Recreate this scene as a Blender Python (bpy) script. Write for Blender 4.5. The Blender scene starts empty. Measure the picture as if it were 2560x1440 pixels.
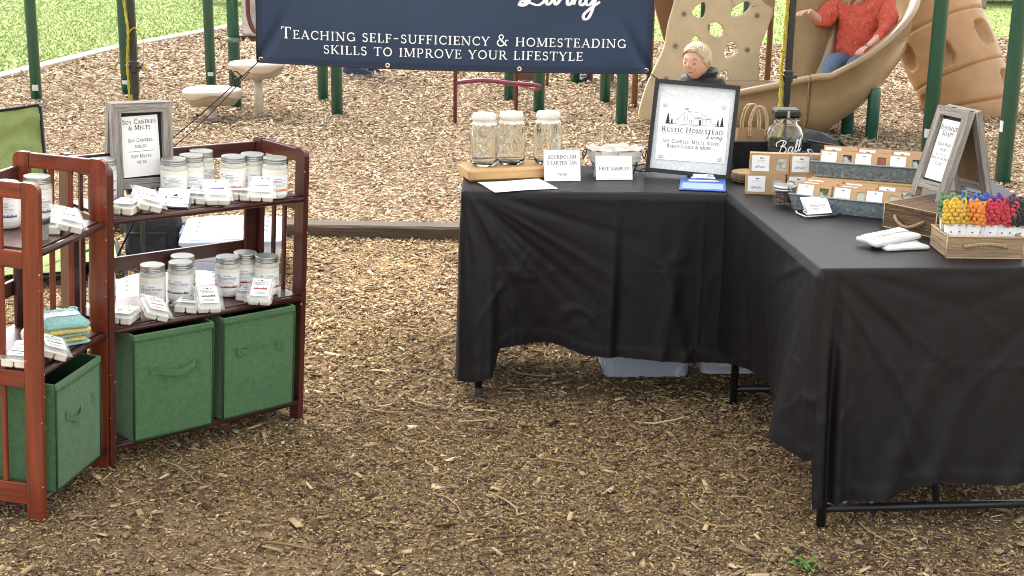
import bpy, bmesh, math, random
import numpy as np
from mathutils import Matrix, Vector, Euler, noise as mnoise
R_ = math.radians
random.seed(7); RNG = np.random.default_rng(7)
scene = bpy.context.scene
COL = scene.collection

# ------------------------------------------------------------------ camera
cam_d = bpy.data.cameras.new('camera'); cam = bpy.data.objects.new('camera', cam_d); COL.objects.link(cam)
TH, RHO = R_(15.13), R_(0.83)
F = Vector((0, math.cos(TH), -math.sin(TH))); R0 = Vector((1, 0, 0)); U0 = Vector((0, math.sin(TH), math.cos(TH)))
RV = R0 * math.cos(RHO) + U0 * math.sin(RHO); UV = -R0 * math.sin(RHO) + U0 * math.cos(RHO)
m = Matrix.Identity(4)
for i in range(3):
    m[i][0] = RV[i]; m[i][1] = UV[i]; m[i][2] = -F[i]
m[2][3] = 1.65
cam.matrix_world = m
cam_d.sensor_width = 36; cam_d.lens = 36 * 3550 / 2560
cam_d.clip_start = .05; cam_d.clip_end = 600
cam_d.dof.use_dof = True; cam_d.dof.focus_distance = 4.6; cam_d.dof.aperture_fstop = 20
scene.camera = cam
scene.render.resolution_x = 1024; scene.render.resolution_y = 576

# ------------------------------------------------------------------ light
SUN_EL, SUN_AZ = R_(52), R_(-28)          # azimuth from +Y towards +X: behind the scene, to the left
world = bpy.data.worlds.new('World'); scene.world = world; world.use_nodes = True
wn = world.node_tree; wn.nodes.clear()
sky = wn.nodes.new('ShaderNodeTexSky'); sky.sky_type = 'NISHITA'; sky.sun_disc = False
sky.sun_elevation = SUN_EL; sky.sun_rotation = SUN_AZ; sky.air_density = 1.0; sky.dust_density = 3.0; sky.ozone_density = .6
hs = wn.nodes.new('ShaderNodeHueSaturation'); hs.inputs['Saturation'].default_value = .22
bg = wn.nodes.new('ShaderNodeBackground'); bg.inputs['Strength'].default_value = .15
wo = wn.nodes.new('ShaderNodeOutputWorld')
wn.links.new(sky.outputs[0], hs.inputs['Color']); wn.links.new(hs.outputs[0], bg.inputs['Color']); wn.links.new(bg.outputs[0], wo.inputs['Surface'])
sun_d = bpy.data.lights.new('sun', 'SUN'); sun = bpy.data.objects.new('sun', sun_d); COL.objects.link(sun)
sun_d.energy = 2.1; sun_d.angle = R_(22); sun_d.color = (1, .96, .9)
sd = Vector((math.sin(SUN_AZ) * math.cos(SUN_EL), math.cos(SUN_AZ) * math.cos(SUN_EL), math.sin(SUN_EL)))
sun.rotation_euler = sd.to_track_quat('Z', 'Y').to_euler(); sun.location = (0, 0, 20)
vs = scene.view_settings
scene.display_settings.display_device = 'sRGB'
vs.view_transform = 'Standard'; vs.look = 'None'; vs.gamma = 1; vs.use_curve_mapping = False
vs.exposure = 1.9
scene.render.engine = 'CYCLES'
cy = scene.cycles
cy.use_denoising = True; cy.filter_width = 1.0; cy.max_bounces = 8; cy.transparent_max_bounces = 16; cy.transmission_bounces = 8
cy.sample_clamp_indirect = 6; cy.caustics_reflective = False; cy.caustics_refractive = False

# ------------------------------------------------------------------ materials
MATS = {}
def mat(name, col, rough=.6, var=.12, scale=6, stretch=(1, 1, 1), bump=0, bscale=40, spec=.4, coat=0, metal=0, col2=None,
        trans=0, ior=1.45, island=0, sss=0, alpha=1, detail=4, sheen=0):
    if name in MATS: return MATS[name]
    mt = bpy.data.materials.new(name); mt.use_nodes = True; nt = mt.node_tree; N = nt.nodes; L = nt.links
    b = N['Principled BSDF']
    b.inputs['Roughness'].default_value = rough; b.inputs['Metallic'].default_value = metal
    b.inputs['Specular IOR Level'].default_value = spec; b.inputs['Coat Weight'].default_value = coat
    b.inputs['Coat Roughness'].default_value = .12
    if trans: b.inputs['Transmission Weight'].default_value = trans; b.inputs['IOR'].default_value = ior
    if alpha < 1: b.inputs['Alpha'].default_value = alpha
    if sss:
        b.inputs['Subsurface Weight'].default_value = sss; b.inputs['Subsurface Radius'].default_value = (.012, .006, .004); b.inputs['Subsurface Scale'].default_value = 1
    if sheen: b.inputs['Sheen Weight'].default_value = sheen
    tc = N.new('ShaderNodeTexCoord'); mp = N.new('ShaderNodeMapping'); mp.inputs['Scale'].default_value = stretch
    L.new(tc.outputs['Object'], mp.inputs['Vector'])
    nz = N.new('ShaderNodeTexNoise'); nz.inputs['Scale'].default_value = scale; nz.inputs['Detail'].default_value = detail
    nz.inputs['Roughness'].default_value = .62
    L.new(mp.outputs[0], nz.inputs['Vector'])
    ra = N.new('ShaderNodeValToRGB'); e = ra.color_ramp.elements
    e[0].position = .3; e[1].position = .7
    c1 = tuple(max(0, x * (1 - var)) for x in col); c2 = col2 or tuple(min(1, x * (1 + var)) for x in col)
    e[0].color = (*c1, 1); e[1].color = (*c2, 1)
    L.new(nz.outputs['Fac'], ra.inputs['Fac']); out = ra.outputs['Color']
    if island:
        g = N.new('ShaderNodeNewGeometry'); mr = N.new('ShaderNodeMapRange'); mr.inputs['To Min'].default_value = 1 - island; mr.inputs['To Max'].default_value = 1 + island
        L.new(g.outputs['Random Per Island'], mr.inputs['Value'])
        mx = N.new('ShaderNodeMix'); mx.data_type = 'RGBA'; mx.blend_type = 'MULTIPLY'; mx.inputs[0].default_value = 1
        L.new(out, mx.inputs[6]); L.new(mr.outputs[0], mx.inputs[7]); out = mx.outputs[2]
    L.new(out, b.inputs['Base Color'])
    if bump:
        n2 = N.new('ShaderNodeTexNoise'); n2.inputs['Scale'].default_value = bscale; n2.inputs['Detail'].default_value = 5
        L.new(mp.outputs[0], n2.inputs['Vector'])
        bp = N.new('ShaderNodeBump'); bp.inputs['Strength'].default_value = min(1, bump); bp.inputs['Distance'].default_value = .01
        L.new(n2.outputs['Fac'], bp.inputs['Height']); L.new(bp.outputs[0], b.inputs['Normal'])
    MATS[name] = mt
    return mt

def ramp_mat(name, stops, rough=.85, scale=3, island=True, spec=.15, bump=0, bscale=80):
    """each loose piece of the mesh takes one colour of the ramp, broken up by fine noise"""
    if name in MATS: return MATS[name]
    mt = bpy.data.materials.new(name); mt.use_nodes = True; nt = mt.node_tree; N = nt.nodes; L = nt.links
    b = N['Principled BSDF']; b.inputs['Roughness'].default_value = rough; b.inputs['Specular IOR Level'].default_value = spec
    g = N.new('ShaderNodeNewGeometry'); ra = N.new('ShaderNodeValToRGB'); ra.color_ramp.interpolation = 'LINEAR'
    el = ra.color_ramp.elements
    while len(el) < len(stops): el.new(.5)
    for e, (p, c) in zip(el, stops): e.position = p; e.color = (*c, 1)
    tc = N.new('ShaderNodeTexCoord'); nz = N.new('ShaderNodeTexNoise'); nz.inputs['Scale'].default_value = scale; nz.inputs['Detail'].default_value = 5
    L.new(tc.outputs['Object'], nz.inputs['Vector'])
    if island: L.new(g.outputs['Random Per Island'], ra.inputs['Fac'])
    else: L.new(nz.outputs['Fac'], ra.inputs['Fac'])
    n2 = N.new('ShaderNodeTexNoise'); n2.inputs['Scale'].default_value = bscale; n2.inputs['Detail'].default_value = 3
    L.new(tc.outputs['Object'], n2.inputs['Vector'])
    mr = N.new('ShaderNodeMapRange'); mr.inputs['To Min'].default_value = .65; mr.inputs['To Max'].default_value = 1.35
    L.new(n2.outputs['Fac'], mr.inputs['Value'])
    mx = N.new('ShaderNodeMix'); mx.data_type = 'RGBA'; mx.blend_type = 'MULTIPLY'; mx.inputs[0].default_value = 1
    L.new(ra.outputs['Color'], mx.inputs[6]); L.new(mr.outputs[0], mx.inputs[7]); L.new(mx.outputs[2], b.inputs['Base Color'])
    if bump:
        bp = N.new('ShaderNodeBump'); bp.inputs['Strength'].default_value = bump; bp.inputs['Distance'].default_value = .02
        L.new(n2.outputs['Fac'], bp.inputs['Height']); L.new(bp.outputs[0], b.inputs['Normal'])
    MATS[name] = mt
    return mt

def wood(name, col, col2, axis=0, rough=.5, coat=0, scale=9, bump=.25, spec=.4):
    st = [14, 14, 14]; st[axis] = .9
    return mat(name, col, rough, .0, scale / 4, tuple(st), bump, scale / 2, spec, coat, col2=col2, detail=6)

# ------------------------------------------------------------------ mesh building
class MB:
    def __init__(s): s.v = []; s.f = []; s.mi = []; s.sm = []
    def add(s, vs, fs, mi=0, smooth=False):
        o = len(s.v); s.v.extend([tuple(v) for v in vs])
        for f in fs: s.f.append(tuple(i + o for i in f)); s.mi.append(mi); s.sm.append(smooth)
    def box(s, c, size, rot=None, b=0.0, mi=0):
        hx, hy, hz = size[0] / 2, size[1] / 2, size[2] / 2
        c = Vector(c)
        if isinstance(rot, (int, float)): rot = Matrix.Rotation(rot, 3, 'Z')
        def T(p): 
            p = Vector(p)
            return (rot @ p if rot is not None else p) + c
        if b <= 0:
            vs = [T((x * hx, y * hy, z * hz)) for x in (-1, 1) for y in (-1, 1) for z in (-1, 1)]
            s.add(vs, [(0, 1, 3, 2), (4, 6, 7, 5), (0, 4, 5, 1), (2, 3, 7, 6), (0, 2, 6, 4), (1, 5, 7, 3)], mi); return
        b = min(b, hx * .49, hy * .49, hz * .49)
        idx = {}; vs = []
        for x in (-1, 1):
            for y in (-1, 1):
                for z in (-1, 1):
                    idx[x, y, z] = len(vs)
                    vs += [T((x * hx, y * (hy - b), z * (hz - b))), T((x * (hx - b), y * hy, z * (hz - b))), T((x * (hx - b), y * (hy - b), z * hz))]
        fs = []
        for q in (-1, 1):
            o = [(-1, -1), (1, -1), (1, 1), (-1, 1)]
            if q < 0: o = o[::-1]
            fs.append([idx[q, y, z] for y, z in o]); fs.append([idx[x, q, z] + 1 for z, x in o]); fs.append([idx[x, y, q] + 2 for x, y in o])
        for p in (-1, 1):
            for q in (-1, 1):
                fs.append([idx[p, q, -1], idx[p, q, 1], idx[p, q, 1] + 1, idx[p, q, -1] + 1])
                fs.append([idx[p, -1, q], idx[p, 1, q], idx[p, 1, q] + 2, idx[p, -1, q] + 2])
                fs.append([idx[-1, p, q] + 1, idx[1, p, q] + 1, idx[1, p, q] + 2, idx[-1, p, q] + 2])
                for r in (-1, 1):
                    i = idx[p, q, r]; fs.append([i, i + 1, i + 2])
        s.add(vs, fs, mi)
    def lathe(s, prof, n=24, c=(0, 0, 0), mi=0, smooth=True, capb=True, capt=True, squash=(1, 1)):
        vs = []; fs = []
        for r, z in prof:
            for k in range(n):
                a = 2 * math.pi * k / n
                vs.append((c[0] + r * math.cos(a) * squash[0], c[1] + r * math.sin(a) * squash[1], c[2] + z))
        for j in range(len(prof) - 1):
            for k in range(n):
                fs.append((j * n + k, j * n + (k + 1) % n, (j + 1) * n + (k + 1) % n, (j + 1) * n + k))
        s.add(vs, fs, mi, smooth)
        o = len(s.v) - len(vs)
        if capb: s.f.append(tuple(o + k for k in range(n - 1, -1, -1))); s.mi.append(mi); s.sm.append(False)
        if capt: s.f.append(tuple(o + (len(prof) - 1) * n + k for k in range(n))); s.mi.append(mi); s.sm.append(False)
    def tube(s, pts, r, n=8, closed=False, mi=0, smooth=True, caps=True, flat=1.0):
        P = [Vector(p) for p in pts]; k = len(P)
        rs = r if isinstance(r, (list, tuple)) else [r] * k
        up = None; rings = []
        for i in range(k):
            if closed: t = P[(i + 1) % k] - P[i - 1]
            else: t = P[min(i + 1, k - 1)] - P[max(i - 1, 0)]
            t.normalize()
            if up is None:
                up = Vector((0, 0, 1)) if abs(t.z) < .9 else Vector((1, 0, 0))
            sd_ = t.cross(up)
            if sd_.length < 1e-6: sd_ = t.orthogonal()
            sd_.normalize(); up = sd_.cross(t).normalized()
            rings.append([P[i] + (sd_ * math.cos(2 * math.pi * j / n) + up * flat * math.sin(2 * math.pi * j / n)) * rs[i] for j in range(n)])
        vs = [v for rg in rings for v in rg]; fs = []
        for i in range(k if closed else k - 1):
            a, b_ = i * n, ((i + 1) % k) * n
            for j in range(n): fs.append((a + j, a + (j + 1) % n, b_ + (j + 1) % n, b_ + j))
        s.add(vs, fs, mi, smooth)
        if caps and not closed:
            o = len(s.v) - len(vs)
            s.f.append(tuple(o + j for j in range(n))[::-1]); s.mi.append(mi); s.sm.append(False)
            s.f.append(tuple(o + (k - 1) * n + j for j in range(n))); s.mi.append(mi); s.sm.append(False)
    def prism(s, poly, M, t, mi=0):
        """outline in the plane of M (x, y), thickness t along M's z"""
        n = len(poly)
        vs = [M @ Vector((x, y, 0)) for x, y in poly] + [M @ Vector((x, y, t)) for x, y in poly]
        fs = [tuple(range(n))[::-1], tuple(range(n, 2 * n))] + [(i, (i + 1) % n, n + (i + 1) % n, n + i) for i in range(n)]
        s.add(vs, fs, mi)
    def grid(s, fn, nu, nv, mi=0, smooth=True, closed_u=False):
        vs = [fn(i / (nu if closed_u else nu - 1), j / (nv - 1)) for j in range(nv) for i in range(nu)]
        fs = []
        for j in range(nv - 1):
            for i in range(nu if closed_u else nu - 1):
                i2 = (i + 1) % nu
                fs.append((j * nu + i, j * nu + i2, (j + 1) * nu + i2, (j + 1) * nu + i))
        s.add(vs, fs, mi, smooth)
    def ball(s, c, r, n=12, mi=0, M=None):
        rx, ry, rz = r if isinstance(r, (tuple, list)) else (r, r, r)
        vs = []; fs = []; h = n // 2
        for j in range(h + 1):
            t = math.pi * j / h
            for k in range(n):
                a = 2 * math.pi * k / n
                p = Vector((rx * math.sin(t) * math.cos(a), ry * math.sin(t) * math.sin(a), rz * math.cos(t)))
                if M is not None: p = M @ p
                vs.append(p + Vector(c))
        for j in range(h):
            for k in range(n): fs.append((j * n + k, (j + 1) * n + k, (j + 1) * n + (k + 1) % n, j * n + (k + 1) % n))
        s.add(vs, fs, mi, True)
    def mesh(s, name, mats, recalc=False):
        me = bpy.data.meshes.new(name); me.from_pydata(s.v, [], s.f)
        for m_ in (mats if isinstance(mats, (list, tuple)) else [mats]): me.materials.append(m_)
        me.polygons.foreach_set('material_index', s.mi); me.polygons.foreach_set('use_smooth', s.sm)
        if recalc:
            bm = bmesh.new(); bm.from_mesh(me); bmesh.ops.remove_doubles(bm, verts=bm.verts, dist=1e-5)
            bmesh.ops.recalc_face_normals(bm, faces=bm.faces); bm.to_mesh(me); bm.free()
        me.update(); return me

CACHE = {}
def cached(key, fn):
    if key not in CACHE: CACHE[key] = fn()
    return CACHE[key]

def pose(loc=(0, 0, 0), rz=0, rx=0, ry=0, s=1):
    return Matrix.Translation(loc) @ Euler((R_(rx), R_(ry), R_(rz)), 'XYZ').to_matrix().to_4x4() @ Matrix.Scale(s, 4)

def tag(o, label=None, cat=None, group=None, kind=None):
    if label: o['label'] = label
    if cat: o['category'] = cat
    if group: o['group'] = group
    if kind: o['kind'] = kind
    return o
def thing(name, label, cat, M=None, group=None):
    o = bpy.data.objects.new(name, None); o.empty_display_size = .05; COL.objects.link(o)
    o.matrix_world = M if M is not None else Matrix.Identity(4)
    return tag(o, label, cat, group)
def part(name, me, parent=None, M=None, label=None):
    """links a mesh (or an MB with materials) as one object; M is local to the parent"""
    o = bpy.data.objects.new(name, me); COL.objects.link(o)
    if parent is not None: o.parent = parent
    if M is not None: o.matrix_local = M
    if label: o['label'] = label
    return o
def solo(name, me, label, cat, M=None, group=None):
    o = bpy.data.objects.new(name, me); COL.objects.link(o)
    if M is not None: o.matrix_world = M
    return tag(o, label, cat, group)
def structure(name, me, M=None):
    o = bpy.data.objects.new(name, me); COL.objects.link(o); o['kind'] = 'structure'
    if M is not None: o.matrix_world = M
    return o

def catmull(P, n=8, closed=False):
    P = [Vector(p) for p in P]; out = []; k = len(P)
    for i in range(k if closed else k - 1):
        if closed: a, b_, c, d = P[i - 1], P[i], P[(i + 1) % k], P[(i + 2) % k]
        else: a, b_, c, d = P[max(i - 1, 0)], P[i], P[i + 1], P[min(i + 2, k - 1)]
        for j in range(n):
            t = j / n
            out.append(.5 * ((2 * b_) + (c - a) * t + (2 * a - 5 * b_ + 4 * c - d) * t * t + (3 * b_ - a - 3 * c + d) * t ** 3))
    if not closed: out.append(P[-1])
    return out

# ------------------------------------------------------------------ lettering: a serif stroke alphabet
GL = {}
def glyph(ch, w, *st): GL[ch] = (w, st)
TK, TN = .135, .065
def V(x, a=0, b=1, top=1, bot=1, t=TK):
    o = [(t, [(x, a), (x, b)])]
    if bot: o.append((TN, [(x - .15, a + .03), (x + .15, a + .03)]))
    if top: o.append((TN, [(x - .15, b - .03), (x + .15, b - .03)]))
    return o
def Ln(t, *p): return [(t, list(p))]
def Arc(cx, cy, rx, ry, a0, a1, t=.11, n=14):
    return [(t, [(cx + rx * math.cos(R_(a0 + (a1 - a0) * i / n)), cy + ry * math.sin(R_(a0 + (a1 - a0) * i / n))) for i in range(n + 1)])]
def srf(x, y): return [(TN, [(x - .13, y + .03), (x + .13, y + .03)])]
glyph('A', .9, *Ln(TN, (.12, 0), (.45, .98)), *Ln(TK, (.43, 1), (.78, 0)), *Ln(TN, (.24, .34), (.64, .34)), *srf(.12, 0), *srf(.78, 0))
glyph('B', .76, *V(.18), *Ln(TN, (.18, .97), (.4, .97)), *Ln(TN, (.18, .53), (.42, .53)), *Ln(TN, (.18, .03), (.42, .03)), *Arc(.4, .75, .19, .22, 90, -90), *Arc(.42, .28, .23, .25, 90, -90))
glyph('C', .84, *Arc(.48, .5, .38, .46, 48, 312), *Ln(TN, (.75, .66), (.76, .92)), *Ln(TN, (.75, .1), (.76, .24)))
glyph('D', .92, *V(.18), *Ln(TN, (.18, .97), (.42, .97)), *Ln(TN, (.18, .03), (.42, .03)), *Arc(.42, .5, .38, .47, 90, -90, .12))
glyph('E', .72, *V(.18), *Ln(TN, (.18, .97), (.6, .97)), *Ln(TN, (.18, .52), (.5, .52)), *Ln(TN, (.18, .03), (.64, .03)), *Ln(TN, (.6, 1), (.6, .8)), *Ln(TN, (.64, 0), (.66, .22)), *Ln(TN, (.5, .4), (.5, .64)))
glyph('F', .68, *V(.18), *Ln(TN, (.18, .97), (.6, .97)), *Ln(TN, (.18, .52), (.5, .52)), *Ln(TN, (.6, 1), (.6, .8)), *Ln(TN, (.5, .4), (.5, .64)))
glyph('G', .92, *Arc(.48, .5, .38, .46, 48, 330), *Ln(TN, (.75, .68), (.76, .92)), *Ln(TK, (.79, .06), (.79, .42)), *srf(.76, .38))
glyph('H', 1.0, *V(.18), *V(.8), *Ln(TN, (.18, .52), (.8, .52)))
glyph('I', .42, *V(.2))
glyph('J', .46, *V(.26, -.1, 1, 1, 0), *Arc(.1, -.1, .16, .14, 0, -90, .09))
glyph('K', .86, *V(.18), *Ln(TN, (.22, .42), (.68, .97)), *Ln(TK, (.36, .55), (.76, 0)), *srf(.7, .94), *srf(.76, 0))
glyph('L', .68, *V(.18), *Ln(TN, (.18, .03), (.6, .03)), *Ln(TN, (.6, 0), (.62, .25)))
glyph('M', 1.16, *V(.16, t=TN), *Ln(TK, (.18, 1), (.55, .05)), *Ln(TN, (.57, .05), (.94, 1)), *V(.98))
glyph('N', 1.0, *V(.16, t=TN, top=0), *Ln(TK, (.12, 1), (.8, 0)), *V(.82, t=TN, bot=0), *srf(.1, .94))
glyph('O', .96, *Arc(.48, .5, .38, .46, 0, 360, .115, 26))
glyph('P', .74, *V(.18), *Ln(TN, (.18, .97), (.42, .97)), *Ln(TN, (.18, .46), (.42, .46)), *Arc(.42, .715, .2, .255, 90, -90))
glyph('R', .84, *V(.18), *Ln(TN, (.18, .97), (.42, .97)), *Ln(TN, (.18, .5), (.42, .5)), *Arc(.42, .735, .19, .235, 90, -90), *Ln(TK, (.4, .5), (.76, 0)), *srf(.78, 0))
glyph('S', .64, *Arc(.32, .74, .21, .21, 35, 270, .1), *Arc(.32, .28, .22, .25, 90, -145, .11), *Ln(TN, (.5, .76), (.51, .95)), *Ln(TN, (.12, .05), (.11, .24)))
glyph('T', .84, *V(.42, top=0), *Ln(TN, (.08, .97), (.76, .97)), *Ln(TN, (.08, 1), (.06, .78)), *Ln(TN, (.76, 1), (.78, .78)))
glyph('U', .96, *V(.18, .3, 1, bot=0), *V(.78, .3, 1, bot=0, t=TN), *Arc(.48, .33, .3, .3, 180, 360, .1))
glyph('V', .9, *Ln(TK, (.12, 1), (.46, 0)), *Ln(TN, (.46, 0), (.8, 1)), *srf(.12, .94), *srf(.8, .94))
glyph('W', 1.2, *Ln(TK, (.1, 1), (.36, 0)), *Ln(TN, (.36, 0), (.6, 1)), *Ln(TK, (.6, 1), (.84, 0)), *Ln(TN, (.84, 0), (1.08, 1)), *srf(.1, .94), *srf(1.08, .94))
glyph('Y', .86, *V(.42, 0, .45, 0), *Ln(TK, (.1, 1), (.42, .42)), *Ln(TN, (.42, .42), (.74, 1)), *srf(.1, .94), *srf(.74, .94))
glyph('&', .96, *Arc(.38, .77, .16, .2, 0, 360, .08), *Arc(.36, .27, .26, .27, 120, 330, .1), *Ln(TK, (.26, .64), (.82, .02)), *Ln(TN, (.56, .1), (.8, .5)), *srf(.82, .48))
glyph('$', .6, *Arc(.3, .68, .19, .16, 35, 270, .08), *Arc(.3, .32, .2, .18, 90, -145, .08), *Ln(.05, (.3, -.06), (.3, 1.0)))
glyph('0', .6, *Arc(.3, .42, .22, .42, 0, 360, .09, 20))
glyph('2', .58, *Arc(.29, .64, .2, .2, 160, -20, .09), *Ln(.09, (.47, .58), (.1, .04)), *Ln(.08, (.08, .04), (.52, .04)))
glyph('1', .4, *V(.2, 0, .84, 0), *Ln(.06, (.06, .68), (.2, .84)))
glyph('8', .6, *Arc(.3, .62, .17, .2, 0, 360, .08), *Arc(.3, .22, .21, .22, 0, 360, .08))
glyph('5', .58, *Ln(.08, (.5, .82), (.14, .82), (.12, .46)), *Arc(.28, .26, .22, .24, 130, -140, .09))
glyph('9', .6, *Arc(.3, .6, .2, .22, 0, 360, .085), *Arc(.18, .5, .32, .48, 10, -70, .085))
glyph('.', .3, *Ln(.13, (.09, .065), (.22, .065)))
glyph(',', .3, *Ln(.1, (.16, .1), (.1, -.14)))
glyph('-', .5, *Ln(.08, (.08, .38), (.42, .38)))
glyph(' ', .42)

SCRIPT = {  # "Living" and friends in a slanted brush hand, unit x-height ~.45
 'Living': (2.55, [[(.02, .02), (.16, -.03), (.34, .08), (.5, .5), (.66, .93), (.6, 1.08), (.46, .92), (.4, .5), (.28, .1), (.12, .0), (.1, .1), (.3, .1), (.62, .0), (.78, .06), (.86, .14)],
                   [(.86, .14), (.98, .4), (.92, .1), (.98, .02), (1.1, .14), (1.2, .4)], [(1.2, .4), (1.18, .08), (1.26, .05), (1.42, .3), (1.46, .42), (1.54, .36)],
                   [(1.54, .36), (1.64, .4), (1.58, .1), (1.64, .02), (1.74, .14), (1.84, .4)], [(1.84, .4), (1.78, .04), (1.86, .28), (1.98, .42), (2.03, .32), (1.98, .08), (2.06, .02), (2.16, .12)],
                   [(2.5, .4), (2.36, .44), (2.2, .3), (2.18, .08), (2.28, .03), (2.42, .2), (2.5, .42), (2.42, .0), (2.3, -.34), (2.16, -.42), (2.12, -.28), (2.34, -.06), (2.62, .14)],
                   [(1.02, .6), (1.04, .64)], [(1.68, .6), (1.7, .64)]]),
 'Ball': (1.9, [[(.05, .55), (.0, .8), (.3, 1.0), (.62, .92), (.55, .68), (.3, .55), (.58, .5), (.66, .22), (.4, .0), (.16, .06)], [(.5, .98), (.36, .5), (.2, 0)],
                [(1.12, .42), (.94, .46), (.8, .24), (.86, .04), (1.02, .12), (1.14, .44), (1.08, .08), (1.2, .06)], [(1.2, .06), (1.42, .5), (1.5, .9), (1.4, .84), (1.3, .3), (1.36, .02), (1.5, .1)],
                [(1.5, .1), (1.7, .5), (1.78, .9), (1.68, .84), (1.58, .3), (1.64, .02), (1.84, .2)]]),
}
def ribbon(pts, w):
    """quads of a stroke of width w along 2D points, mitred"""
    P = [Vector((x, y)) for x, y in pts]; k = len(P); Ls = []; closed = (P[0] - P[-1]).length < 1e-6 and k > 3
    for i in range(k):
        if closed: a, b_ = P[i - 1 if i else k - 2], P[(i + 1) if i < k - 1 else 1]
        else: a, b_ = P[max(i - 1, 0)], P[min(i + 1, k - 1)]
        t = (b_ - a)
        if t.length < 1e-9: t = Vector((1, 0))
        t.normalize(); nrm = Vector((-t.y, t.x)) * w / 2
        if not closed and 0 < i < k - 1:
            d1 = (P[i] - P[i - 1]).normalized(); c = max(.5, abs(d1.dot(t))); nrm = nrm / c
        Ls.append((P[i] + nrm, P[i] - nrm))
    return [[Ls[i][0], Ls[i][1], Ls[i + 1][1], Ls[i + 1][0]] for i in range(k - 1)]
def text_polys(s, h, track=.06, small=.8, bold=1.0, align='c'):
    """polygons of a line of small caps, in metres, centred on x, baseline at 0"""
    x = 0; out = []
    for ch in s:
        k = small if ch.islower() else 1.0
        w, st = GL[ch.upper()]
        for t, p in st: out.append((t * bold * k, [(x + a * k, b_ * k) for a, b_ in p]))
        x += (w + track) * k if ch != ' ' else w
    off = -x / 2 if align == 'c' else 0
    res = []
    for t, p in out:
        for qd in ribbon([((a + off) * h, b_ * h) for a, b_ in p], t * h): res.append([(q.x, q.y) for q in qd])
    return res, x * h
def script_polys(word, h, w=.07):
    W_, st = SCRIPT[word]; res = []
    for p in st:
        c = catmull([(a, b_, 0) for a, b_ in p], 7); n = len(c)
        for i in range(n - 1):
            d = (c[i + 1] - c[i]); up = abs(d.y) / (d.length + 1e-9)
            ww = w * (.65 + .6 * up)
            for qd in ribbon([(c[i].x * h, c[i].y * h), (c[i + 1].x * h, c[i + 1].y * h)], ww * h): res.append([(q.x, q.y) for q in qd])
    return res, W_ * h
def print_on(mb, polys, fn, mi=0, ox=0, oy=0):
    """lays flat print on a surface: fn(x, y, lift) -> 3D point; every stroke a hair above the last"""
    for i, pl in enumerate(polys):
        lift = .0004 + 2e-6 * (i % 90)
        mb.add([fn(x + ox, y + oy, lift) for x, y in pl], [tuple(range(len(pl)))], mi)
def bar(x0, y0, x1, y1): return [(x0, y0), (x1, y0), (x1, y1), (x0, y1)]
def scribble(x0, x1, y, h, n, seed):
    rg = random.Random(seed); pts = [(x0 + (x1 - x0) * i / n + rg.uniform(-.2, .2) * (x1 - x0) / n, y + (h if i % 2 else 0) * rg.uniform(.5, 1)) for i in range(n + 1)]
    return [[(q.x, q.y) for q in qd] for qd in ribbon(pts, h * .13)]
def treerow(x0, x1, y, h, n, seed):
    rg = random.Random(seed); o = []
    for i in range(n):
        x = x0 + (x1 - x0) * (i + .5) / n; w = (x1 - x0) / n * .62; hh = h * rg.uniform(.55, 1)
        o.append([(x - w, y), (x + w, y), (x, y + hh)])
    o.append(bar(x0, y - h * .08, x1, y + h * .08)); return o
FLAT = lambda x, y, l: Vector((x, -l, y))          # print on the xz plane, seen from -y
# ------------------------------------------------------------------ the setting
def gz(x, y):
    """the mulch is a little higher under the bookcases"""
    t = min(1, max(0, (-.75 - x) / .6)) * min(1, max(0, (5.5 - y) / 1.2))
    return .028 * t * t * (3 - 2 * t) + .006 * math.sin(2.1 * x + .7 * y) * math.cos(1.7 * y - x)
def gzn(x, y):
    t = np.clip((-.75 - x) / .6, 0, 1) * np.clip((5.5 - y) / 1.2, 0, 1)
    return .028 * t * t * (3 - 2 * t) + .006 * np.sin(2.1 * x + .7 * y) * np.cos(1.7 * y - x)

lawn_m = ramp_mat('lawn_green', [(0, (.15, .21, .055)), (.45, (.21, .27, .085)), (.7, (.26, .31, .11)), (1, (.34, .36, .15))], .9, 1.6, False, .1, .5, 60)
mulch_m = ramp_mat('mulch_earth', [(0, (.07, .045, .026)), (.38, (.18, .118, .066)), (.6, (.30, .205, .115)), (1, (.44, .33, .19))], .95, 140, False, .1, .8, 120)
chipbed_m = ramp_mat('chip_bed', [(0, (.10, .058, .032)), (.42, (.22, .142, .085)), (.6, (.38, .27, .17)), (1, (.54, .42, .29))], .95, 22, False, .1, .8, 60)
def sheet(name, pts, z, m_):
    mb = MB(); mb.add([(x, y, z) for x, y in pts], [tuple(range(len(pts)))]); return structure(name, mb.mesh(name, m_))
sheet('lawn', [(-160, -60), (160, -60), (160, 300), (-160, 300)], -.03, lawn_m)
PIT = [(-9, 6.9), (9.5, 6.9), (9.5, 20.5), (6.5, 19.4), (4.6, 18.4), (3.2, 17.9), (1.8, 17.9), (.2, 19), (-3.64, 19.5), (-4.45, 16.1), (-4.8, 13.26), (-5.7, 10), (-9, 8.2)]
sheet('playground_floor', PIT, -.014, chipbed_m)
mb = MB(); mb.grid(lambda u, v: (-9 + 18 * u, -6 + 13.05 * v, gz(-9 + 18 * u, -6 + 13.05 * v)), 120, 110)
structure('mulch_ground', mb.mesh('mulch_ground', mulch_m))

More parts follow.
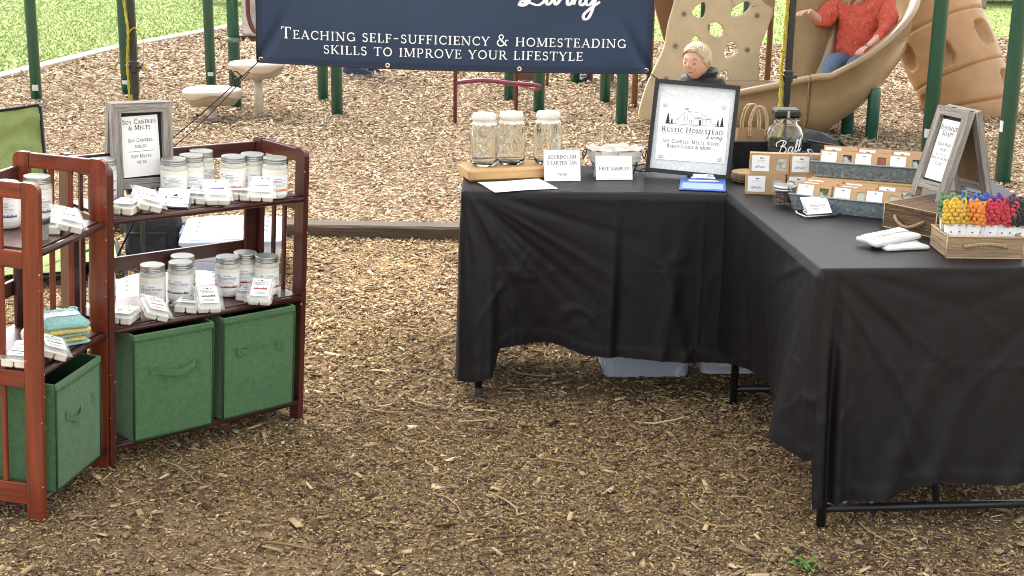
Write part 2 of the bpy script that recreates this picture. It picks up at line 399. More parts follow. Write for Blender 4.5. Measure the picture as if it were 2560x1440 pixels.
def chips(name, x, y, ln, wd, th, m_, lift=.004, tilt=.3, zf=gzn, label=None, light=False):
    """one loose litter of n bent wood chips: five faces each"""
    n = len(x); yaw = RNG.uniform(0, 2 * np.pi, n); pt = RNG.normal(0, tilt * .7, n); rl = RNG.normal(0, tilt, n)
    sx = np.array([-1, 1, 1, -1, -1, 1, 1, -1]) * .5; sy = np.array([-1, -1, 1, 1, -1, -1, 1, 1]) * .5; sz = np.array([0, 0, 0, 0, 1, 1, 1, 1.])
    X = sx[None] * ln[:, None] * RNG.uniform(.7, 1.15, (n, 8)); Y = sy[None] * wd[:, None] * RNG.uniform(.35, 1.2, (n, 8)); Z = np.repeat(sz[None], n, 0) * th[:, None]
    c, s_ = np.cos(rl)[:, None], np.sin(rl)[:, None]; Y, Z = Y * c - Z * s_, Y * s_ + Z * c
    c, s_ = np.cos(pt)[:, None], np.sin(pt)[:, None]; X, Z = X * c - Z * s_, X * s_ + Z * c
    c, s_ = np.cos(yaw)[:, None], np.sin(yaw)[:, None]; X, Y = X * c - Y * s_, X * s_ + Y * c
    zb = zf(x, y) + RNG.uniform(0, lift, n)
    co = np.stack([X + x[:, None], Y + y[:, None], Z + zb[:, None]], -1).reshape(-1, 3).astype(np.float32)
    fq = np.array([[4, 5, 6, 7], [0, 1, 5, 4], [2, 3, 7, 6]] if light else [[4, 5, 6, 7], [0, 1, 5, 4], [1, 2, 6, 5], [2, 3, 7, 6], [3, 0, 4, 7]]); K = len(fq)
    fi = (fq[None] + 8 * np.arange(n)[:, None, None]).reshape(-1).astype(np.int32)
    me = bpy.data.meshes.new(name); me.vertices.add(8 * n); me.vertices.foreach_set('co', co.ravel())
    me.loops.add(len(fi)); me.loops.foreach_set('vertex_index', fi)
    me.polygons.add(K * n); me.polygons.foreach_set('loop_start', np.arange(K * n, dtype=np.int32) * 4); me.polygons.foreach_set('loop_total', np.full(K * n, 4, np.int32))
    me.update(calc_edges=True); me.materials.append(m_)
    o = bpy.data.objects.new(name, me); COL.objects.link(o); return tag(o, label, None, None, 'stuff')
def patch(x, y): return .5 + .25 * (np.sin(2.3 * x + 1.7 * np.sin(1.9 * y + .4)) + np.sin(3.1 * y + 1.3 * np.sin(2.7 * x + 2)))
def wedge(n, y0, y1, side=.40, extra=.35):
    y = np.sqrt(RNG.uniform(y0 * y0, y1 * y1, n)); x = RNG.uniform(-1, 1, n) * (side * y + extra); return x, y
def inpit(x, y):
    P = np.array(PIT); r = np.zeros(len(x), bool); j = len(P) - 1
    for i in range(len(P)):
        c = ((P[i, 1] > y) != (P[j, 1] > y)) & (x < (P[j, 0] - P[i, 0]) * (y - P[i, 1]) / (P[j, 1] - P[i, 1] + 1e-12) + P[i, 0]); r ^= c; j = i
    return r
chip_m = ramp_mat('pale_wood_chip', [(0, (.12, .075, .042)), (.2, (.225, .155, .09)), (.5, (.33, .242, .148)), (.85, (.44, .34, .225)), (1, (.60, .50, .36))], .8, 3, True, .25, 0, 50)
bark_m = ramp_mat('brown_mulch', [(0, (.045, .028, .017)), (.22, (.125, .080, .047)), (.48, (.26, .175, .10)), (.8, (.40, .285, .16)), (.95, (.56, .41, .21)), (1, (.68, .54, .34))], .85, 3, True, .2, 0, 120)
cat_m = ramp_mat('yellow_catkin', [(0, (.24, .16, .04)), (.5, (.38, .27, .07)), (.9, (.50, .39, .14)), (1, (.40, .38, .11))], .8, 3, True, .2, 0, 120)
U = RNG.uniform
x, y = wedge(52000, 7.06, 10); n = len(x)
chips('wood_chips', x, y, np.clip(RNG.lognormal(-3.6, .45, n), .01, .085), np.clip(RNG.lognormal(-4.85, .45, n), .003, .024), U(.0015, .005, n), chip_m, .022, .36, label='pale tan wood chips covering the playground floor')
x, y = wedge(62000, 10, 13.4); n = len(x)
chips('wood_chips', x, y, np.clip(RNG.lognormal(-3.35, .42, n), .015, .09), np.clip(RNG.lognormal(-4.6, .4, n), .005, .028), U(.002, .006, n), chip_m, .024, .36, light=True, label='pale tan wood chips covering the playground floor')
x, y = wedge(60000, 13.4, 19.8); k = inpit(x, y); x, y = x[k], y[k]; n = len(x)
chips('wood_chips', x, y, U(.035, .10, n), U(.010, .026, n), U(.003, .008, n), chip_m, .022, .36, light=True, label='pale tan wood chips covering the playground floor')
x, y = wedge(98000, 2.6, 4.6, .38, .25); k = patch(x, y) + U(-.1, .75, len(x)) > .42; x, y = x[k], y[k]; n = len(x)
chips('mulch_litter', x, y, np.clip(RNG.lognormal(-4.75, .62, n), .003, .05), np.clip(RNG.lognormal(-5.8, .6, n), .0012, .016), U(.001, .0035, n), bark_m, .008, .28, label='brown shredded bark mulch in front of the tables')
x, y = wedge(72000, 4.5, 7.05, .38, .25); k = patch(x * 1.3, y * 1.2) + U(-.1, .75, len(x)) > .36; x, y = x[k], y[k]; n = len(x)
chips('mulch_litter', x, y, np.clip(RNG.lognormal(-4.2, .55, n), .006, .07), np.clip(RNG.lognormal(-5.4, .5, n), .0015, .018), U(.0015, .0045, n), bark_m, .010, .32, label='brown shredded bark mulch between the bookcases and tables')
x, y = wedge(22000, 2.6, 5.6, .38, .25); n = len(x); k = (mnoise_v := np.sin(x * 3.1 + 1.3 * np.sin(y * 2.2)) + np.sin(y * 3.7 + x)) > U(-2.4, .9, n); x, y = x[k], y[k]; n = len(x)
chips('catkin_litter', x, y, np.clip(RNG.lognormal(-5.15, .45, n), .003, .014), U(.002, .0055, n), U(.0015, .0035, n), cat_m, .012, .35, label='yellow catkin flakes scattered over the brown mulch')
x, y = wedge(1500, 2.6, 6.8, .38, .25); n = len(x)
chips('bark_flakes', x, y, U(.025, .06, n), U(.008, .022, n), U(.002, .005, n), bark_m, .012, .2, label='larger flat bark flakes lying among the finer mulch')
# longer twigs and bark strips
mb = MB(); rg = random.Random(3)
for i in range(420):
    yy = math.sqrt(rg.uniform(2.7 ** 2, 6.8 ** 2)); xx = rg.uniform(-.38, .38) * yy; a = rg.gauss(0, .7); ln = rg.choice([.05, .08, .11, .15, .22]) * rg.uniform(.7, 1.3)
    k1, k2 = rg.uniform(-.2, .2) * ln, rg.uniform(-.12, .12) * ln; pts = []
    for t in (-.5, -.2, .15, .5):
        d = t * ln; o = k1 * (1 - 4 * t * t) + k2 * t
        px, py = xx + d * math.cos(a) - o * math.sin(a), yy + d * math.sin(a) + o * math.cos(a)
        pts.append((px, py, gz(px, py) + .012 + rg.uniform(-.003, .006)))
    r = rg.uniform(.0012, .0035) * (1 if ln < .14 else 1.2)
    mb.tube(pts, [r * .6, r, r, r * .4], 4, caps=False)
tag(part('twig_litter', mb.mesh('twig_litter', ramp_mat('twig_bark', [(0, (.1, .06, .03)), (.5, (.28, .17, .085)), (.8, (.42, .29, .17)), (1, (.55, .45, .33))], .8, 3, True, .2, 0, 150))), 'thin bent twigs lying on the brown mulch', None, None, 'stuff')
# little green weeds low at the bottom right
def weed(x, y, n, s, label):
    mb = MB(); rg = random.Random(int(x * 100)); 
    for i in range(n):
        a = rg.uniform(0, 6.28); l_ = s * rg.uniform(.5, 1); w = l_ * .28; up = rg.uniform(.15, .7) * l_
        d = Vector((math.cos(a), math.sin(a), 0)); p = Vector((-d.y, d.x, 0)); b0 = Vector((rg.uniform(-.3, .3) * s, rg.uniform(-.3, .3) * s, .004))
        mb.add([b0, b0 + d * l_ * .55 + p * w * .5 + Vector((0, 0, up)), b0 + d * l_ + Vector((0, 0, up * .8)), b0 + d * l_ * .55 - p * w * .5 + Vector((0, 0, up))], [(0, 1, 2, 3)])
    solo('weed', mb.mesh('weed', mat('weed_leaf', (.1, .2, .03), .7, .4, 30)), label, 'weed', pose((x, y, gz(x, y))))
weed(.77, 3.36, 26, .045, 'small green weed sprouting by the front foot of the right table')
weed(-.21, 4.86, 9, .03, 'tiny pale green weed near the left leg of the back table')
weed(.5, 4.78, 7, .025, 'tiny green sprout in front of the clear tote')

# grass blades
def grass(name, n, sampler, label):
    x, y = sampler(n); n = len(x); a = U(0, 2 * np.pi, n); h = U(.012, .032, n); w = U(.004, .01, n); lx, ly = RNG.normal(0, .025, n), RNG.normal(0, .025, n)
    co = np.empty((n, 3, 3), np.float32)
    co[:, 0] = np.stack([x - np.cos(a) * w, y - np.sin(a) * w, np.full(n, -.03)], -1); co[:, 1] = np.stack([x + np.cos(a) * w, y + np.sin(a) * w, np.full(n, -.03)], -1)
    co[:, 2] = np.stack([x + lx, y + ly, h - .03], -1)
    me = bpy.data.meshes.new(name); me.vertices.add(3 * n); me.vertices.foreach_set('co', co.ravel()); me.loops.add(3 * n); me.loops.foreach_set('vertex_index', np.arange(3 * n, dtype=np.int32))
    me.polygons.add(n); me.polygons.foreach_set('loop_start', np.arange(n, dtype=np.int32) * 3); me.polygons.foreach_set('loop_total', np.full(n, 3, np.int32)); me.update(calc_edges=True)
    me.materials.append(ramp_mat('grass_blade', [(0, (.18, .24, .075)), (.5, (.23, .29, .10)), (.9, (.275, .33, .125)), (1, (.36, .37, .18))], .7, 2, True, .25, 0, 5))
    o = bpy.data.objects.new(name, me); COL.objects.link(o); tag(o, label, None, None, 'stuff')
def lawn_left(n):
    y = U(12.5, 27, n); x = U(-11, -3.0, n); k = ~inpit(x, y) & (x < 0) & (x > -.40 * y - .5) & (U(0, 1, n) < 16 / y); return x[k], y[k]
def lawn_right(n):
    y = U(17.6, 30, n); x = U(1.2, 12, n); k = ~inpit(x, y) & (x < .42 * y) & (U(0, 1, n) < 18 / y); return x[k], y[k]
grass('grass', 130000, lawn_left, 'bright green mown grass on the lawn at left')
grass('grass', 60000, lawn_right, 'bright green mown grass behind the slides')

# kerb between lawn and chips, timber between chips and mulch
kerb_m = mat('pale_kerb', (.5, .44, .36), .9, .2, 14, bump=.3)
mb = MB(); KP = [(-5.75, 9.9), (-4.84, 13.2), (-4.5, 16.1), (-3.7, 19.5), (-3.55, 20.1)]
for (x0, y0), (x1, y1) in zip(KP, KP[1:]):
    d = Vector((x1 - x0, y1 - y0, 0)); mb.box(((x0 + x1) / 2, (y0 + y1) / 2, .0), (.13, d.length - .012, .1), math.atan2(-d.x, d.y), .012)
structure('kerb', mb.mesh('kerb', kerb_m))
tw = wood('weathered_timber', (.042, .030, .020), (.095, .070, .046), 0, .9, scale=10, bump=.8)
for x0, x1, y0, lab in [(-4.3, -2.02, 7.13, 'weathered edging timber behind the camp chair'), (-2.0, -.1, 7.085, 'weathered edging timber in the gap between bookcase and tables'), (-.08, 2.2, 7.05, 'weathered edging timber hidden behind the back table'), (2.22, 4.4, 7.03, 'weathered edging timber at the far right behind the tables')]:
    mb = MB(); mb.box((0, 0, 0), (x1 - x0, .13, .11), None, .012)
    solo('edging_timber', mb.mesh('edging_timber', tw), lab, 'timber', pose(((x0 + x1) / 2, y0, .012), rz=-.6), 'edging timbers along the playground')

# far hedge, tree and parked cars at the top of the picture
def leafmass(mb, c, r, n, s, rg, mi=0):
    for i in range(n):
        while True:
            p = Vector((rg.uniform(-1, 1), rg.uniform(-1, 1), rg.uniform(-1, 1)))
            if p.length < 1: break
        p = Vector((p.x * r[0], p.y * r[1], p.z * r[2])) + Vector(c)
        a = Vector((rg.uniform(-1, 1), rg.uniform(-1, 1), rg.uniform(-1, 1))).normalized() * s; b_ = a.orthogonal().normalized() * s * .5
        mb.add([p - a, p + b_, p + a, p - b_], [(0, 1, 2, 3)], mi)
leaf_m = ramp_mat('hedge_leaf', [(0, (.015, .028, .008)), (.6, (.045, .075, .018)), (1, (.09, .13, .035))], .7, 3, True, .2, 0, 5)
rg = random.Random(11)
h = thing('hedge', 'dark leafy hedge along the far edge of the lawn', 'hedge', pose((-3.35, 24.5, -.03)))
mb = MB(); leafmass(mb, (0, 0, .75), (2.15, .7, .8), 6000, .075, rg); part('foliage', mb.mesh('foliage', leaf_m), h)['kind'] = 'stuff'
t = thing('tree', 'slim grey tree trunk on the far lawn before the parked cars', 'tree', pose((8.25, 25.6, -.05)))
mb = MB(); mb.tube([(0, 0, 0), (.02, 0, .1), (.03, 0, 1.2), (.05, .05, 3.4)], [.075, .055, .05, .03], 8); part('trunk', mb.mesh('trunk', mat('grey_bark', (.22, .18, .16), .9, .3, 20, (1, 1, .3), .6)), t)
mb = MB(); leafmass(mb, (.05, 0, 3.5), (1.1, 1.1, 1.0), 2500, .07, rg); part('crown', mb.mesh('crown', leaf_m), t)['kind'] = 'stuff'
def parked_car(x, y, paint, label, rz):
    c = thing('parked_car', label, 'car', pose((x, y, -.03), rz), 'cars parked beyond the lawn')
    mb = MB(); prof = [(-2.1, .28), (-2.15, .62), (-1.95, .82), (-1.25, .9), (-.65, 1.38), (.75, 1.42), (1.5, .98), (2.05, .88), (2.15, .6), (2.1, .28)]
    mb.prism(prof, Matrix.Translation((0, .85, 0)) @ Euler((R_(90), 0, 0)).to_matrix().to_4x4(), 1.7); part('body', mb.mesh('body', paint), c)
    for s in (-1, 1):
        mb = MB(); mb.prism([(-1.1, .92), (-.6, 1.32), (.7, 1.35), (1.3, .98)], Matrix.Translation((0, s * .86 + .006, 0)) @ Euler((R_(90), 0, 0)).to_matrix().to_4x4(), .012)
        part('window', mb.mesh('window', mat('car_glass', (.02, .025, .03), .1, .1)), c)
        for wx in (-1.35, 1.35):
            mb = MB(); mb.lathe([(.32, -.1), (.34, 0), (.32, .1)], 20); w = part('wheel', mb.mesh('wheel', mat('tyre', (.02, .02, .02), .8)), c, Matrix.Translation((wx, s * .78, .32)) @ Euler((R_(90), 0, 0)).to_matrix().to_4x4())
            mb = MB(); mb.lathe([(.18, -.108), (.2, .108)], 14); part('rim', mb.mesh('rim', mat('alloy', (.5, .5, .52), .3, metal=.8)), w)
parked_car(8.9, 27.6, mat('white_paint', (.75, .75, .76), .25, .02, coat=.6), 'white parked car at the far top right behind the thin tree', 0)
parked_car(12.9, 27.9, mat('silver_paint', (.5, .52, .55), .3, .03, coat=.6, metal=.4), 'silver parked car right of the white one beyond the lawn', 4)
# ------------------------------------------------------------------ bookcases (racked a few degrees, as they stand)
cherry = wood('cherry_stain', (.048, .012, .010), (.108, .023, .016), 2, .34, .4, 16, .05)
cherry_h = wood('cherry_stain_rail', (.048, .012, .010), (.105, .022, .0155), 1, .34, .4, 16, .05)
cherry_lit = wood('cherry_stain_lit', (.11, .021, .010), (.27, .050, .020), 2, .32, .4, 16, .05)  # same cherry wood, the left bookcase's brighter light put into its colour
cherry_lit_h = wood('cherry_stain_lit_rail', (.11, .021, .010), (.27, .050, .020), 1, .32, .4, 16, .05)
cherry_s = wood('cherry_stain_shelf', (.035, .012, .010), (.075, .021, .015), 0, .36, .3, 14, .05)
bare = mat('bare_wood_wear', (.55, .36, .2), .8)
def rounded_post(mb, x0, y0, y1, H, t, front):
    """side post: rounded at its top outer corner"""
    r = .022; poly = []
    if front: poly = [(y0, 0), (y1, 0), (y1, H)] + [(y0 + r - r * math.sin(a), H - r + r * math.cos(a)) for a in [R_(k) for k in (0, 22, 45, 68, 90)]]
    else: poly = [(y0, 0), (y1, 0)] + [(y1 - r + r * math.cos(a), H - r + r * math.sin(a)) for a in [R_(k) for k in (0, 22, 45, 68, 90)]] + [(y0, H)]
    M = Matrix(((0, 0, 1, x0), (1, 0, 0, 0), (0, 1, 0, 0), (0, 0, 0, 1)))
    mb.prism(poly, M, t)
def bookcase(label, M, W, D, H, lv, up, side):
    b = thing('bookcase', label, 'bookcase', M); T = .019; P = .047
    for x0 in (0, W - T):
        for fr in (1, 0):
            mb = MB(); rounded_post(mb, x0, 0 if fr else D - P, P if fr else D, H, T, fr)
            po = part('post', mb.mesh('post', up), b)
            if fr:
                mb = MB(); rg = random.Random(int(W * 1000 + x0 * 77))
                for k in range(7):
                    z = rg.uniform(.03, H - .04); s = rg.uniform(.0008, .003)
                    mb.box((x0 + rg.choice((.0015, T - .0015)), .0008, z), (.0032, .003, s * 2), None)
                    mb.box((x0 + rg.uniform(.002, T), P * rg.uniform(.0, 1), z * .98), (.0018, .0018, s), None)
                part('scuff', mb.mesh('scuff', bare), po)['kind'] = 'stuff'
        rails = [(H - .044, H - .002)] + [(z - .052, z - .006 + .0) for z in lv[:2]] + [(lv[2] - .028, lv[2] + .032)]
        for z0, z1 in rails:
            mb = MB(); mb.box((x0 + T / 2, D / 2, (z0 + z1) / 2), (T - .003, D - 2 * P + .0006, z1 - z0), None, .002); part('rail', mb.mesh('rail', side), b)
        zz = sorted(rails)
        for (a0, a1), (b0, b1) in zip(zz, zz[1:]):
            for k in (.345, .655):
                mb = MB(); mb.box((x0 + T / 2, P + (D - 2 * P) * k, (a1 + b0) / 2), (.011, .015, b0 - a1 + .001), None, .002); part('slat', mb.mesh('slat', up), b)
    for z in lv:
        mb = MB(); mb.box((W / 2, D / 2 + .006, z - .009), (W - 2 * T - .001, D - .03, .018), None, .001)
        r = .0095; mb.tube([(T + .0005, .007, z - r), (W - T - .0005, .007, z - r)], r, 10)
        part('shelf', mb.mesh('shelf', cherry_s), b)
    for z in lv:
        mb = MB(); mb.box((W / 2, D - .012, z + .112), (W - 2 * T - .001, .014, .044), None, .002); part('back_rail', mb.mesh('back_rail', cherry_s), b)
    for z0, z1 in ((lv[1] + .001, lv[0] - .0185), (lv[2] + .001, lv[1] - .0185)):
        for x in (T + .024, W - T - .024):
            mb = MB(); mb.box((x, D - .026, (z0 + z1) / 2), (.046, .012, z1 - z0), None, .002); part('back_stile', mb.mesh('back_stile', cherry_s), b)
    return b
LV = (.765, .44, .085)
def SH(x, y, z, lean, rz): return Matrix.Translation((x, y, z)) @ Matrix.Rotation(R_(lean), 4, 'Y') @ Matrix.Rotation(R_(rz), 4, 'Z')
S2 = SH(-1.178, 3.905, .012, 2.8, 45); S1 = SH(-1.252, 3.52, .012, 3.2, 80)
bookcase('wide three shelf cherry bookcase holding two green bins', S2, .70, .28, .913, LV, cherry, cherry_h)
bookcase('narrow cherry bookcase at the left edge holding one green bin', S1, .40, .28, .94, LV, cherry_lit, cherry_lit_h)

# fabric bins
felt = mat('green_felt', (.085, .178, .080), .95, .16, 60, bump=.35, bscale=260, spec=.1, sheen=.2)
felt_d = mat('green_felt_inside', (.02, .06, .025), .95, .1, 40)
def fabric_bin(label, M, w=.268, d=.265, h=.330, sag=.0, hv=0):
    b = thing('fabric_bin', label, 'fabric bin', M, 'green fabric bins on the bottom shelves'); t = .006
    def wall(fn, name='panel'):
        mb = MB(); mb.grid(fn, 15, 15); part(name, mb.mesh(name, felt), b)
    bul = lambda u, v: (.004 + sag * .006) * math.sin(math.pi * u) * math.sin(math.pi * min(1, v * 1.1)) + .0028 * mnoise.noise((u * 4 + sag, v * 4, hv)) * min(1, 8 * min(u, 1 - u)) * min(1, 8 * min(v, max(0, 1 - v)))
    mb = MB()
    mb.grid(lambda u, v: (w * u, -bul(u, v), h * v), 17, 17); mb.grid(lambda u, v: (-bul(u, v + .3) * .7, d * u, h * v), 11, 17)
    mb.grid(lambda u, v: (w + bul(u, v + .6) * .7, d * u, h * v), 11, 17); mb.grid(lambda u, v: (w * u, d, h * v), 9, 9)
    mb.add([(0, 0, 0), (w, 0, 0), (w, d, 0), (0, d, 0)], [(0, 1, 2, 3)])
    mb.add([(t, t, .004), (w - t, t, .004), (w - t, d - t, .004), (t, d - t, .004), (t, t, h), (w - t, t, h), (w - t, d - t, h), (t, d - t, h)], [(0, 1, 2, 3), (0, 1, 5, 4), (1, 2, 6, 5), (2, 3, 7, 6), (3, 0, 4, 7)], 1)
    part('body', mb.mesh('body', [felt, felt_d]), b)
    # sewn rim and corner piping
    mb = MB()
    mb.box((w / 2, .001, h - .008), (w + .003, .009, .018), None, .003); mb.box((w / 2, d - .002, h - .008), (w + .003, .008, .018), None, .003)
    mb.box((.001, d / 2, h - .008), (.009, d - .012, .0178), None, .003); mb.box((w - .001, d / 2, h - .008), (.009, d - .012, .0178), None, .003)
    part('rim', mb.mesh('rim', felt), b)
    mb = MB()
    for x in (.0, w): mb.tube([(x, -.0005, .002), (x, -.001, h * .5), (x, -.0005, h - .012)], .0034, 6)
    mb.tube([(.002, -.0008, .004), (w - .002, -.0008, .004)], .003, 6)
    for k in range(34): mb.box((w * (k + .5) / 34, -.0042, h - .0205), (.0042, .0012, .0012))
    part('seam', mb.mesh('seam', mat('green_thread', (.02, .065, .025), .9)), b)
    zc = h * .655
    hd = None
    mb = MB(); cx = w / 2; L_ = .068
    if hv == 0: fn = lambda u, v: (cx - L_ + 2 * L_ * u, -.006 - .020 * math.sin(math.pi * u) ** .7, zc - .011 + .022 * v - .013 * math.sin(math.pi * u))
    elif hv == 1: fn = lambda u, v: (cx - L_ + 2 * L_ * u, -.005 - .004 * math.sin(math.pi * u) - .011 * abs(v - .4) * math.exp(-((u - .08) / .08) ** 2), zc + .002 + .019 * (v - .5) * (.12 + .88 * math.exp(-((u - .06) / .07) ** 2)) + .004 * u)
    else: fn = lambda u, v: (cx - L_ + 2 * L_ * u, -.006 - .016 * math.exp(-((u - .25) / .16) ** 2), zc + .02 * (v - .5) * (.3 + .7 * math.exp(-((u - .2) / .18) ** 2)) + .026 * (u - .35) - .014 * math.exp(-((u - .25) / .2) ** 2))
    mb.grid(fn, 25, 4); mb.grid(lambda u, v: Vector(fn(u, v)) + Vector((0, .0022, 0)), 25, 4)
    hd = part('handle', mb.mesh('handle', felt), b)
    for s in (-1, 1):
        mb = MB(); x0 = cx + s * (L_ + .006); mb.box((x0, -.0045, zc), (.026, .003, .031), None, .001)
        for q in (((-.009, -.011), (.009, .011)), ((-.009, .011), (.009, -.011))): mb.tube([(x0 + q[0][0], -.0062, zc + q[0][1]), (x0 + q[1][0], -.0062, zc + q[1][1])], .0007, 4)
        for xx in (-.0115, .0115): mb.tube([(x0 + xx, -.0062, zc - .0135), (x0 + xx, -.0062, zc + .0135)], .0007, 4)
        for zz in (-.0135, .0135): mb.tube([(x0 - .0115, -.0062, zc + zz), (x0 + .0115, -.0062, zc + zz)], .0007, 4)
        part('handle_patch', mb.mesh('handle_patch', felt), hd)
    return b
ON = lambda S, u, v, z, rz=0, rx=0, ry=0: S @ pose((u, v, z), rz, rx, ry)
fabric_bin('green fabric bin with a bowed handle, left half of the wide bookcase', ON(S2, .066, -.022, .086, -.8), sag=.6, hv=0)
fabric_bin('green fabric bin with a flattened handle, right half of the wide bookcase', ON(S2, .378, -.016, .086, .4), sag=.2, hv=1)
fabric_bin('green fabric bin with a twisted handle in the narrow bookcase', ON(S1, .046, -.016, .086, 1), h=.305, sag=.9, hv=2)

# ------------------------------------------------------------------ candle jars
wax = mat('cream_wax', (.86, .82, .74), .35, .04, 12, spec=.5, coat=.9, sss=.0)
wax_w = mat('white_wax', (.78, .76, .71), .35, .03, 12, spec=.5, coat=.9)
lid_m = mat('brushed_lid', (.42, .42, .40), .36, .1, 30, (1, 1, 8), metal=.9)
lid_d = mat('lid_top', (.19, .195, .175), .5, .12, 18, metal=.6)  # darker and greener than the band: overhead reflection put into the colour
paper = mat('white_label', (.88, .88, .88), .7, .015, 10)
ink = mat('grey_ink', (.05, .05, .055), .8, .1)
PR = {'purple': mat('purple_print', (.10, .06, .30), .8, .2, 90), 'orange': mat('orange_print', (.62, .17, .03), .8, .25, 90), 'green': mat('green_print', (.07, .13, .02), .8, .45, 120), 'red': mat('red_print', (.36, .03, .02), .8, .25, 90),
      'blue': mat('blue_print', (.05, .08, .25), .8, .2, 90), 'olive': mat('olive_print', (.25, .22, .03), .8, .5, 140), 'grey': mat('grey_print', (.07, .08, .07), .8, .4, 120)}
def jar_glass_mesh():
    mb = MB(); mb.lathe([(.026, 0), (.033, .0015), (.0365, .006), (.0375, .014), (.0375, .0865)], 28, capt=False); mb.lathe([(.0375, .0865), (.0373, .0885), (.0365, .095), (.033, .101), (.031, .104), (.031, .108)], 28, mi=1, capb=False, capt=True); return mb.mesh('jar', [wax, mat('empty_jar_top', (.50, .49, .44), .12, .15, 30, coat=1)])
def lid_mesh():
    mb = MB(); mb.lathe([(.0315, .1005), (.0345, .101), (.0348, .1035), (.0335, .1045), (.0348, .106), (.0348, .109), (.0338, .110), (.0346, .1112), (.0346, .1165), (.0335, .118)], 28, capb=True, capt=False)
    mb.lathe([(.0335, .118), (.031, .1188), (.030, .1183)], 28, mi=1, capb=False, capt=True); return mb.mesh('lid', [lid_m, lid_d])
def label_meshes(col, seed, txt):
    R = .0381
    def cyl(x, y, l): a = x / R - math.pi / 2; return Vector(((R + l) * math.cos(a), (R + l) * math.sin(a), y))
    z0, z1, hw = .017, .074, .043
    mb = MB(); mb.grid(lambda u, v: cyl((u - .5) * 2 * hw, z0 + (z1 - z0) * v, 0), 22, 3); lab = mb.mesh('label', paper)
    mb = MB(); rg = random.Random(seed)
    for ln_, y, h in ((txt[0], .0625, .0032), (txt[1], .0535, .0048)):
        pol, w = text_polys(ln_, h, .05, .82, 1.3); print_on(mb, pol, cyl, 0, .004, y)
    for y, a, b_ in ((.0585, -.02, .03), (.0495, -.03, .032), (.046, -.024, .03), (.0425, -.02, .024)):
        print_on(mb, [bar(a + (b_ - a) * k / 14, y, a + (b_ - a) * (k + .8) / 14, y + .0007) for k in range(14)], cyl)
    print_on(mb, [[(-.027, .063), (-.022, .063), (-.0245, .0672)], [(-.0215, .063), (-.018, .063), (-.0197, .0655)]], cyl)
    n = mb.mesh('lettering', ink)
    mb = MB(); print_on(mb, treerow(-.037, .037, .028, .0105, 22, seed), cyl); t = mb.mesh('tree_print', PR[col])
    return lab, n, t
TXT = {'purple': ('Evergreen', 'Lavender'), 'orange': ('Evergreen', 'Orange'), 'green': ('Evergreen', 'Northwest Evergreen'), 'red': ('Evergreen', 'Cinnamon Pumpkin'), 'blue': ('Evergreen', 'Candle')}
def candle_jar(col, M, rz, label, group, s=1.07, white=False):
    sq_ = 1 + .05 * math.sin(sum(map(ord, label))); j = thing('candle_jar', label, 'candle jar', M @ Matrix.Rotation(R_(rz + 9 * math.sin(len(label) * 2.1)), 4, 'Z') @ Matrix.Scale(s, 4), group)
    g = part('jar', cached('jar_w' if white else 'jar', jar_glass_mesh), j)
    part('lid', cached('jlid', lid_mesh), j)
    a, b_, c = cached(('lab', col), lambda: label_meshes(col, sum(map(ord, col)) % 97, TXT[col]))
    lo = part('label', a, j, Matrix.Translation((0, 0, .004 * (sq_ - 1) * 20))); part('lettering', b_, lo); part('tree_print', c, lo)
    return j
GA = 'candle jars on the bookcase shelves'
f2 = -45 + 0   # labels turned to the viewer
for u, v, col, rz, lab in [
    (.306, .150, 'purple', -38, 'white candle jar with purple tree label in front of the price sign'),
    (.384, .176, 'purple', -32, 'white candle jar with purple tree label, second from the price sign on the top shelf'),
    (.452, .228, 'purple', 20, 'candle jar tucked behind the two purple labelled jars on the top shelf'),
    (.490, .108, 'orange', -42, 'white candle jar with orange tree label, leftmost of the three orange ones'),
    (.566, .115, 'orange', -40, 'candle jar with orange label squeezed between two others on the top shelf'),
    (.594, .034, 'orange', -30, 'white candle jar with orange label nearest the right end of the top shelf'),
    (.118, .235, 'green', -10, 'candle jar with green tree label at the left end of the top shelf')]:
    candle_jar(col, ON(S2, u, v, LV[0] + .0003), rz - 4, lab, GA)
for u, v, col, rz, lab in [
    (.240, .163, 'green', -30, 'candle jar with green tree label, leftmost full jar on the middle shelf'),
    (.329, .148, 'green', -36, 'candle jar with green tree label, beside the leftmost one on the middle shelf'),
    (.376, .212, 'green', 10, 'candle jar behind the pair of green labelled jars on the middle shelf'),
    (.490, .132, 'red', -42, 'candle jar with red tree label, leftmost of the three on the middle shelf'),
    (.568, .150, 'red', -45, 'candle jar with red label half hidden between two others, middle shelf'),
    (.602, .080, 'red', -22, 'candle jar with red tree label nearest the right end of the middle shelf'),
    (.108, .232, 'green', 0, 'candle jar half hidden behind the left post of the middle shelf')]:
    candle_jar(col, ON(S2, u, v, LV[1] + .0003), rz - 4, lab, GA)
candle_jar('blue', ON(S1, .205, .205, LV[0] + .0003), -75, 'candle jar seen through the end slats of the narrow bookcase', GA, 1.06)
candle_jar('green', ON(S1, .318, .172, LV[0] + .0003), -62, 'candle jar with its lid showing above the narrow bookcase end panel', GA, 1.06)
candle_jar('red', ON(S1, .10, .20, LV[1] + .0003), -80, 'candle jar with red label on the middle shelf of the narrow bookcase', GA)

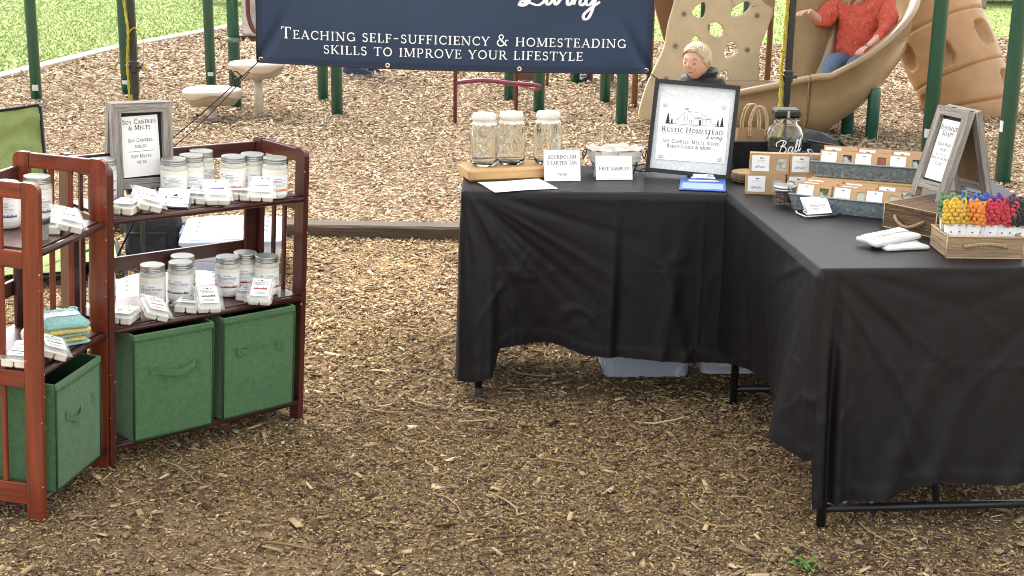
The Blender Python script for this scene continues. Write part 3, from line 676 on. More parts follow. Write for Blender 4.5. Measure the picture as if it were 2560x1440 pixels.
# small jelly jar
gl_m = mat('thin_glass', (.9, .95, .93), .03, 0, 5, spec=.5, trans=1, ior=1.45)
jj = thing('jelly_jar', 'small quilted jelly jar with dark metal lid behind the end panel', 'jar', ON(S1, .125, .066, LV[0] + .0003))
mb = MB(); N_ = 24
mb.grid(lambda u, v: ((.0235 + .004 * v + .0008 * math.cos(12 * 2 * math.pi * u + v * 20) * (v < .85)) * math.cos(2 * math.pi * u), (.0235 + .004 * v + .0008 * math.cos(12 * 2 * math.pi * u + v * 20) * (v < .85)) * math.sin(2 * math.pi * u), .05 * v), 60, 16, closed_u=True)
mb.lathe([(.0235, 0), (.0232, .001)], 24, capt=False); part('jar', mb.mesh('jar', mat('dusky_jar_glass', (.35, .33, .3), .08, .2, 30, coat=1)), jj)
mb = MB(); mb.lathe([(.0285, .044), (.0298, .045), (.0298, .059), (.0285, .061)], 28); mb.lathe([(.0301, .049), (.0301, .0505)], 28, capb=False, capt=False); part('lid', mb.mesh('lid', mat('dark_lid', (.16, .15, .15), .35, .1, 20, metal=.8)), jj)

# ------------------------------------------------------------------ wax melts: six cubes of wax in a clear clamshell
clear = mat('clear_plastic', (.95, .97, .97), .06, 0, 5, alpha=.16, spec=.7)
def melt(col, M, label, stack=False):
    w = thing('wax_melt', label, 'wax melt', M, 'wax melt clamshells'); W_, L_, H_ = .062, .086, .019
    mb = MB()
    for i in range(2):
        for j in range(3): mb.box((-W_ / 2 + W_ * (i + .5) / 2, -L_ / 2 + L_ * (j + .5) / 3, H_ / 2), (W_ / 2 - .0035, L_ / 3 - .0035, H_), None, .0028)
    mb.box((0, 0, H_ - .003), (W_ - .006, L_ - .006, .007), None, .002)
    part('wax', cached('melt_wax', lambda: mb.mesh('wax', mat('melt_wax', (.82, .78, .69), .4, .03, 12, coat=.4))), w)
    mb2 = MB(); mb2.box((0, -.004, H_ + .0035), (W_ + .012, L_ + .016, .0016), None, .0006); mb2.box((0, 0, H_ + .0065), (W_ - .001, L_ - .001, .005), None, .002)
    sh = part('clamshell', cached('melt_shell', lambda: mb2.mesh('clamshell', clear)), w)
    z = H_ + .0094
    top = lambda x, y, l: Vector((x, y, z + l))
    mb3 = MB(); mb3.box((0, .002, z - .0004), (.050, .070, .0008)); lo = part('label', cached('melt_label', lambda: mb3.mesh('label', paper)), w)
    mb4 = MB(); pr = [[(-.004, .026), (.004, .026), (0, .0325)], bar(-.012, .027, -.006, .0278), bar(.006, .027, .012, .0278)]
    for y, a in ((.02, .018), (.0145, .02), (.011, .015), (-.02, .014), (-.024, .016)): pr += [bar(-a + 2 * a * k / 9, y, -a + 2 * a * (k + .78) / 9, y + .0012) for k in range(9)]
    print_on(mb4, pr, top); part('lettering', cached('melt_ink', lambda: mb4.mesh('lettering', ink)), lo)
    mb5 = MB(); print_on(mb5, treerow(-.018, .018, -.006, .010, 9, 4), top); part('tree_print', cached(('melt_t', col), lambda: mb5.mesh('tree_print', PR[col])), lo)
    return w
# (bookcase, u, v, level, turn, tilt, colour, label)
for S, u, v, z, rz, rx, ry, col, lab in [
    (S2, .095, .062, LV[0], -50, 0, 0, 'grey', 'wax melt lying flat under the tilted one at the left end of the top shelf'),
    (S2, .150, .052, LV[0] + .019, -12, 24, 16, 'olive', 'wax melt with olive print leaning on another at the left end of the top shelf'),
    (S2, .352, .088, LV[0], -46, 0, 0, 'purple', 'flat wax melt under the tilted purple one on the top shelf'),
    (S2, .385, .040, LV[0] + .020, -26, 32, 0, 'purple', 'wax melt with purple print propped before the purple labelled jars'),
    (S2, .497, .070, LV[0], -46, 0, 0, 'orange', 'flat wax melt under the tilted orange one on the top shelf'),
    (S2, .535, .018, LV[0] + .020, -36, 34, 0, 'orange', 'wax melt with orange print propped before the orange labelled jars'),
    (S2, .085, .060, LV[1], -50, 0, 0, 'grey', 'wax melt lying flat at the left end of the middle shelf'),
    (S2, .165, .040, LV[1] + .015, -12, 22, 18, 'orange', 'wax melt with orange print leaning at the left end of the middle shelf'),
    (S2, .303, .060, LV[1], -46, 0, 0, 'green', 'flat wax melt under the tilted green one on the middle shelf'),
    (S2, .345, .022, LV[1] + .020, -26, 34, 0, 'green', 'wax melt with green print propped before the green labelled jars'),
    (S2, .530, .066, LV[1], -50, 0, 0, 'red', 'flat wax melt behind the tilted red one on the middle shelf'),
    (S2, .532, .008, LV[1] + .021, -44, 40, 0, 'red', 'wax melt with red print propped before the red labelled jars'),
    (S1, .215, .085, LV[0], -70, 0, 0, 'grey', 'flat wax melt under the tilted one on the narrow bookcase'),
    (S1, .235, .048, LV[0] + .017, -48, 22, 16, 'grey', 'wax melt with grey print leaning on the narrow bookcase top shelf'),
    (S1, .052, .086, LV[1], -84, 0, 0, 'grey', 'wax melt seen between the end slats, narrow bookcase middle shelf'),
    (S1, .118, .036, LV[1] + .014, -52, 10, 20, 'olive', 'wax melt with olive print beside the crocheted cloths')]:
    melt(col, ON(S, u, v, z + .0005, rz, rx * .66, ry) @ Matrix.Scale(1.16, 4), lab)

# card on a clear slanted holder
ch = thing('card_holder', 'white logo card in a clear slanted holder on the top shelf', 'card holder', ON(S2, .258, .075, LV[0] + .001, -38))
mb = MB(); mb.box((0, -.002, .002), (.1, .085, .003), None, .001); mb.tube([(-.048, -.046, .007), (.048, -.046, .007)], .006, 10); part('base', mb.mesh('base', mat('chrome_strip', (.75, .76, .78), .12, .05, metal=.9)), ch)
mb = MB(); Mt = Euler((R_(28), 0, 0)).to_matrix(); mb.box((0, .006, .026), (.092, .07, .0012), Mt, .0003); cd = part('card', mb.mesh('card', paper), ch)
mb = MB(); fl = lambda x, y, l: Mt @ Vector((x, y, .0006 + l)) + Vector((0, .006, .026))
print_on(mb, [[(-.024, -.012), (-.018, -.012), (-.021, .004)], [(-.004, .0), (.014, .0), (.008, .012)], bar(-.01, -.008, .018, -.006), [(.02, -.014), (.025, -.014), (.0225, -.002)]] + scribble(-.005, .03, -.026, .006, 8, 3), fl)
part('lettering', mb.mesh('lettering', ink), cd)

# ------------------------------------------------------------------ grey wood A-frame signs
greyw = wood('grey_barn_wood', (.17, .145, .13), (.43, .395, .36), 0, .85, scale=26, bump=.9)
greyv = wood('grey_barn_wood_upright', (.17, .145, .13), (.43, .395, .36), 2, .85, scale=26, bump=.9)
blackm = mat('black_backing', (.012, .012, .014), .6, .2)
brownb = mat('brown_hardboard', (.20, .125, .065), .8, .12, 20)
def a_sign(label, M, w, h, depth, lines, bw=.03, ptilt=0, leg=.028):
    """two hinged frames; local x across the front, front faces -y"""
    s = thing('price_sign', label, 'sign', M); th = math.atan2(depth / 2, h); t = .021
    for side in (0, 1):
        Mf = Matrix.Rotation(math.pi * side, 4, 'Z') @ Matrix.Translation((0, -depth / 2 - .021, 0)) @ Matrix.Rotation(-th, 4, 'X')
        hh = h / math.cos(th)
        for sx in (-1, 1):
            mb = MB(); x0, x1 = sx * w / 2, sx * (w / 2 - bw)
            poly = [(x0, 0), (x1, 0), (x1, hh - bw), (x0, hh)]
            if sx > 0: poly = poly[::-1]
            mb.prism(poly, Matrix(((1, 0, 0, 0), (0, 0, 1, 0), (0, 1, 0, 0), (0, 0, 0, 1))), t); part('board', mb.mesh('board', greyv), s, Mf)
        mb = MB(); mb.prism([(-w / 2 + .0008, hh - .0003), (-w / 2 + bw, hh - bw + .0003), (w / 2 - bw, hh - bw + .0003), (w / 2 - .0008, hh - .0003)], Matrix(((1, 0, 0, 0), (0, 0, 1, 0), (0, 1, 0, 0), (0, 0, 0, 1))), t); part('board', mb.mesh('board', greyw), s, Mf)
        mb = MB(); mb.box((0, t / 2, leg + bw / 2), (w - 2 * bw - .0006, t - .001, bw), None, .001); part('board', mb.mesh('board', greyw), s, Mf)
        mb = MB(); mb.box((0, t - .004, (leg + bw + hh - bw) / 2), (w - 2 * bw + .004, .005, hh - 2 * bw - leg + .004)); bk = part('backing', mb.mesh('backing', [blackm if side == 0 else brownb]), s, Mf)
        if side == 0:
            pw, ph = w - 2 * bw - .012, hh - 2 * bw - leg - .016; zc = (leg + bw + hh - bw) / 2 - .002
            Mp = Matrix.Translation((-.003, t - .0085, zc)) @ Matrix.Rotation(R_(ptilt), 4, 'Y')
            mb = MB(); mb.box((0, 0, 0), (pw, .0012, ph)); pp = part('paper_sheet', mb.mesh('paper_sheet', paper), s, Mf @ Mp)
            mb = MB()
            for txt, zz, hgt in lines:
                if txt == '_': print_on(mb, [bar(-pw * .34, zz * ph, pw * .34, zz * ph + .0012)], lambda x, y, l: Vector((x, -.0006 - l, y))); continue
                pol, wd = text_polys(txt, hgt, .07, .8, 1.25); kx = min(1, .93 * pw / wd); print_on(mb, [[(a * kx, b_) for a, b_ in p] for p in pol], lambda x, y, l: Vector((x, -.0006 - l, y)), 0, 0, zz * ph)
            lt = part('lettering', mb.mesh('lettering', mat('sign_ink', (.045, .045, .05), .7, .05)), pp)
    for sx in (-1, 1):
        mb = MB(); mb.box((sx * w * .28, 0, h - .004), (.03, .026, .003), None, .0008); part('hinge', mb.mesh('hinge', mat('dark_hinge', (.08, .075, .07), .5, metal=.6)), s)
    return s
a_sign('grey wood framed price sign for soy candles and melts on the wide bookcase', ON(S2, .242, .240, LV[0] + .001, -8, 0, 0), .190, .287, .045,
       [('Soy Candles', .37, .0136), ('& Melts', .275, .0136), ('Soy Candles', .075, .0100), ('$28.00', -.025, .0100), ('_', -.085, 0), ('Soy Melts', -.19, .0100), ('$8.00', -.285, .0100)], .030, -2.2, .03)

# crocheted cloths on the narrow bookcase
def crochet(name, label, cat, M, w, d, t, col, band=True, group=None, loop=True, seed=1):
    o = thing(name, label, cat, M, group); rg = random.Random(seed)
    def top(u, v):
        e = min(1, 8 * min(u, 1 - u, v, 1 - v)); e = math.sqrt(max(0, e))
        x = (u - .5) * w * (1 + .03 * math.sin(9 * v)); y = (v - .5) * d * (1 + .03 * math.sin(8 * u + 1))
        return Vector((x, y, t * (.35 + .65 * e) + .0016 * math.sin(u * 66) * math.sin(v * 60) + .004 * mnoise.noise((u * 2.5, v * 2.5, seed))))
    def bot(u, v):
        e = min(1, 8 * min(u, 1 - u, v, 1 - v)); p = top(u, v); return Vector((p.x, p.y, t * .35 * (1 - e) + .0002))
    mb = MB(); mb.grid(top, 41, 41); mb.grid(bot, 13, 13)
    n = 26
    for k in range(n):
        for a, b_ in (((k + .5) / n, 0), ((k + .5) / n, 1), (0, (k + .5) / n), (1, (k + .5) / n)):
            p = top(a, b_); mb.ball((p.x, p.y, t * .35), (.0042, .0042, t * .36), 6)
    if loop: mb.tube([(w * .5 - .004 + .012 * math.sin(a), d * .5 - .004 + .012 - .012 * math.cos(a), t * .6) for a in [k * .7 for k in range(10)]], .0022, 5)
    part('knit', mb.mesh('knit', col), o)
    if band:
        mb = MB(); mb.grid(lambda u, v: top(.02 + .96 * u, .36 + .3 * v) + Vector((0, 0, .0022)), 14, 6); bd = part('paper_band', mb.mesh('paper_band', paper), o)
        mb = MB(); tl, _ = text_polys('Hand crochet cloth', w * .048, .05, .8, 1.2); print_on(mb, tl, lambda x, y, l: Vector((x, y, t * 1.0 + .006 + l)), 0, 0, .004)
        part('lettering', mb.mesh('lettering', ink), bd)
    return o
mint = mat('mint_yarn', (.36, .66, .60), .95, .12, 160, bump=.6, bscale=300, sheen=.3)
yell = mat('pale_yellow_yarn', (.80, .66, .22), .95, .12, 160, bump=.6, bscale=300, sheen=.3)
yz = LV[1] + .001
for k, (du, dv, rz, cm, t, lab) in enumerate([
    (.265, .075, -30, mint, .012, 'mint crocheted cloth at the bottom of the folded stack'), (.258, .080, -38, yell, .014, 'yellow crocheted cloth second from the bottom of the stack'),
    (.262, .076, -34, mint, .012, 'thin mint crocheted cloth in the middle of the stack'), (.255, .070, -42, yell, .020, 'thick yellow crocheted cloth under the top mint one'),
    (.250, .070, -46, mint, .022, 'mint crocheted cloth with paper band on top of the stack')]):
    crochet('crochet_cloth', lab, 'cloth', ON(S1, du, dv, yz, rz, (0, 3)[k == 4]), .112 if k > 2 else .095, .115, t, cm, k == 4, 'crocheted cloths stacked on the narrow bookcase', k == 4, k + 2); yz += t * 1.0
sg = thing('soap_saver', 'yellow tipped crochet soap saver lying behind the end slats', 'soap saver', ON(S1, .165, .115, LV[1] + .034, -66, 0, -14))
def saver_mesh(c1, c2):
    mb = MB(); mb.grid(lambda u, v: ((.022 * math.sin(math.pi * min(1, v * 1.02)) ** .55 + .0008 * math.sin(u * 75)) * math.cos(6.2832 * u), (v - .5) * .1, (.012 * math.sin(math.pi * min(1, v * 1.02)) ** .55) * math.sin(6.2832 * u) + .012), 28, 18, 0, True, True)
    mb.box((.0, .0, .0125), (.046, .04, .026), None, .009, 1); return mb.mesh('bag', [c1, c2])
part('bag', saver_mesh(yell, paper), sg)
sg = thing('soap_saver', 'mint crochet soap saver with paper band under the yellow tipped one', 'soap saver', ON(S1, .14, .125, LV[1] + .002, -60))
part('bag', saver_mesh(mint, paper), sg)

# ------------------------------------------------------------------ behind the bookcases: camp chair, bag, totes
lime = mat('lime_canvas', (.22, .27, .10), .85, .14, 7, bump=.35, bscale=120, spec=.2)
blackf = mat('black_fabric', (.016, .016, .018), .85, .3, 30, bump=.3, bscale=200, spec=.2)
blackp = mat('black_paint', (.012, .012, .013), .4, .1, 20, spec=.5)
CH = thing('camp_chair', 'folding camp chair of lime green canvas with black edging', 'chair', pose((-2.11, 6.15, -.075), 18))
def wr(u, v, s): return .012 * mnoise.noise((u * 5 + s, v * 5, s)) + .006 * mnoise.noise((u * 14, v * 9, s))
mb = MB(); mb.grid(lambda u, v: (-.52 + .56 * u, .26 + .10 * v - .05 * math.sin(math.pi * u) + 2.2 * wr(u, v, 2), .36 + .42 * v + .03 * (u - .5) * v + .012 * u * u * v), 40, 40)
bk = part('backrest', mb.mesh('backrest', lime), CH)
mb = MB(); e1 = [(-.52 + .56 * k / 12, .26 + .1 - .05 * math.sin(math.pi * k / 12) - .006, .778 + .03 * (k / 12 - .5) + .012 * (k / 12) ** 2) for k in range(13)]
mb.tube(e1, .007, 6); mb.tube([(.043, .355, .80), (.045, .31, .58), (.043, .262, .36)], .006, 6); mb.tube([(-.522, .355, .77), (-.522, .262, .36)], .009, 6); part('edging', mb.mesh('edging', blackf), bk)
mb = MB(); mb.grid(lambda u, v: (-.50 + .84 * u, -.18 + .42 * v + .0 * u, .145 + .2 * (1 - u) ** 1.6 * .0 - .05 * math.sin(math.pi * u) * math.sin(math.pi * v) + .02 * v + wr(u, v, 5)), 30, 24)
st = part('seat', mb.mesh('seat', lime), CH)
mb = MB(); mb.tube([(-.5, -.18, .147), (-.1, -.185, .115), (.345, -.18, .147), (.342, .05, .155), (.34, .24, .165)], .010, 6); part('edging', mb.mesh('edging', blackf), st)
for a, b_ in [((-.5, -.2, 0), (.33, .25, .17)), ((.33, -.2, 0), (-.5, .25, .17)), ((.05, .30, .05), (.045, .365, .80)), ((-.5, .26, 0), (-.52, .36, .78)), ((.34, -.2, .0), (.36, -.19, .15)), ((-.5, .27, .0), (.33, -.19, .15)), ((-.51, -.19, 0), (-.5, -.19, .16))]:
    mb = MB(); mb.tube([a, b_], .0095, 8); part('leg', mb.mesh('leg', blackp), CH)
mb = MB(); mb.grid(lambda u, v: (.1 + .25 * u, -.2 + .10 * v, .148 + .035 * v - .02 * math.sin(math.pi * u)), 12, 6); part('front_pocket', mb.mesh('front_pocket', lime), CH)

BG = thing('tote_bag', 'charcoal fabric bag with front pocket standing behind the top shelf', 'bag', pose((-1.66, 6.42, 0), 6))
mb = MB(); bagf = mat('charcoal_canvas', (.028, .028, .031), .8, .35, 18, bump=.4, bscale=90, spec=.25)
def bagfn(u, v):
    a = 2 * math.pi * u; e = .62; cx, cy = math.cos(a), math.sin(a)
    return Vector((.135 * math.copysign(abs(cx) ** e, cx) * (1 - .12 * v) + 2 * wr(u * 2, v, 3) * .5, .10 * math.copysign(abs(cy) ** e, cy) * (1 - .25 * v) + wr(u * 2, v, 9), .36 * v))
mb.grid(bagfn, 48, 20, closed_u=True); part('body', mb.mesh('body', bagf), BG)
mb = MB(); mb.box((-.02, -.102, .10), (.17, .022, .15), None, .01); mb.box((-.02, -.109, .176), (.175, .02, .012), None, .004); part('front_pocket', mb.mesh('front_pocket', bagf), BG)
mb = MB(); mb.tube([(-.03, -.10, .37), (-.06, -.12, .26), (-.13, -.16, .12), (-.17, -.2, .03)], .012, 6, flat=.4); part('strap', mb.mesh('strap', blackf), BG)

frost = mat('frosted_plastic', (.72, .76, .84), .3, .05, 5, spec=.5, alpha=.92)
frostb = mat('frosted_tote_body', (.66, .73, .85), .25, .02, 3, alpha=.60)
lidw = mat('white_plastic_lid', (.29, .33, .41), .35, .03, 4, spec=.5)
bluel = mat('blue_latch', (.10, .16, .34), .4, .1)
def tote(label, M, w, d, h, lid=lidw, group=None, bulge=.0, body=frostb):
    t = thing('storage_tote', label, 'storage tote', M, group)
    def rr(x, y, r, n=5):
        o = []
        for cx, cy, a0 in ((x - r, y - r, 0), (-x + r, y - r, 90), (-x + r, -y + r, 180), (x - r, -y + r, 270)):
            o += [(cx + r * math.cos(R_(a0 + 90 * k / n)), cy + r * math.sin(R_(a0 + 90 * k / n))) for k in range(n + 1)]
        return o
    mb = MB(); rings = []
    for z, s in ((0, .90), (.008, .915), (h * .55, .955), (h * .55 + .003, .965), (h - .012, .985), (h - .010, 1.02), (h, 1.02)):
        rings.append([(x, y, z) for x, y in rr(w / 2 * s, d / 2 * s, .03)])
    n = len(rings[0]); vs = [v for r in rings for v in r]; fs = [tuple(range(n))[::-1]]
    for j in range(len(rings) - 1):
        for k in range(n): fs.append((j * n + k, j * n + (k + 1) % n, (j + 1) * n + (k + 1) % n, (j + 1) * n + k))
    mb.add(vs, fs); part('body', mb.mesh('body', body), t)
    if lid:
        mb = MB(); rings = []
        for z, s in ((h - .008, 1.035), (h + .006, 1.035), (h + .010, 1.02), (h + .009, .90), (h + .014, .885), (h + .018 + bulge, .60), (h + .019 + bulge, .1)):
            rings.append([(x, y, z) for x, y in rr(w / 2 * s, d / 2 * s, .03 * s)])
        vs = [v for r in rings for v in r]; fs = [tuple(len(vs) - n + k for k in range(n))]
        for j in range(len(rings) - 1):
            for k in range(n): fs.append((j * n + k, j * n + (k + 1) % n, (j + 1) * n + (k + 1) % n, (j + 1) * n + k))
        mb.add(vs, fs); ld = part('lid', mb.mesh('lid', lid), t)
        mb = MB()
        for k in (-.28, -.1, .1, .28): mb.tube([(-w * .36, d * k, h + .0175 + bulge * .6), (w * .36, d * k, h + .0175 + bulge * .6)], .007, 6)
        part('rib', mb.mesh('rib', lid), ld)
        for sx in (-1, 1):
            mb = MB(); mb.box((sx * (w / 2 * 1.035 + .004), 0, h - .012), (.014, d * .34, .05), None, .004); part('latch', mb.mesh('latch', bluel), t)
    return t
tote('pale storage tote with blue latches behind the wide bookcase', pose((-1.28, 6.35, 0), 8), .44, .50, .185, bulge=.022)
tote('low storage tote with a pale lid close behind the wide bookcase', pose((-1.40, 5.63, 0), 16), .50, .36, .10, bulge=.03)
# ------------------------------------------------------------------ folding tables under black cloths
clothm = mat('black_tablecloth', (.0054, .0040, .0060), .52, .10, 7, bump=.05, bscale=22, spec=.34, sheen=.0)
def gauss(x, c, s): return math.exp(-((x - c) / s) ** 2)
def lerp(x, *ps):
    if x <= ps[0][0]: return ps[0][1]
    for (a, b_), (c, d) in zip(ps, ps[1:]):
        if x <= c: t = (x - a) / (c - a); t = t * t * (3 - 2 * t); return b_ + (d - b_) * t
    return ps[-1][1]
def drape(name, label, M, W, D, z0, hem, off, seed, res=.0065):
    """cloth over a W x D table: local x along the front, y back. hem/off take (side, t): 0 front, 1 right, 2 back, 3 left"""
    r = .012; per = []
    def side(i, p0, p1, nrm):
        n = max(2, int((Vector(p1) - Vector(p0)).length / (res if i in (0, 3) else .05)))
        for k in range(n): f = k / n; per.append((p0[0] + (p1[0] - p0[0]) * f, p0[1] + (p1[1] - p0[1]) * f, nrm[0], nrm[1], i, (Vector(p0) + (Vector(p1) - Vector(p0)) * f)))
    def corner(c, a0, i):
        for k in range(8): a = R_(a0 + 90 * (k + .5) / 8); per.append((c[0] + r * math.cos(a), c[1] + r * math.sin(a), math.cos(a), math.sin(a), i, Vector(c)))
    side(0, (r, 0), (W - r, 0), (0, -1)); corner((W - r, r), -90, 1); side(1, (W, r), (W, D - r), (1, 0)); corner((W - r, D - r), 0, 2)
    side(2, (W - r, D), (r, D), (0, 1)); corner((r, D - r), 90, 3); side(3, (0, D - r), (0, r), (-1, 0)); corner((r, r), 180, 3)
    n = len(per); rows = []
    c0 = (W / 2, D / 2)
    for f in (.02, .2, .4, .6, .75, .86, .94, .98):
        rows.append([(c0[0] + (p[0] - c0[0]) * f, c0[1] + (p[1] - c0[1]) * f, z0 + .0022 * mnoise.noise((p[0] * f * 6, p[1] * f * 6, seed)) * (1 - f * f * .5)) for p in per])
    for a in (0, 30, 60, 90): rows.append([(p[0] + p[2] * .007 * (math.sin(R_(a)) - 1), p[1] + p[3] * .007 * (math.sin(R_(a)) - 1), z0 - .007 * (1 - math.cos(R_(a)))) for p in per])
    NR = 54
    for j in range(1, NR + 1):
        q = j / NR; row = []
        for p in per:
            i, P = p[4], p[5]; t = P.x if i in (0, 2) else P.y
            hz = hem(i, t); z = z0 - .007 - (z0 - .007 - hz) * q; o = off(i, t, q, z)
            s = P.x * 1.0 + P.y * 1.0 + i * 3.3
            if i in (0, 3):
                o += .006 * q ** .7 * mnoise.noise((s * 8 + z * 1.5, z * 1.1, seed)) + .0012 * min(1, q * 3) * mnoise.noise((s * 21 - z * 9, z * 5 + s * 2, seed + 3)) + .0004 * mnoise.noise((s * 48 + z * 26, z * 20 - s * 9, seed + 5))
                for kk, (fa, fb, fc, am) in enumerate(((4.4, 3.4, -2.0, .0036), (6.5, -4.6, 1.6, .0030), (9.0, 7.5, -3.0, .0012), (13, -9, 4, .0008))):
                    rdg = 1 - abs(mnoise.noise((s * fa + z * fb, z * 2.8 + s * fc, seed + 8 + kk))) * 9
                    if rdg > 0: o += am * rdg * rdg * min(1, q * 2.5) * max(0, .35 + mnoise.noise((s * 3, z * 4, seed + 20 + kk)) * 1.6)
                cr = min(abs((s + .13) % .31), .31 - abs((s + .13) % .31)); o += .0016 * math.exp(-(cr / .004) ** 2) + .0014 * math.exp(-((z - .47) / .004) ** 2)
                for cx_, sg_ in ((0.0, 1),) + (((W, -1),) if i == 0 else ()):
                    dx_, dz_ = abs(t - cx_), z0 - z; rad = math.hypot(dx_, dz_)
                    if rad < .75: th_ = math.atan2(dx_, dz_ + .02); o += (.010 if W > 1 else .0055) * (1 - rad / .75) * min(1, rad * 5) * (mnoise.noise((th_ * 7, seed + i, .3)) + .6 * mnoise.noise((th_ * 17, seed + i, 1.3)))
                o += .0016 * (z - hz < .040) + .0012 * (abs(z - hz - .040) < .006) * math.sin(s * 210)
            jx = .0012 * math.sin(s * 160 + 3) if j == NR else 0
            row.append((p[0] + p[2] * o, p[1] + p[3] * o, z + jx * .6))
        rows.append(row)
    vs = [v for rw in rows for v in rw]; fs = []
    for j in range(len(rows) - 1):
        for k in range(n): fs.append((j * n + k, j * n + (k + 1) % n, (j + 1) * n + (k + 1) % n, (j + 1) * n + k))
    mb = MB(); mb.add(vs, fs, 0, True); mb.f.append(tuple(range(n))); mb.mi.append(0); mb.sm.append(True)
    o = solo(name, mb.mesh(name, clothm), label, 'tablecloth', M, 'black tablecloths')
    del o['group']
    return o
TB = pose((-.172, 4.576, 0), .6); TR = pose((.802, 3.585, 0), 5.5)
ZB, ZR = .740, .744
def hemB(i, t):
    if i == 0: return lerp(t, (0, .085), (.105, .10), (.135, .20), (.28, .215), (.46, .175), (.8, .160), (1.9, .15))
    return .085 if i == 3 else .12
def offB(i, t, q, z):
    if i == 0:
        o = .035 * q * gauss(t, .06, .05) + .012 * q * gauss(t, .105, .015) - .045 * q ** 1.4 * gauss(t, .28, .12) + .004
        o += .012 * min(1, q * 1.5) * gauss(t - .02 * z, .50, .018) - .010 * q * gauss(t, .535, .03)
        o += .010 * q * gauss(t + .25 * z, .80, .03) + .008 * q * gauss(t - .12 * z, .66, .025) + .012 * q * gauss(t + .1 * z, .95, .04)
        return o
    if i == 3: return .008 * q + .008 * q * math.sin(t * 30)
    return .01
drape('tablecloth', 'black tablecloth hanging in wrinkles over the back table', TB, 1.85, .50, ZB, hemB, offB, 2)
def hemR(i, t):
    if i == 0: return lerp(t, (0, .085), (.18, .095), (.36, .145), (.55, .135), (.75, .155))
    if i == 3: return lerp(t, (0, .215), (.12, .23), (.25, .27), (.5, .235), (.8, .225), (1.1, .20))
    return .13
def offR(i, t, q, z):
    if i == 0:
        o = .016 * q + .022 * q * gauss(t, .02, .03) - .028 * min(1, q * 1.6) * gauss(t - .01 * q, .052, .012) + .014 * min(1, q * 2) * gauss(t + .02 * z, .085, .016) - .012 * q * gauss(t + .03 * z, .125, .02)
        o += .014 * q * gauss(t - .28 * z, .19, .03) + .012 * q ** 2 * gauss(t - .30 * z, .30, .03) + .010 * q * gauss(t - .20 * z, .44, .035) + .012 * q ** 2 * gauss(t - .35 * z, .52, .03)
        return o
    if i == 3:
        o = .010 + .058 * q ** 1.25 * gauss(t, .12, .075) + .02 * q * gauss(t, .26, .04) - .055 * q ** 1.3 * gauss(t, .56, .2) 
        o += .008 * q * math.sin(t * 42) * gauss(t, .7, .3)
        return o
    return .012
drape('tablecloth', 'black tablecloth with a flared front corner on the right table', TR, .78, 1.10, ZR, hemR, offR, 5)
white_top = mat('white_tabletop', (.6, .6, .6), .5, .05)
tb = thing('folding_table', 'folding table under the wrinkled black cloth at the back', 'table', TB)
mb = MB(); mb.box((.925, .235, ZB - .026), (1.83, .45, .04), None, .006); part('tabletop', mb.mesh('tabletop', white_top), tb)
for x, y in ((.062, .075), (1.78, .075), (.062, .40), (1.78, .40)):
    mb = MB(); mb.tube([(x, y, ZB - .046), (x, y, .32), (x, y, .035)], [.021, .021, .014], 10); lg = part('leg', mb.mesh('leg', blackp), tb)
    mb = MB(); mb.lathe([(.013, 0), (.0145, .004), (.0145, .034), (.012, .038)], 12, (x, y, 0)); part('rubber_foot', mb.mesh('rubber_foot', mat('grey_rubber', (.05, .05, .055), .6)), lg)
tr = thing('folding_table', 'folding table under the black cloth with a flared corner at right', 'table', TR)
mb = MB(); mb.box((.39, .55, ZR - .026), (.76, 1.08, .04), None, .006); part('tabletop', mb.mesh('tabletop', white_top), tr)
for y in (.035, 1.035):
    for x in (.065, .715):
        mb = MB(); mb.tube([(x, y, ZR - .046), (x, y, .0)], .0135, 12); part('leg', mb.mesh('leg', blackp), tr)
    mb = MB(); mb.tube([(.065, y, .052), (.715, y, .052)], .0115, 10); part('crossbar', mb.mesh('crossbar', blackp), tr)
    mb = MB(); mb.tube([(.39, y, .052), (.39, y + (.2 if y < .5 else -.2), ZR - .05)], .009, 8); part('brace', mb.mesh('brace', blackp), tr)

tote('clear storage tote on the ground under the middle of the back table', pose((.482, 5.02, .008), 3), .335, .34, .22, None)
mb = MB(); mb.box((0, 0, .07), (.24, .22, .12), None, .012); mb.box((.02, -.02, .145), (.18, .2, .03), None, .008)
solo('packed_cloth', mb.mesh('packed_cloth', mat('slate_cloth', (.16, .20, .30), .8, .25, 14)), 'folded blue grey cloth packed inside the clear tote', 'cloth', pose((.482, 5.03, .018), 6))
tote('pale blue storage tote under the corner where the tables meet', pose((.85, 5.07, .008), 3), .36, .33, .17, lidw)
lid_s = tote('dark grey tray lying under the left half of the back table', pose((.135, 5.36, .004), 4), .26, .22, .035, None, body=mat('grey_tray', (.09, .095, .1), .5, .1))

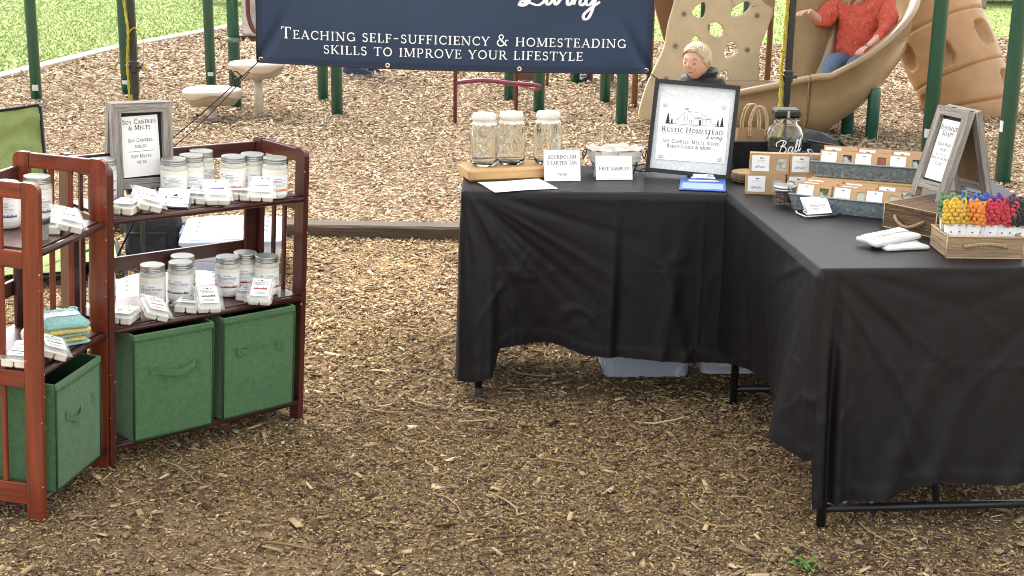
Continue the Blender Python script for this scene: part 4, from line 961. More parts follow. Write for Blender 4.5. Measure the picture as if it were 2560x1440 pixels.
# ------------------------------------------------------------------ things on the back table
oak = wood('oiled_oak', (.40, .22, .085), (.60, .38, .17), 0, .5, .1, 16, .25)
slab = solo('wood_slab', (lambda mb: (mb.box((.16, .07, .022), (.32, .145, .043), None, .008), mb.mesh('wood_slab', oak))[1])(MB()), 'thick honey coloured wood slab under the covered jars', 'wood slab', pose((-.152, 4.722, ZB + .001), 17))
def mason(label, M, rz, seed):
    j = thing('mason_jar', label, 'glass jar', M @ Matrix.Rotation(R_(rz), 4, 'Z'), 'cloth capped mason jars on the wood slab')
    def mk():
        mb = MB(); n = 40
        def sq(r, a): return r * (1 - .045 * math.cos(4 * a))
        out = [(.030, .0), (.037, .002), (.0435, .010), (.0445, .02), (.0445, .118), (.042, .130), (.036, .138), (.0345, .142), (.0345, .165)]
        inn = [(.0315, .165), (.0315, .142), (.034, .136), (.0395, .128), (.0418, .117), (.0418, .022), (.040, .013), (.030, .008)]
        rows = []
        for k, (r, z) in enumerate(out + inn):
            row = []
            for i in range(n * 2):
                a = math.pi * i / n; rr = sq(r, a) if .008 < z < .13 else r
                if k < len(out) and .03 < z < .12: rr += .0
                row.append((rr * math.cos(a), rr * math.sin(a), z))
            rows.append(row)
        vs = [v for r in rows for v in r]; N2 = n * 2; fs = []
        for q in range(len(rows) - 1):
            for i in range(N2): fs.append((q * N2 + i, q * N2 + (i + 1) % N2, (q + 1) * N2 + (i + 1) % N2, (q + 1) * N2 + i))
        fs.append(tuple(range(N2))[::-1]); fs.append(tuple((len(rows) - 1) * N2 + i for i in range(N2)))
        mb.add(vs, fs, 0, True); return mb.mesh('jar', clear_glass, True)
    g = part('jar', cached('mason', mk), j)
    def emb():
        mb = MB(); R = .0446
        def P(x, y): a = -math.pi / 2 + x / R; rr = R * (1 - .045 * math.cos(4 * a)) ; return (rr * math.cos(a), rr * math.sin(a), y)
        for s in (1, .78): mb.tube([P(.019 * s * math.cos(a), .072 + .027 * s * math.sin(a)) for a in [k * 6.2832 / 30 for k in range(30)]], .0011, 5, True)
        rg = random.Random(5)
        for k in range(11): 
            x, y = rg.uniform(-.011, .011), .072 + rg.uniform(-.018, .018); mb.tube(catmull([P(x + rg.uniform(-.006, .006), y + rg.uniform(-.007, .007)) for _ in range(4)], 4), .0009, 4)
        for zz in (.034, .05, .066, .082, .098, .11):
            mb.tube([P(-.052 + k * .003, zz) for k in range(6 if int(zz * 1000) % 32 else 8)], .0009, 4)
        for xx in (-.058, -.030): mb.tube([P(xx, z_) for z_ in (.03, .06, .09, .118)], .0009, 4)
        return mb.mesh('embossing', clear_glass)
    part('embossing', cached('mason_emb', emb), g)
    def cap():
        mb = MB()
        def fn(u, v):
            a = 2 * math.pi * u; f = math.cos(26 * a / 2 + 2 * math.sin(3 * a)); 
            if v < .3: r = .036 * v / .3; z = .170 + .0015 * (1 - v / .3)
            else:
                q = (v - .3) / .7; r = .036 + .0035 * math.sin(math.pi * min(1, q * 1.25)) * (1 + .25 * f) - .002 * gauss(q, .68, .12) + (.005 * max(0, q - .72) / .28) * (1 + .7 * f); z = .170 - .036 * q - .002 * f * max(0, q - .6)
            return (r * math.cos(a), r * math.sin(a), z + .0008 * mnoise.noise((u * 20, v * 9, seed)))
        mb.grid(fn, 104, 22, closed_u=True); return mb.mesh('cloth_cap', mat('pale_muslin', (.72, .67, .60), .9, .1, 40, bump=.3, bscale=300, sheen=.2))
    part('cloth_cap', cap(), j)
clear_glass = mat('clear_glass', (.96, .985, .97), .02, 0, 5, trans=1, ior=1.36, spec=.5)
sl = lambda x, y, rz=0: pose((-.152, 4.722, ZB + .001), 17) @ pose((x, y, .0441), rz, 0, 0, 1.05)
mason('cloth capped mason jar at the left end of the wood slab', sl(.072, .068), -30, 1)
mason('cloth capped mason jar in the middle of the wood slab', sl(.172, .078), -48, 2)
mason('cloth capped mason jar behind the tent card on the wood slab', sl(.300, .064), 30, 3)

def tent_card(label, M, w, h, lines, sag=0):
    c = thing('tent_card', label, 'tent card', M); mb = MB(); t = .0007; a = math.atan2(.028, h)
    for s in (1, -1):
        mb.add([(-w / 2, -.028 * s, 0), (w / 2, -.028 * s, 0), (w / 2, -.0006 * s, h), (-w / 2, -.0006 * s, h)], [(0, 1, 2, 3)])
        mb.add([(-w / 2, -.028 * s + .0008 * s, 0), (w / 2, -.028 * s + .0008 * s, 0), (w / 2, .0003 * s, h - .0004), (-w / 2, .0003 * s, h - .0004)], [(0, 1, 2, 3)])
    cd = part('card', mb.mesh('card', paper), c)
    fn = lambda x, y, l: Vector((x, -.028 + (.0274) * y / h - l, y))
    mb = MB()
    for txt, y, hh in lines: pol, _ = text_polys(txt, hh, .08, .82, 1.2); print_on(mb, pol, fn, 0, 0, y * h)
    part('lettering', mb.mesh('lettering', mat('card_ink', (.035, .035, .04), .8)), cd)
tent_card('white tent card reading sourdough starter jar before the jars', pose((.163, 4.795, ZB + .001), 8, 0, 0), .125, .103, [('Sourdough', .72, .0135), ('Starter Jar', .53, .0135), ('$10.00', .18, .0085)])
tent_card('white tent card reading free samples before the wire basket', pose((.343, 4.832, ZB + .001), 6), .127, .078, [('Free Samples', .40, .0125)])

# wire basket with a cloth liner
wb = thing('wire_basket', 'small black wire basket with an off white cloth liner', 'basket', pose((.352, 4.915, ZB + .001), 6))
linen = mat('off_white_linen', (.66, .60, .52), .9, .1, 30, bump=.3, bscale=220, sheen=.2)
def bsk(a, q, k=1.0):
    e = .5; c, s_ = math.cos(a), math.sin(a); x = math.copysign(abs(c) ** e, c) * (.066 + .028 * q) * k; y = math.copysign(abs(s_) ** e, s_) * (.045 + .018 * q) * k
    return Vector((x, y, .006 + .085 * q))
mb = MB()
for q in (.02, .38, .70, .98): mb.tube([bsk(6.2832 * k / 48, q, 1.02) for k in range(48)], .0019, 6, True)
for k in range(14): a = 6.2832 * (k + .5) / 14; mb.tube([bsk(a, q, 1.015) for q in (.0, .5, 1)], .0014, 5)
part('wire_frame', mb.mesh('wire_frame', blackp), wb)
mb = MB()
def ln_(u, v):
    a = 6.2832 * u
    if v < .4: p = bsk(a, .1 + .95 * v / .4, .97)
    else: q = (v - .4) / .6; p = bsk(a, 1.06 - .55 * q, 1.03 + .03 * q); p.z += .0
    p.z += .003 * math.sin(a * 9 + v * 3) * (v > .3) + .0025 * mnoise.noise((u * 12, v * 7, 4)); p.x += .0015 * mnoise.noise((u * 22, v * 9, 2)); p.y += .0018 * mnoise.noise((u * 22, v * 9, 7)); return p
mb.grid(ln_, 80, 22, closed_u=True); mb.add([bsk(6.2832 * k / 40, .1, .97) for k in range(40)], [tuple(range(40))]); part('liner', mb.mesh('liner', linen), wb)
for s in (-1, 1):
    mb = MB(); mb.tube(catmull([(s * .092, -.02, .085), (s * .104, -.018, .092), (s * .112, 0, .078), (s * .108, .012, .052), (s * .100, .018, .070), (s * .094, .02, .086)], 6), .0022, 6); part('handle', mb.mesh('handle', blackp), wb)
for x, y in ((-.05, -.036), (.05, -.036), (-.05, .036), (.05, .036)):
    mb = MB(); mb.ball((x, y, .006), .006, 8); part('foot', mb.mesh('foot', blackp), wb)
# loose samples wrapped in paper inside
for k, (x, y, r) in enumerate([(-.03, .0, 20), (.03, .008, -15)]):
    mb = MB(); mb.box((0, 0, 0), (.05, .035, .02), None, .006); solo('wrapped_sample', mb.mesh('wrapped_sample', paper), ('white wrapped sample in the left of the wire basket', 'white wrapped sample in the right of the wire basket')[k], 'sample', pose((.352, 4.915, ZB + .075), 6) @ pose((x, y, 0), r, 12, 8))

# loose printed sheet
mb = MB(); mb.grid(lambda u, v: (.222 * (u - .5), .175 * (v - .5), .0012 + .004 * max(0, (u - .8)) + .002 * math.sin(3 * u + 2 * v) ** 2), 12, 12)
ps = thing('paper_sheet', 'white printed sheet lying flat at the front left of the table', 'paper', TB @ pose((.186, .092, ZB + .0008), 20)); sh = part('sheet', mb.mesh('sheet', paper), ps)
mb = MB(); print_on(mb, [bar(-.085 + .012 * k, .06 - .0125 * j, -.085 + .012 * k + .0098, .0612 - .0125 * j) for j in range(10) for k in range(14) if (j * 7 + k * 3) % 11], lambda x, y, l: Vector((x, y, .0012 + .004 * max(0, x / .222 + .5 - .8) + .002 * math.sin(3 * (x / .222 + .5) + 2 * (y / .175 + .5)) ** 2 + l)))
part('lettering', mb.mesh('lettering', mat('faint_ink', (.35, .35, .38), .8)), sh)

# framed sign
FRM = pose((.600, 4.850, ZB + .012), -13) @ Matrix.Rotation(R_(2.6), 4, 'Y') @ Matrix.Rotation(R_(-13), 4, 'X') @ Matrix.Scale(.935, 4)
fs = thing('framed_sign', 'black framed shop sign with a cabin drawing leaning on the back table', 'sign', FRM)
fw, fh, fb = .314, .345, .0145
black_frame = mat('dark_grey_frame', (.013, .013, .015), .55, .12, 30, spec=.4)
Mxz = Matrix(((1, 0, 0, 0), (0, 0, 1, 0), (0, 1, 0, 0), (0, 0, 0, 1)))
for poly in ([(-fw / 2, 0), (fw / 2, 0), (fw / 2 - fb, fb), (-fw / 2 + fb, fb)], [(fw / 2, .0003), (fw / 2, fh - .0003), (fw / 2 - fb, fh - fb - .0003), (fw / 2 - fb, fb + .0003)],
             [(fw / 2, fh), (-fw / 2, fh), (-fw / 2 + fb, fh - fb), (fw / 2 - fb, fh - fb)], [(-fw / 2, fh - .0003), (-fw / 2, .0003), (-fw / 2 + fb, fb + .0003), (-fw / 2 + fb, fh - fb - .0003)]):
    mb = MB(); mb.prism(poly, Mxz, .022); part('frame_side', mb.mesh('frame_side', black_frame), fs)
mb = MB(); mb.box((0, .017, fh / 2), (fw - .02, .006, fh - .02)); bkx = part('backing', mb.mesh('backing', mat('pale_felt_backing', (.70, .72, .74), .9, .12, 120, bump=.2, bscale=300)), fs)
mb = MB(); mb.tube([(0, .02, .02), (0, .11, -.004)], .006, 6); mb.tube([(0, .02, fh * .7), (0, .11, -.004)], .006, 6); part('easel', mb.mesh('easel', blackf), fs)
shw, shh = .258, .226; Msh = Matrix.Translation((.0, .0128, .165)) @ Matrix.Rotation(R_(-1.5), 4, 'Y')
mb = MB(); mb.box((0, 0, 0), (shw, .0016, shh), None, .0004); sp = part('sign_card', mb.mesh('sign_card', paper), fs, Msh)
Pf = lambda x, y, l: Vector((x, -.0008 - l, y))
mb = MB(); P = []
def line(*pts, w=.0011): 
    for qd in ribbon([(a, b_) for a, b_ in pts], w): P.append([(q.x, q.y) for q in qd])
def tri(x, y, w, h):
    for k in range(4): P.append([(x - w * (1 - k * .2) / 2, y + h * k * .22), (x + w * (1 - k * .2) / 2, y + h * k * .22), (x, y + h * (k * .22 + .36))])
# cabin drawing: chimney, roof, porch, lean-to, ground and firs, in metres from the card's centre
g0 = .022
line((-.105, g0), (-.062, g0 + .001), (.0, g0 - .001), (.06, g0 + .001), (.108, g0)); line((-.055, g0 - .005), (-.01, g0 - .004), (.02, g0 - .005), w=.0008)
line((-.033, g0), (-.033, g0 + .056)); line((-.022, g0), (-.022, g0 + .056)); line((-.0345, g0 + .057), (-.0205, g0 + .057), w=.002); line((-.0335, g0 + .061), (-.0215, g0 + .061), w=.0025)
line((-.021, g0 + .050), (.026, g0 + .046)); line((.026, g0 + .046), (.064, g0 + .024)); line((-.021, g0 + .050), (.0, g0 + .030)); line((.0, g0 + .030), (.034, g0 + .029)); line((.0, g0 + .026), (.064, g0 + .024), w=.0016)
line((-.034, g0 + .046), (-.050, g0 + .026)); line((-.064, g0 + .017), (-.036, g0 + .021)); line((-.064, g0 + .017), (-.064, g0)); line((-.062, g0 + .018), (-.05, g0 + .026))
for x in (.003, .018, .034, .048, .063): line((x, g0), (x, g0 + .024), w=.0012)
for k in range(6): line((-.02 + k * .004, g0 + .006 + (k % 3) * .006), (-.014 + k * .004, g0 + .006 + (k % 3) * .006), w=.0008)
for k in range(8): line((-.006 + k * .007, g0 + .034 + (k * 5 % 3) * .004), (.0 + k * .007, g0 + .034 + (k * 5 % 3) * .004), w=.0008)
for k in range(7): line((-.0305, g0 + .006 + k * .0075), (-.0245, g0 + .006 + k * .0075), w=.0007)
P.append(bar(.022, g0 + .001, .029, g0 + .020)); line((-.014, g0), (-.014, g0 + .016), (-.006, g0 + .019), (-.004, g0)); line((.068, g0 + .008), (.085, g0 + .008), w=.0009); line((.07, g0), (.07, g0 + .01), w=.0009); line((.083, g0), (.083, g0 + .01), w=.0009)
tri(-.094, g0, .022, .040); tri(-.079, g0, .013, .022); tri(.091, g0, .012, .030); tri(.106, g0, .017, .036)
print_on(mb, P, Pf); part('drawing', mb.mesh('drawing', mat('drawing_ink', (.035, .028, .04), .8)), sp)
mb = MB()
def fit(txt, h, width, y, small=.78, bold=1.25):
    pol, w = text_polys(txt, h, .10, small, bold); k = width / w; print_on(mb, [[(x * k, yy) for x, yy in p] for p in pol], Pf, 0, 0, y)
fit('Rustic Homestead', .0195, .228, -.008); fit('Soy Candles, Melts, Soaps,', .0135, .214, -.048); fit('Baked Goods & More...', .0135, .180, -.066)
print_on(mb, [bar(-.112, -.0135, .040, -.0127)], Pf)
sc, w_ = script_polys('Living', .024, .05); print_on(mb, sc, Pf, 0, .050, -.0255)
part('lettering', mb.mesh('lettering', mat('charcoal_ink', (.055, .05, .05), .8)), sp)
for x, y in ((-.108, .092), (.108, .096), (-.108, -.098), (.108, -.096)):
    mb = MB(); Mb = Msh @ Matrix.Translation((x, -.0012, y)) @ Euler((R_(90), 0, 0)).to_matrix().to_4x4(); mb.lathe([(.0095, 0), (.0098, .002), (.0085, .0035), (.0062, .0028)], 20); mb.tube([(-.004, 0, .004), (.004, 0, .004)], .0009, 5)
    part('button', mb.mesh('button', mat('pearl_button', (.62, .62, .63), .3, .15, 200, coat=.4)), fs, Mb)

# blue clipboard with a clear pen
cb = thing('clipboard', 'small translucent blue clipboard in front of the framed sign', 'clipboard', pose((.640, 4.728, ZB + .001), -8, 0, 0, 1.2))
mb = MB(); mb.box((0, .0, .0025), (.128, .175, .003), None, .001); part('board', mb.mesh('board', mat('blue_plastic', (.06, .16, .58), .22, .06, 6, spec=.6)), cb)
mb = MB(); mb.box((.0, -.035, .0046), (.112, .085, .0006)); part('paper_slip', mb.mesh('paper_slip', mat('blue_tinted_paper', (.30, .42, .72), .5, .04)), cb)
mb = MB(); mb.box((0, .068, .008), (.07, .02, .008), None, .003); mb.tube([(-.03, .078, .014), (.03, .078, .014)], .004, 8); part('clip', mb.mesh('clip', mat('bright_chrome', (.8, .8, .82), .12, .05, metal=.9)), cb)
mb = MB(); mb.tube([(-.045, .025, .008), (.05, .03, .008)], .0042, 10); mb.tube([(.05, .03, .008), (.058, .0304, .008)], .0022, 8); solo('pen', mb.mesh('pen', mat('white_pen', (.75, .78, .85), .25, .02, coat=.6)), 'pale pen lying across the blue clipboard', 'pen', pose((.637, 4.735, ZB + .001), -8))

# ------------------------------------------------------------------ where the tables meet: slice, jug, bin, bag, backpack
sl_ = thing('wood_slice', 'round slice of tree trunk with bark behind the soap boxes', 'wood slice', pose((.805, 4.815, ZR)))
mb = MB(); mb.lathe([(.055, .002), (.058, .008), (.0585, .024), (.056, .030)], 36, mi=0); part('bark', mb.mesh('bark', mat('slice_bark', (.13, .08, .045), .95, .5, 40, (1, 1, .3), .8)), sl_)
mb = MB(); mb.lathe([(.0555, .0), (.0555, .0308), (.052, .0316)], 36); part('slice', mb.mesh('slice', mat('end_grain', (.40, .26, .13), .7, .25, 60)), sl_)
# big clear jug
jg = thing('glass_jug', 'big clear glass jug with a black square lid behind the soap boxes', 'glass jar', pose((.932, 4.862, ZR), 0))
def sqring(r, z, k, n=56):
    k *= .35; r *= .96; z *= 1.05
    return [(r * math.cos(a) * (1 - k * math.cos(4 * a)), r * math.sin(a) * (1 - k * math.cos(4 * a)), z) for a in [6.2832 * i / n for i in range(n)]]
out = [(.050, 0, .02), (.060, .004, .04), (.064, .014, .05), (.0645, .13, .05), (.063, .15, .05), (.055, .170, .03), (.043, .181, .0), (.0405, .186, 0), (.0415, .190, 0), (.0405, .194, 0), (.042, .199, 0), (.0405, .203, 0), (.0405, .210, 0)]
inn = [(.0375, .210, 0), (.0375, .186, 0), (.041, .178, 0), (.052, .166, .03), (.060, .148, .05), (.0615, .13, .05), (.061, .016, .05), (.05, .008, .02)]
rows = [sqring(r, z, k) for r, z, k in out + inn]; n = 56; vs = [v for r in rows for v in r]; fc = [tuple(range(n))[::-1], tuple((len(rows) - 1) * n + i for i in range(n))]
for q in range(len(rows) - 1):
    for i in range(n): fc.append((q * n + i, q * n + (i + 1) % n, (q + 1) * n + (i + 1) % n, (q + 1) * n + i))
mb = MB(); mb.add(vs, fc, 0, True); jb = part('jar', mb.mesh('jar', clear_glass, True), jg, Matrix.Rotation(R_(45 - 8), 4, 'Z'))
mb = MB(); c = [catmull([(a, b_, 0) for a, b_ in st], 6) for st in SCRIPT['Ball'][1]]
for st in c:
    pts = []
    for p in st:
        x = (p.x - .9) * .052; a = -math.pi / 2 + x / .0635 + .12; pts.append((.0634 * math.cos(a), .0634 * math.sin(a), .098 + p.y * .046 + x * .12))
    mb.tube(pts, .0017, 5)
part('embossing', mb.mesh('embossing', mat('frosty_glass', (.86, .88, .88), .2, 0, 5, spec=.8)), jg)
mb = MB(); mb.box((0, 0, .229), (.088, .088, .028), None, .010); part('lid', mb.mesh('lid', mat('black_lid', (.014, .014, .016), .4, .05)), jg)
mb = MB(); mb.box((0, -.0446, .229), (.008, .0012, .024)); mb.tube([(.0, -.046, .205), (.045, -.01, .204), (.046, .01, .203)], .001, 5); part('clasp', mb.mesh('clasp', mat('steel', (.6, .6, .62), .25, metal=.9)), jg)

bb = thing('black_bin', 'soft black storage bin behind the framed sign and jug', 'bin', pose((.905, 5.0, ZB + .001), 2))
mb = MB(); w, d, h = .27, .125, .118
for (c_, s_) in (((0, -d / 2, h / 2), (w, .006, h)), ((0, d / 2, h / 2), (w, .006, h)), ((-w / 2, 0, h / 2), (.006, d - .007, h)), ((w / 2, 0, h / 2), (.006, d - .007, h)), ((0, 0, .004), (w - .008, d - .008, .004))): mb.box(c_, s_, None, .002)
part('body', mb.mesh('body', blackf), bb)
mb = MB(); mb.tube([(-.05, -d / 2 - .004, .07), (0, -d / 2 - .016, .062), (.05, -d / 2 - .004, .07)], .006, 6, flat=.4); part('handle', mb.mesh('handle', blackf), bb)
kraft = mat('kraft_paper', (.42, .27, .15), .85, .08, 14, bump=.1, bscale=60)
pb = thing('paper_bag', 'brown paper bag with twisted paper handles behind the framed sign', 'bag', pose((.835, 5.0, ZB + .01), 4))
mb = MB(); mb.grid(lambda u, v: (-.05 + .1 * u, -.028 + .002 * math.sin(9 * u + 4 * v), .145 * v), 10, 8); mb.grid(lambda u, v: (-.05 + .1 * u, .028 + .002 * math.sin(7 * u + 4 * v), .145 * v), 10, 8)
for x in (-.05, .05): mb.grid(lambda u, v: (x * (1 - .15 * v * math.sin(math.pi * u)), -.028 + .056 * u, .145 * v), 6, 8)
mb.add([(-.05, -.028, 0), (.05, -.028, 0), (.05, .028, 0), (-.05, .028, 0)], [(0, 1, 2, 3)]); part('body', mb.mesh('body', kraft), pb)
cord = mat('twisted_paper_cord', (.58, .42, .26), .8, .25, 60, (1, 1, 6), .5)
for k, (y, dx) in enumerate(((-.03, .014), (-.034, .006), (.026, .0), (.03, -.008))):
    mb = MB(); mb.tube(catmull([(-.018 + dx, y, .12), (-.020 + dx, y, .17), (-.005 + dx, y - .004, .222), (.022 + dx, y - .004, .224), (.040 + dx, y, .18), (.040 + dx, y, .12)], 6), .0028, 6); part('handle', mb.mesh('handle', cord), pb)
bp = thing('backpack', 'slumped black backpack behind the glass jug', 'backpack', pose((1.10, 5.02, ZB + .001), 8))
mb = MB()
def bpf(u, v):
    a = 6.2832 * u; e = .75; c_, s_ = math.cos(a), math.sin(a); k = math.sin(math.pi * (.12 + .80 * v)) ** .5
    return Vector((.125 * k * math.copysign(abs(c_) ** e, c_) + .012 * mnoise.noise((u * 6, v * 4, 1)), .085 * k * math.copysign(abs(s_) ** e, s_) + .012 * mnoise.noise((u * 6, v * 4, 5)), .135 * v * (1 - .22 * c_ - .1 * c_ * c_) + .006 * mnoise.noise((u * 11, v * 7, 9))))
mb.grid(bpf, 56, 22, closed_u=True); mb.add([bpf(k / 40, 1) for k in range(40)], [tuple(range(40))], 0, True); bbd = part('body', mb.mesh('body', bagf), bp)
mb = MB()
for v0, a, b_ in ((.55, .60, .95), (.8, .62, .98), (.35, .70, 1.0)):
    mb.tube([bpf(a + (b_ - a) * k / 20, v0) * 1.015 for k in range(21)], .0028, 6)
part('zip', mb.mesh('zip', mat('grey_zip', (.10, .10, .11), .5, .3, 200)), bbd)
mb = MB(); mb.tube(catmull([bpf(.80, .95) * 1.02, bpf(.83, .72) * 1.08, bpf(.9, .58) * 1.10, bpf(.95, .35) * 1.06, bpf(.97, .05) * 1.05], 6), .008, 6, flat=.35); part('strap', mb.mesh('strap', blackf), bp)
mb = MB(); mb.tube(catmull([(-.0, .0, .0), (.03, -.02, .02), (.0, -.045, .03), (-.025, -.03, .012), (.015, -.05, .006), (.05, -.03, .004)], 6), .0022, 6); solo('cable', mb.mesh('cable', blackp), 'coiled black cable between the wire basket and framed sign', 'cable', pose((.445, 4.98, ZB + .002)))

# ------------------------------------------------------------------ soap boxes
SO = {'speckled': ramp_mat('speckled_soap', [(0, (.10, .10, .09)), (.42, (.40, .38, .33)), (.5, (.60, .57, .50)), (1, (.66, .62, .54))], .6, 70, False, .3), 'cream': mat('cream_soap', (.64, .53, .33), .5, .05, 20), 'pale': mat('pale_soap', (.60, .58, .52), .5, .08, 30),
      'butter': mat('butter_soap', (.60, .55, .32), .5, .06, 20), 'swirl': ramp_mat('swirl_soap', [(0, (.02, .02, .022)), (.47, (.03, .03, .032)), (.53, (.40, .42, .40)), (1, (.5, .52, .48))], .6, 26, False, .3), 'brown': mat('brown_soap', (.24, .085, .04), .6, .2, 40),
      'green': ramp_mat('green_swirl_soap', [(0, (.03, .05, .02)), (.45, (.07, .10, .04)), (.54, (.40, .44, .26)), (1, (.48, .50, .34))], .6, 30, False, .3), 'sage': mat('sage_soap', (.45, .49, .34), .5, .12, 30)}
kraftbox = mat('kraft_box', (.47, .30, .165), .8, .07, 16, bump=.08, bscale=90)
BW, BH, BD = .126, .066, .034
def soap_box(soap, M, label, group, hand=None, s=1.0, seed=0):
    b = thing('soap_box', label, 'soap box', M @ Matrix.Scale(s, 4), group)
    wx0, wx1, wz0, wz1 = .022, .054, .012, .052   # window in the front
    def body():
        mb = MB(); t = .0016; y = BD / 2
        mb.box((0, y - t / 2, BH / 2), (BW, t, BH)); mb.box((-BW / 2 + t / 2, 0, BH / 2), (t, BD - 2 * t, BH)); mb.box((BW / 2 - t / 2, 0, BH / 2), (t, BD - 2 * t, BH))
        mb.box((0, 0, t / 2 + .0003), (BW - 2 * t, BD - 2 * t, t)); mb.box((0, 0, BH - t / 2 - .0003), (BW - 2 * t, BD - 2 * t, t))
        for a, b_, c, d in ((-BW / 2, wx0, 0, BH), (wx1, BW / 2, 0, BH), (wx0, wx1, 0, wz0), (wx0, wx1, wz1, BH)): mb.box(((a + b_) / 2, -y + t / 2, (c + d) / 2), (b_ - a, t, d - c))
        return mb.mesh('carton', kraftbox)
    ct = part('carton', cached('soap_carton', body), b)
    def flap():
        mb = MB(); mb.box((0, -.002, BH + .0006), (BW - .003, BD - .004, .0009), None, .0003); mb.box((BW / 2 + .0006, 0, BH * .5), (.0009, BD * .82, BH * .9)); return mb.mesh('flap', kraftbox)
    part('flap', cached('soap_flap', flap), ct)
    mb = MB(); mb.box((.02, 0, .030), (.078, BD - .006, .050), None, .003); part('soap_bar', cached(('soap', soap), lambda: mb.mesh('soap_bar', SO[soap])), b)
    def lab():
        mb = MB(); mb.box((-.029, -BD / 2 - .0006, .034), (.056, .001, .052), None, .0003); return mb.mesh('label', paper)
    def slab_():
        mb = MB(); mb.box((BW / 2 + .0016, 0, .034), (.0008, .016, .04)); return mb.mesh('side_label', paper)
    part('side_label', cached('soap_side', slab_), b)
    lo = part('label', cached('soap_label', lab), b)
    fn = lambda x, y, l: Vector((x, -BD / 2 - .0012 - l, y))
    def ik():
        mb = MB(); print_on(mb, [[(-.033, .050), (-.024, .050), (-.0275, .0555)], bar(-.024, .050, -.020, .0525)] + [bar(-.044 + .0022 * k, .044, -.044 + .0022 * k + .0014, .0448) for k in range(14)] + [bar(-.040 + .0022 * k, .041, -.040 + .0022 * k + .0014, .0416) for k in range(10)], fn); return mb.mesh('lettering', ink)
    part('lettering', cached('soap_ink', ik), lo)
    if hand:
        mb = MB(); print_on(mb, scribble(-.046, -.014, .019, .009, 15, seed + 5), fn); part('handwriting', mb.mesh('handwriting', PR[hand]), lo)
    return b
GS = 'kraft soap boxes on the right table'
BX = pose((.826, 4.585, ZR + .0006), -6)
soap_box('pale', BX @ pose((-.002, 0, 0), 1), 'soap box with purple handwriting, bottom of the left stack', GS, 'purple', seed=1)
soap_box('butter', BX @ pose((.132, .006, 0), -3), 'soap box partly behind the coffee bean jar, bottom of the stack', GS, None)
soap_box('speckled', BX @ pose((.008, .004, .0676), 0), 'soap box with speckled bar and purple handwriting, top of the left stack', GS, 'purple', seed=1)
soap_box('cream', BX @ pose((.135, .010, .0676), 6), 'soap box with cream bar standing on another beside the jug', GS, 'grey', seed=9)
# coffee beans
bj = thing('bean_jar', 'small glass jar of dark coffee beans with a silver lid', 'jar', pose((.855, 4.405, ZR + .0005)))
mb = MB(); prof = [(.026, 0), (.0305, .002), (.0325, .006), (.0345, .034), (.035, .044), (.034, .05)]
mb.lathe(prof, 40, capt=False); part('jar', mb.mesh('jar', mat('clear_jar_wall', (.55, .60, .58), .03, 0, 5, alpha=.07, spec=.9)), bj)
mb = MB(); mb.lathe([(.034, .0475), (.0362, .048), (.0362, .0525), (.0350, .0535), (.0364, .055), (.0364, .062), (.035, .0635), (.0335, .0637), (.033, .0632)], 40); part('lid', mb.mesh('lid', mat('silver_lid', (.55, .55, .57), .28, .08, 30, metal=.9)), bj)
mb = MB(); rg = random.Random(9)
for k in range(230):
    a, r, z = rg.uniform(0, 6.28), .026 * math.sqrt(rg.uniform(.25, 1)), rg.uniform(.010, .043)
    mb.ball((r * math.cos(a), r * math.sin(a), z), (.0056, .0040, .0032), 7, 0, Euler((rg.uniform(0, 6), rg.uniform(0, 6), rg.uniform(0, 6))).to_matrix())
bn = part('coffee_beans', mb.mesh('coffee_beans', ramp_mat('coffee_bean', [(0, (.035, .013, .007)), (.7, (.10, .035, .018)), (1, (.20, .08, .04))], .35, 3, True, .5)), bj); bn['kind'] = 'stuff'

# galvanised trays
galv = ramp_mat('galvanised_steel', [(0, (.12, .16, .18)), (.40, (.24, .30, .33)), (.49, (.50, .55, .58)), (.55, (.28, .34, .37)), (.62, (.56, .61, .63)), (1, (.68, .72, .74))], .36, 95, False, .6, .12, 140)
MATS['galvanised_steel'].node_tree.nodes['Principled BSDF'].inputs['Metallic'].default_value = .55
def tray(label, M, w, d, h, fl=.014):
    t = thing('metal_tray', label, 'tray', M, 'galvanised trays of soap boxes'); mb = MB(); th = .0016
    def wall(a, b_, c, d_): mb.grid(lambda u, v: Vector(a).lerp(Vector(b_), u).lerp(Vector(c).lerp(Vector(d_), u), v), 24, 6)
    b0 = [(0, 0, .001), (w, 0, .001), (w, d, .001), (0, d, .001)]; t0 = [(-fl, -fl, h), (w + fl, -fl, h), (w + fl, d + fl, h), (-fl, d + fl, h)]
    for i in range(4):
        j = (i + 1) % 4; wall(b0[i], b0[j], t0[i], t0[j])
        wall(Vector(b0[i]) * .995 + Vector((.001, .001, .001)), Vector(b0[j]) * .995 + Vector((.001, .001, .001)), Vector(t0[i]) * .99 + Vector((.001, .001, .001)), Vector(t0[j]) * .99 + Vector((.001, .001, .001)))
    mb.add(b0, [(0, 1, 2, 3)]); part('body', mb.mesh('body', galv), t)
    mb = MB(); mb.tube([t0[0], t0[1], t0[2], t0[3], ], .0032, 8, True); part('rim', mb.mesh('rim', mat('grey_zinc_rim', (.20, .24, .26), .4, .1, metal=.5)), t)
    for s in (0, 1):
        x = -fl if s == 0 else w + fl; q = -1 if s == 0 else 1
        mb = MB(); mb.tube(catmull([(x, d * .2, h), (x + q * .014, d * .25, h + .020), (x + q * .022, d * .5, h + .026), (x + q * .014, d * .75, h + .020), (x, d * .8, h)], 6), .0024, 6); part('handle', mb.mesh('handle', mat('wire_zinc', (.3, .32, .33), .35, metal=.8)), t)
T2 = pose((.872, 4.335, ZR + .0005), -27); T1 = pose((.972, 4.520, ZR + .072), -20)
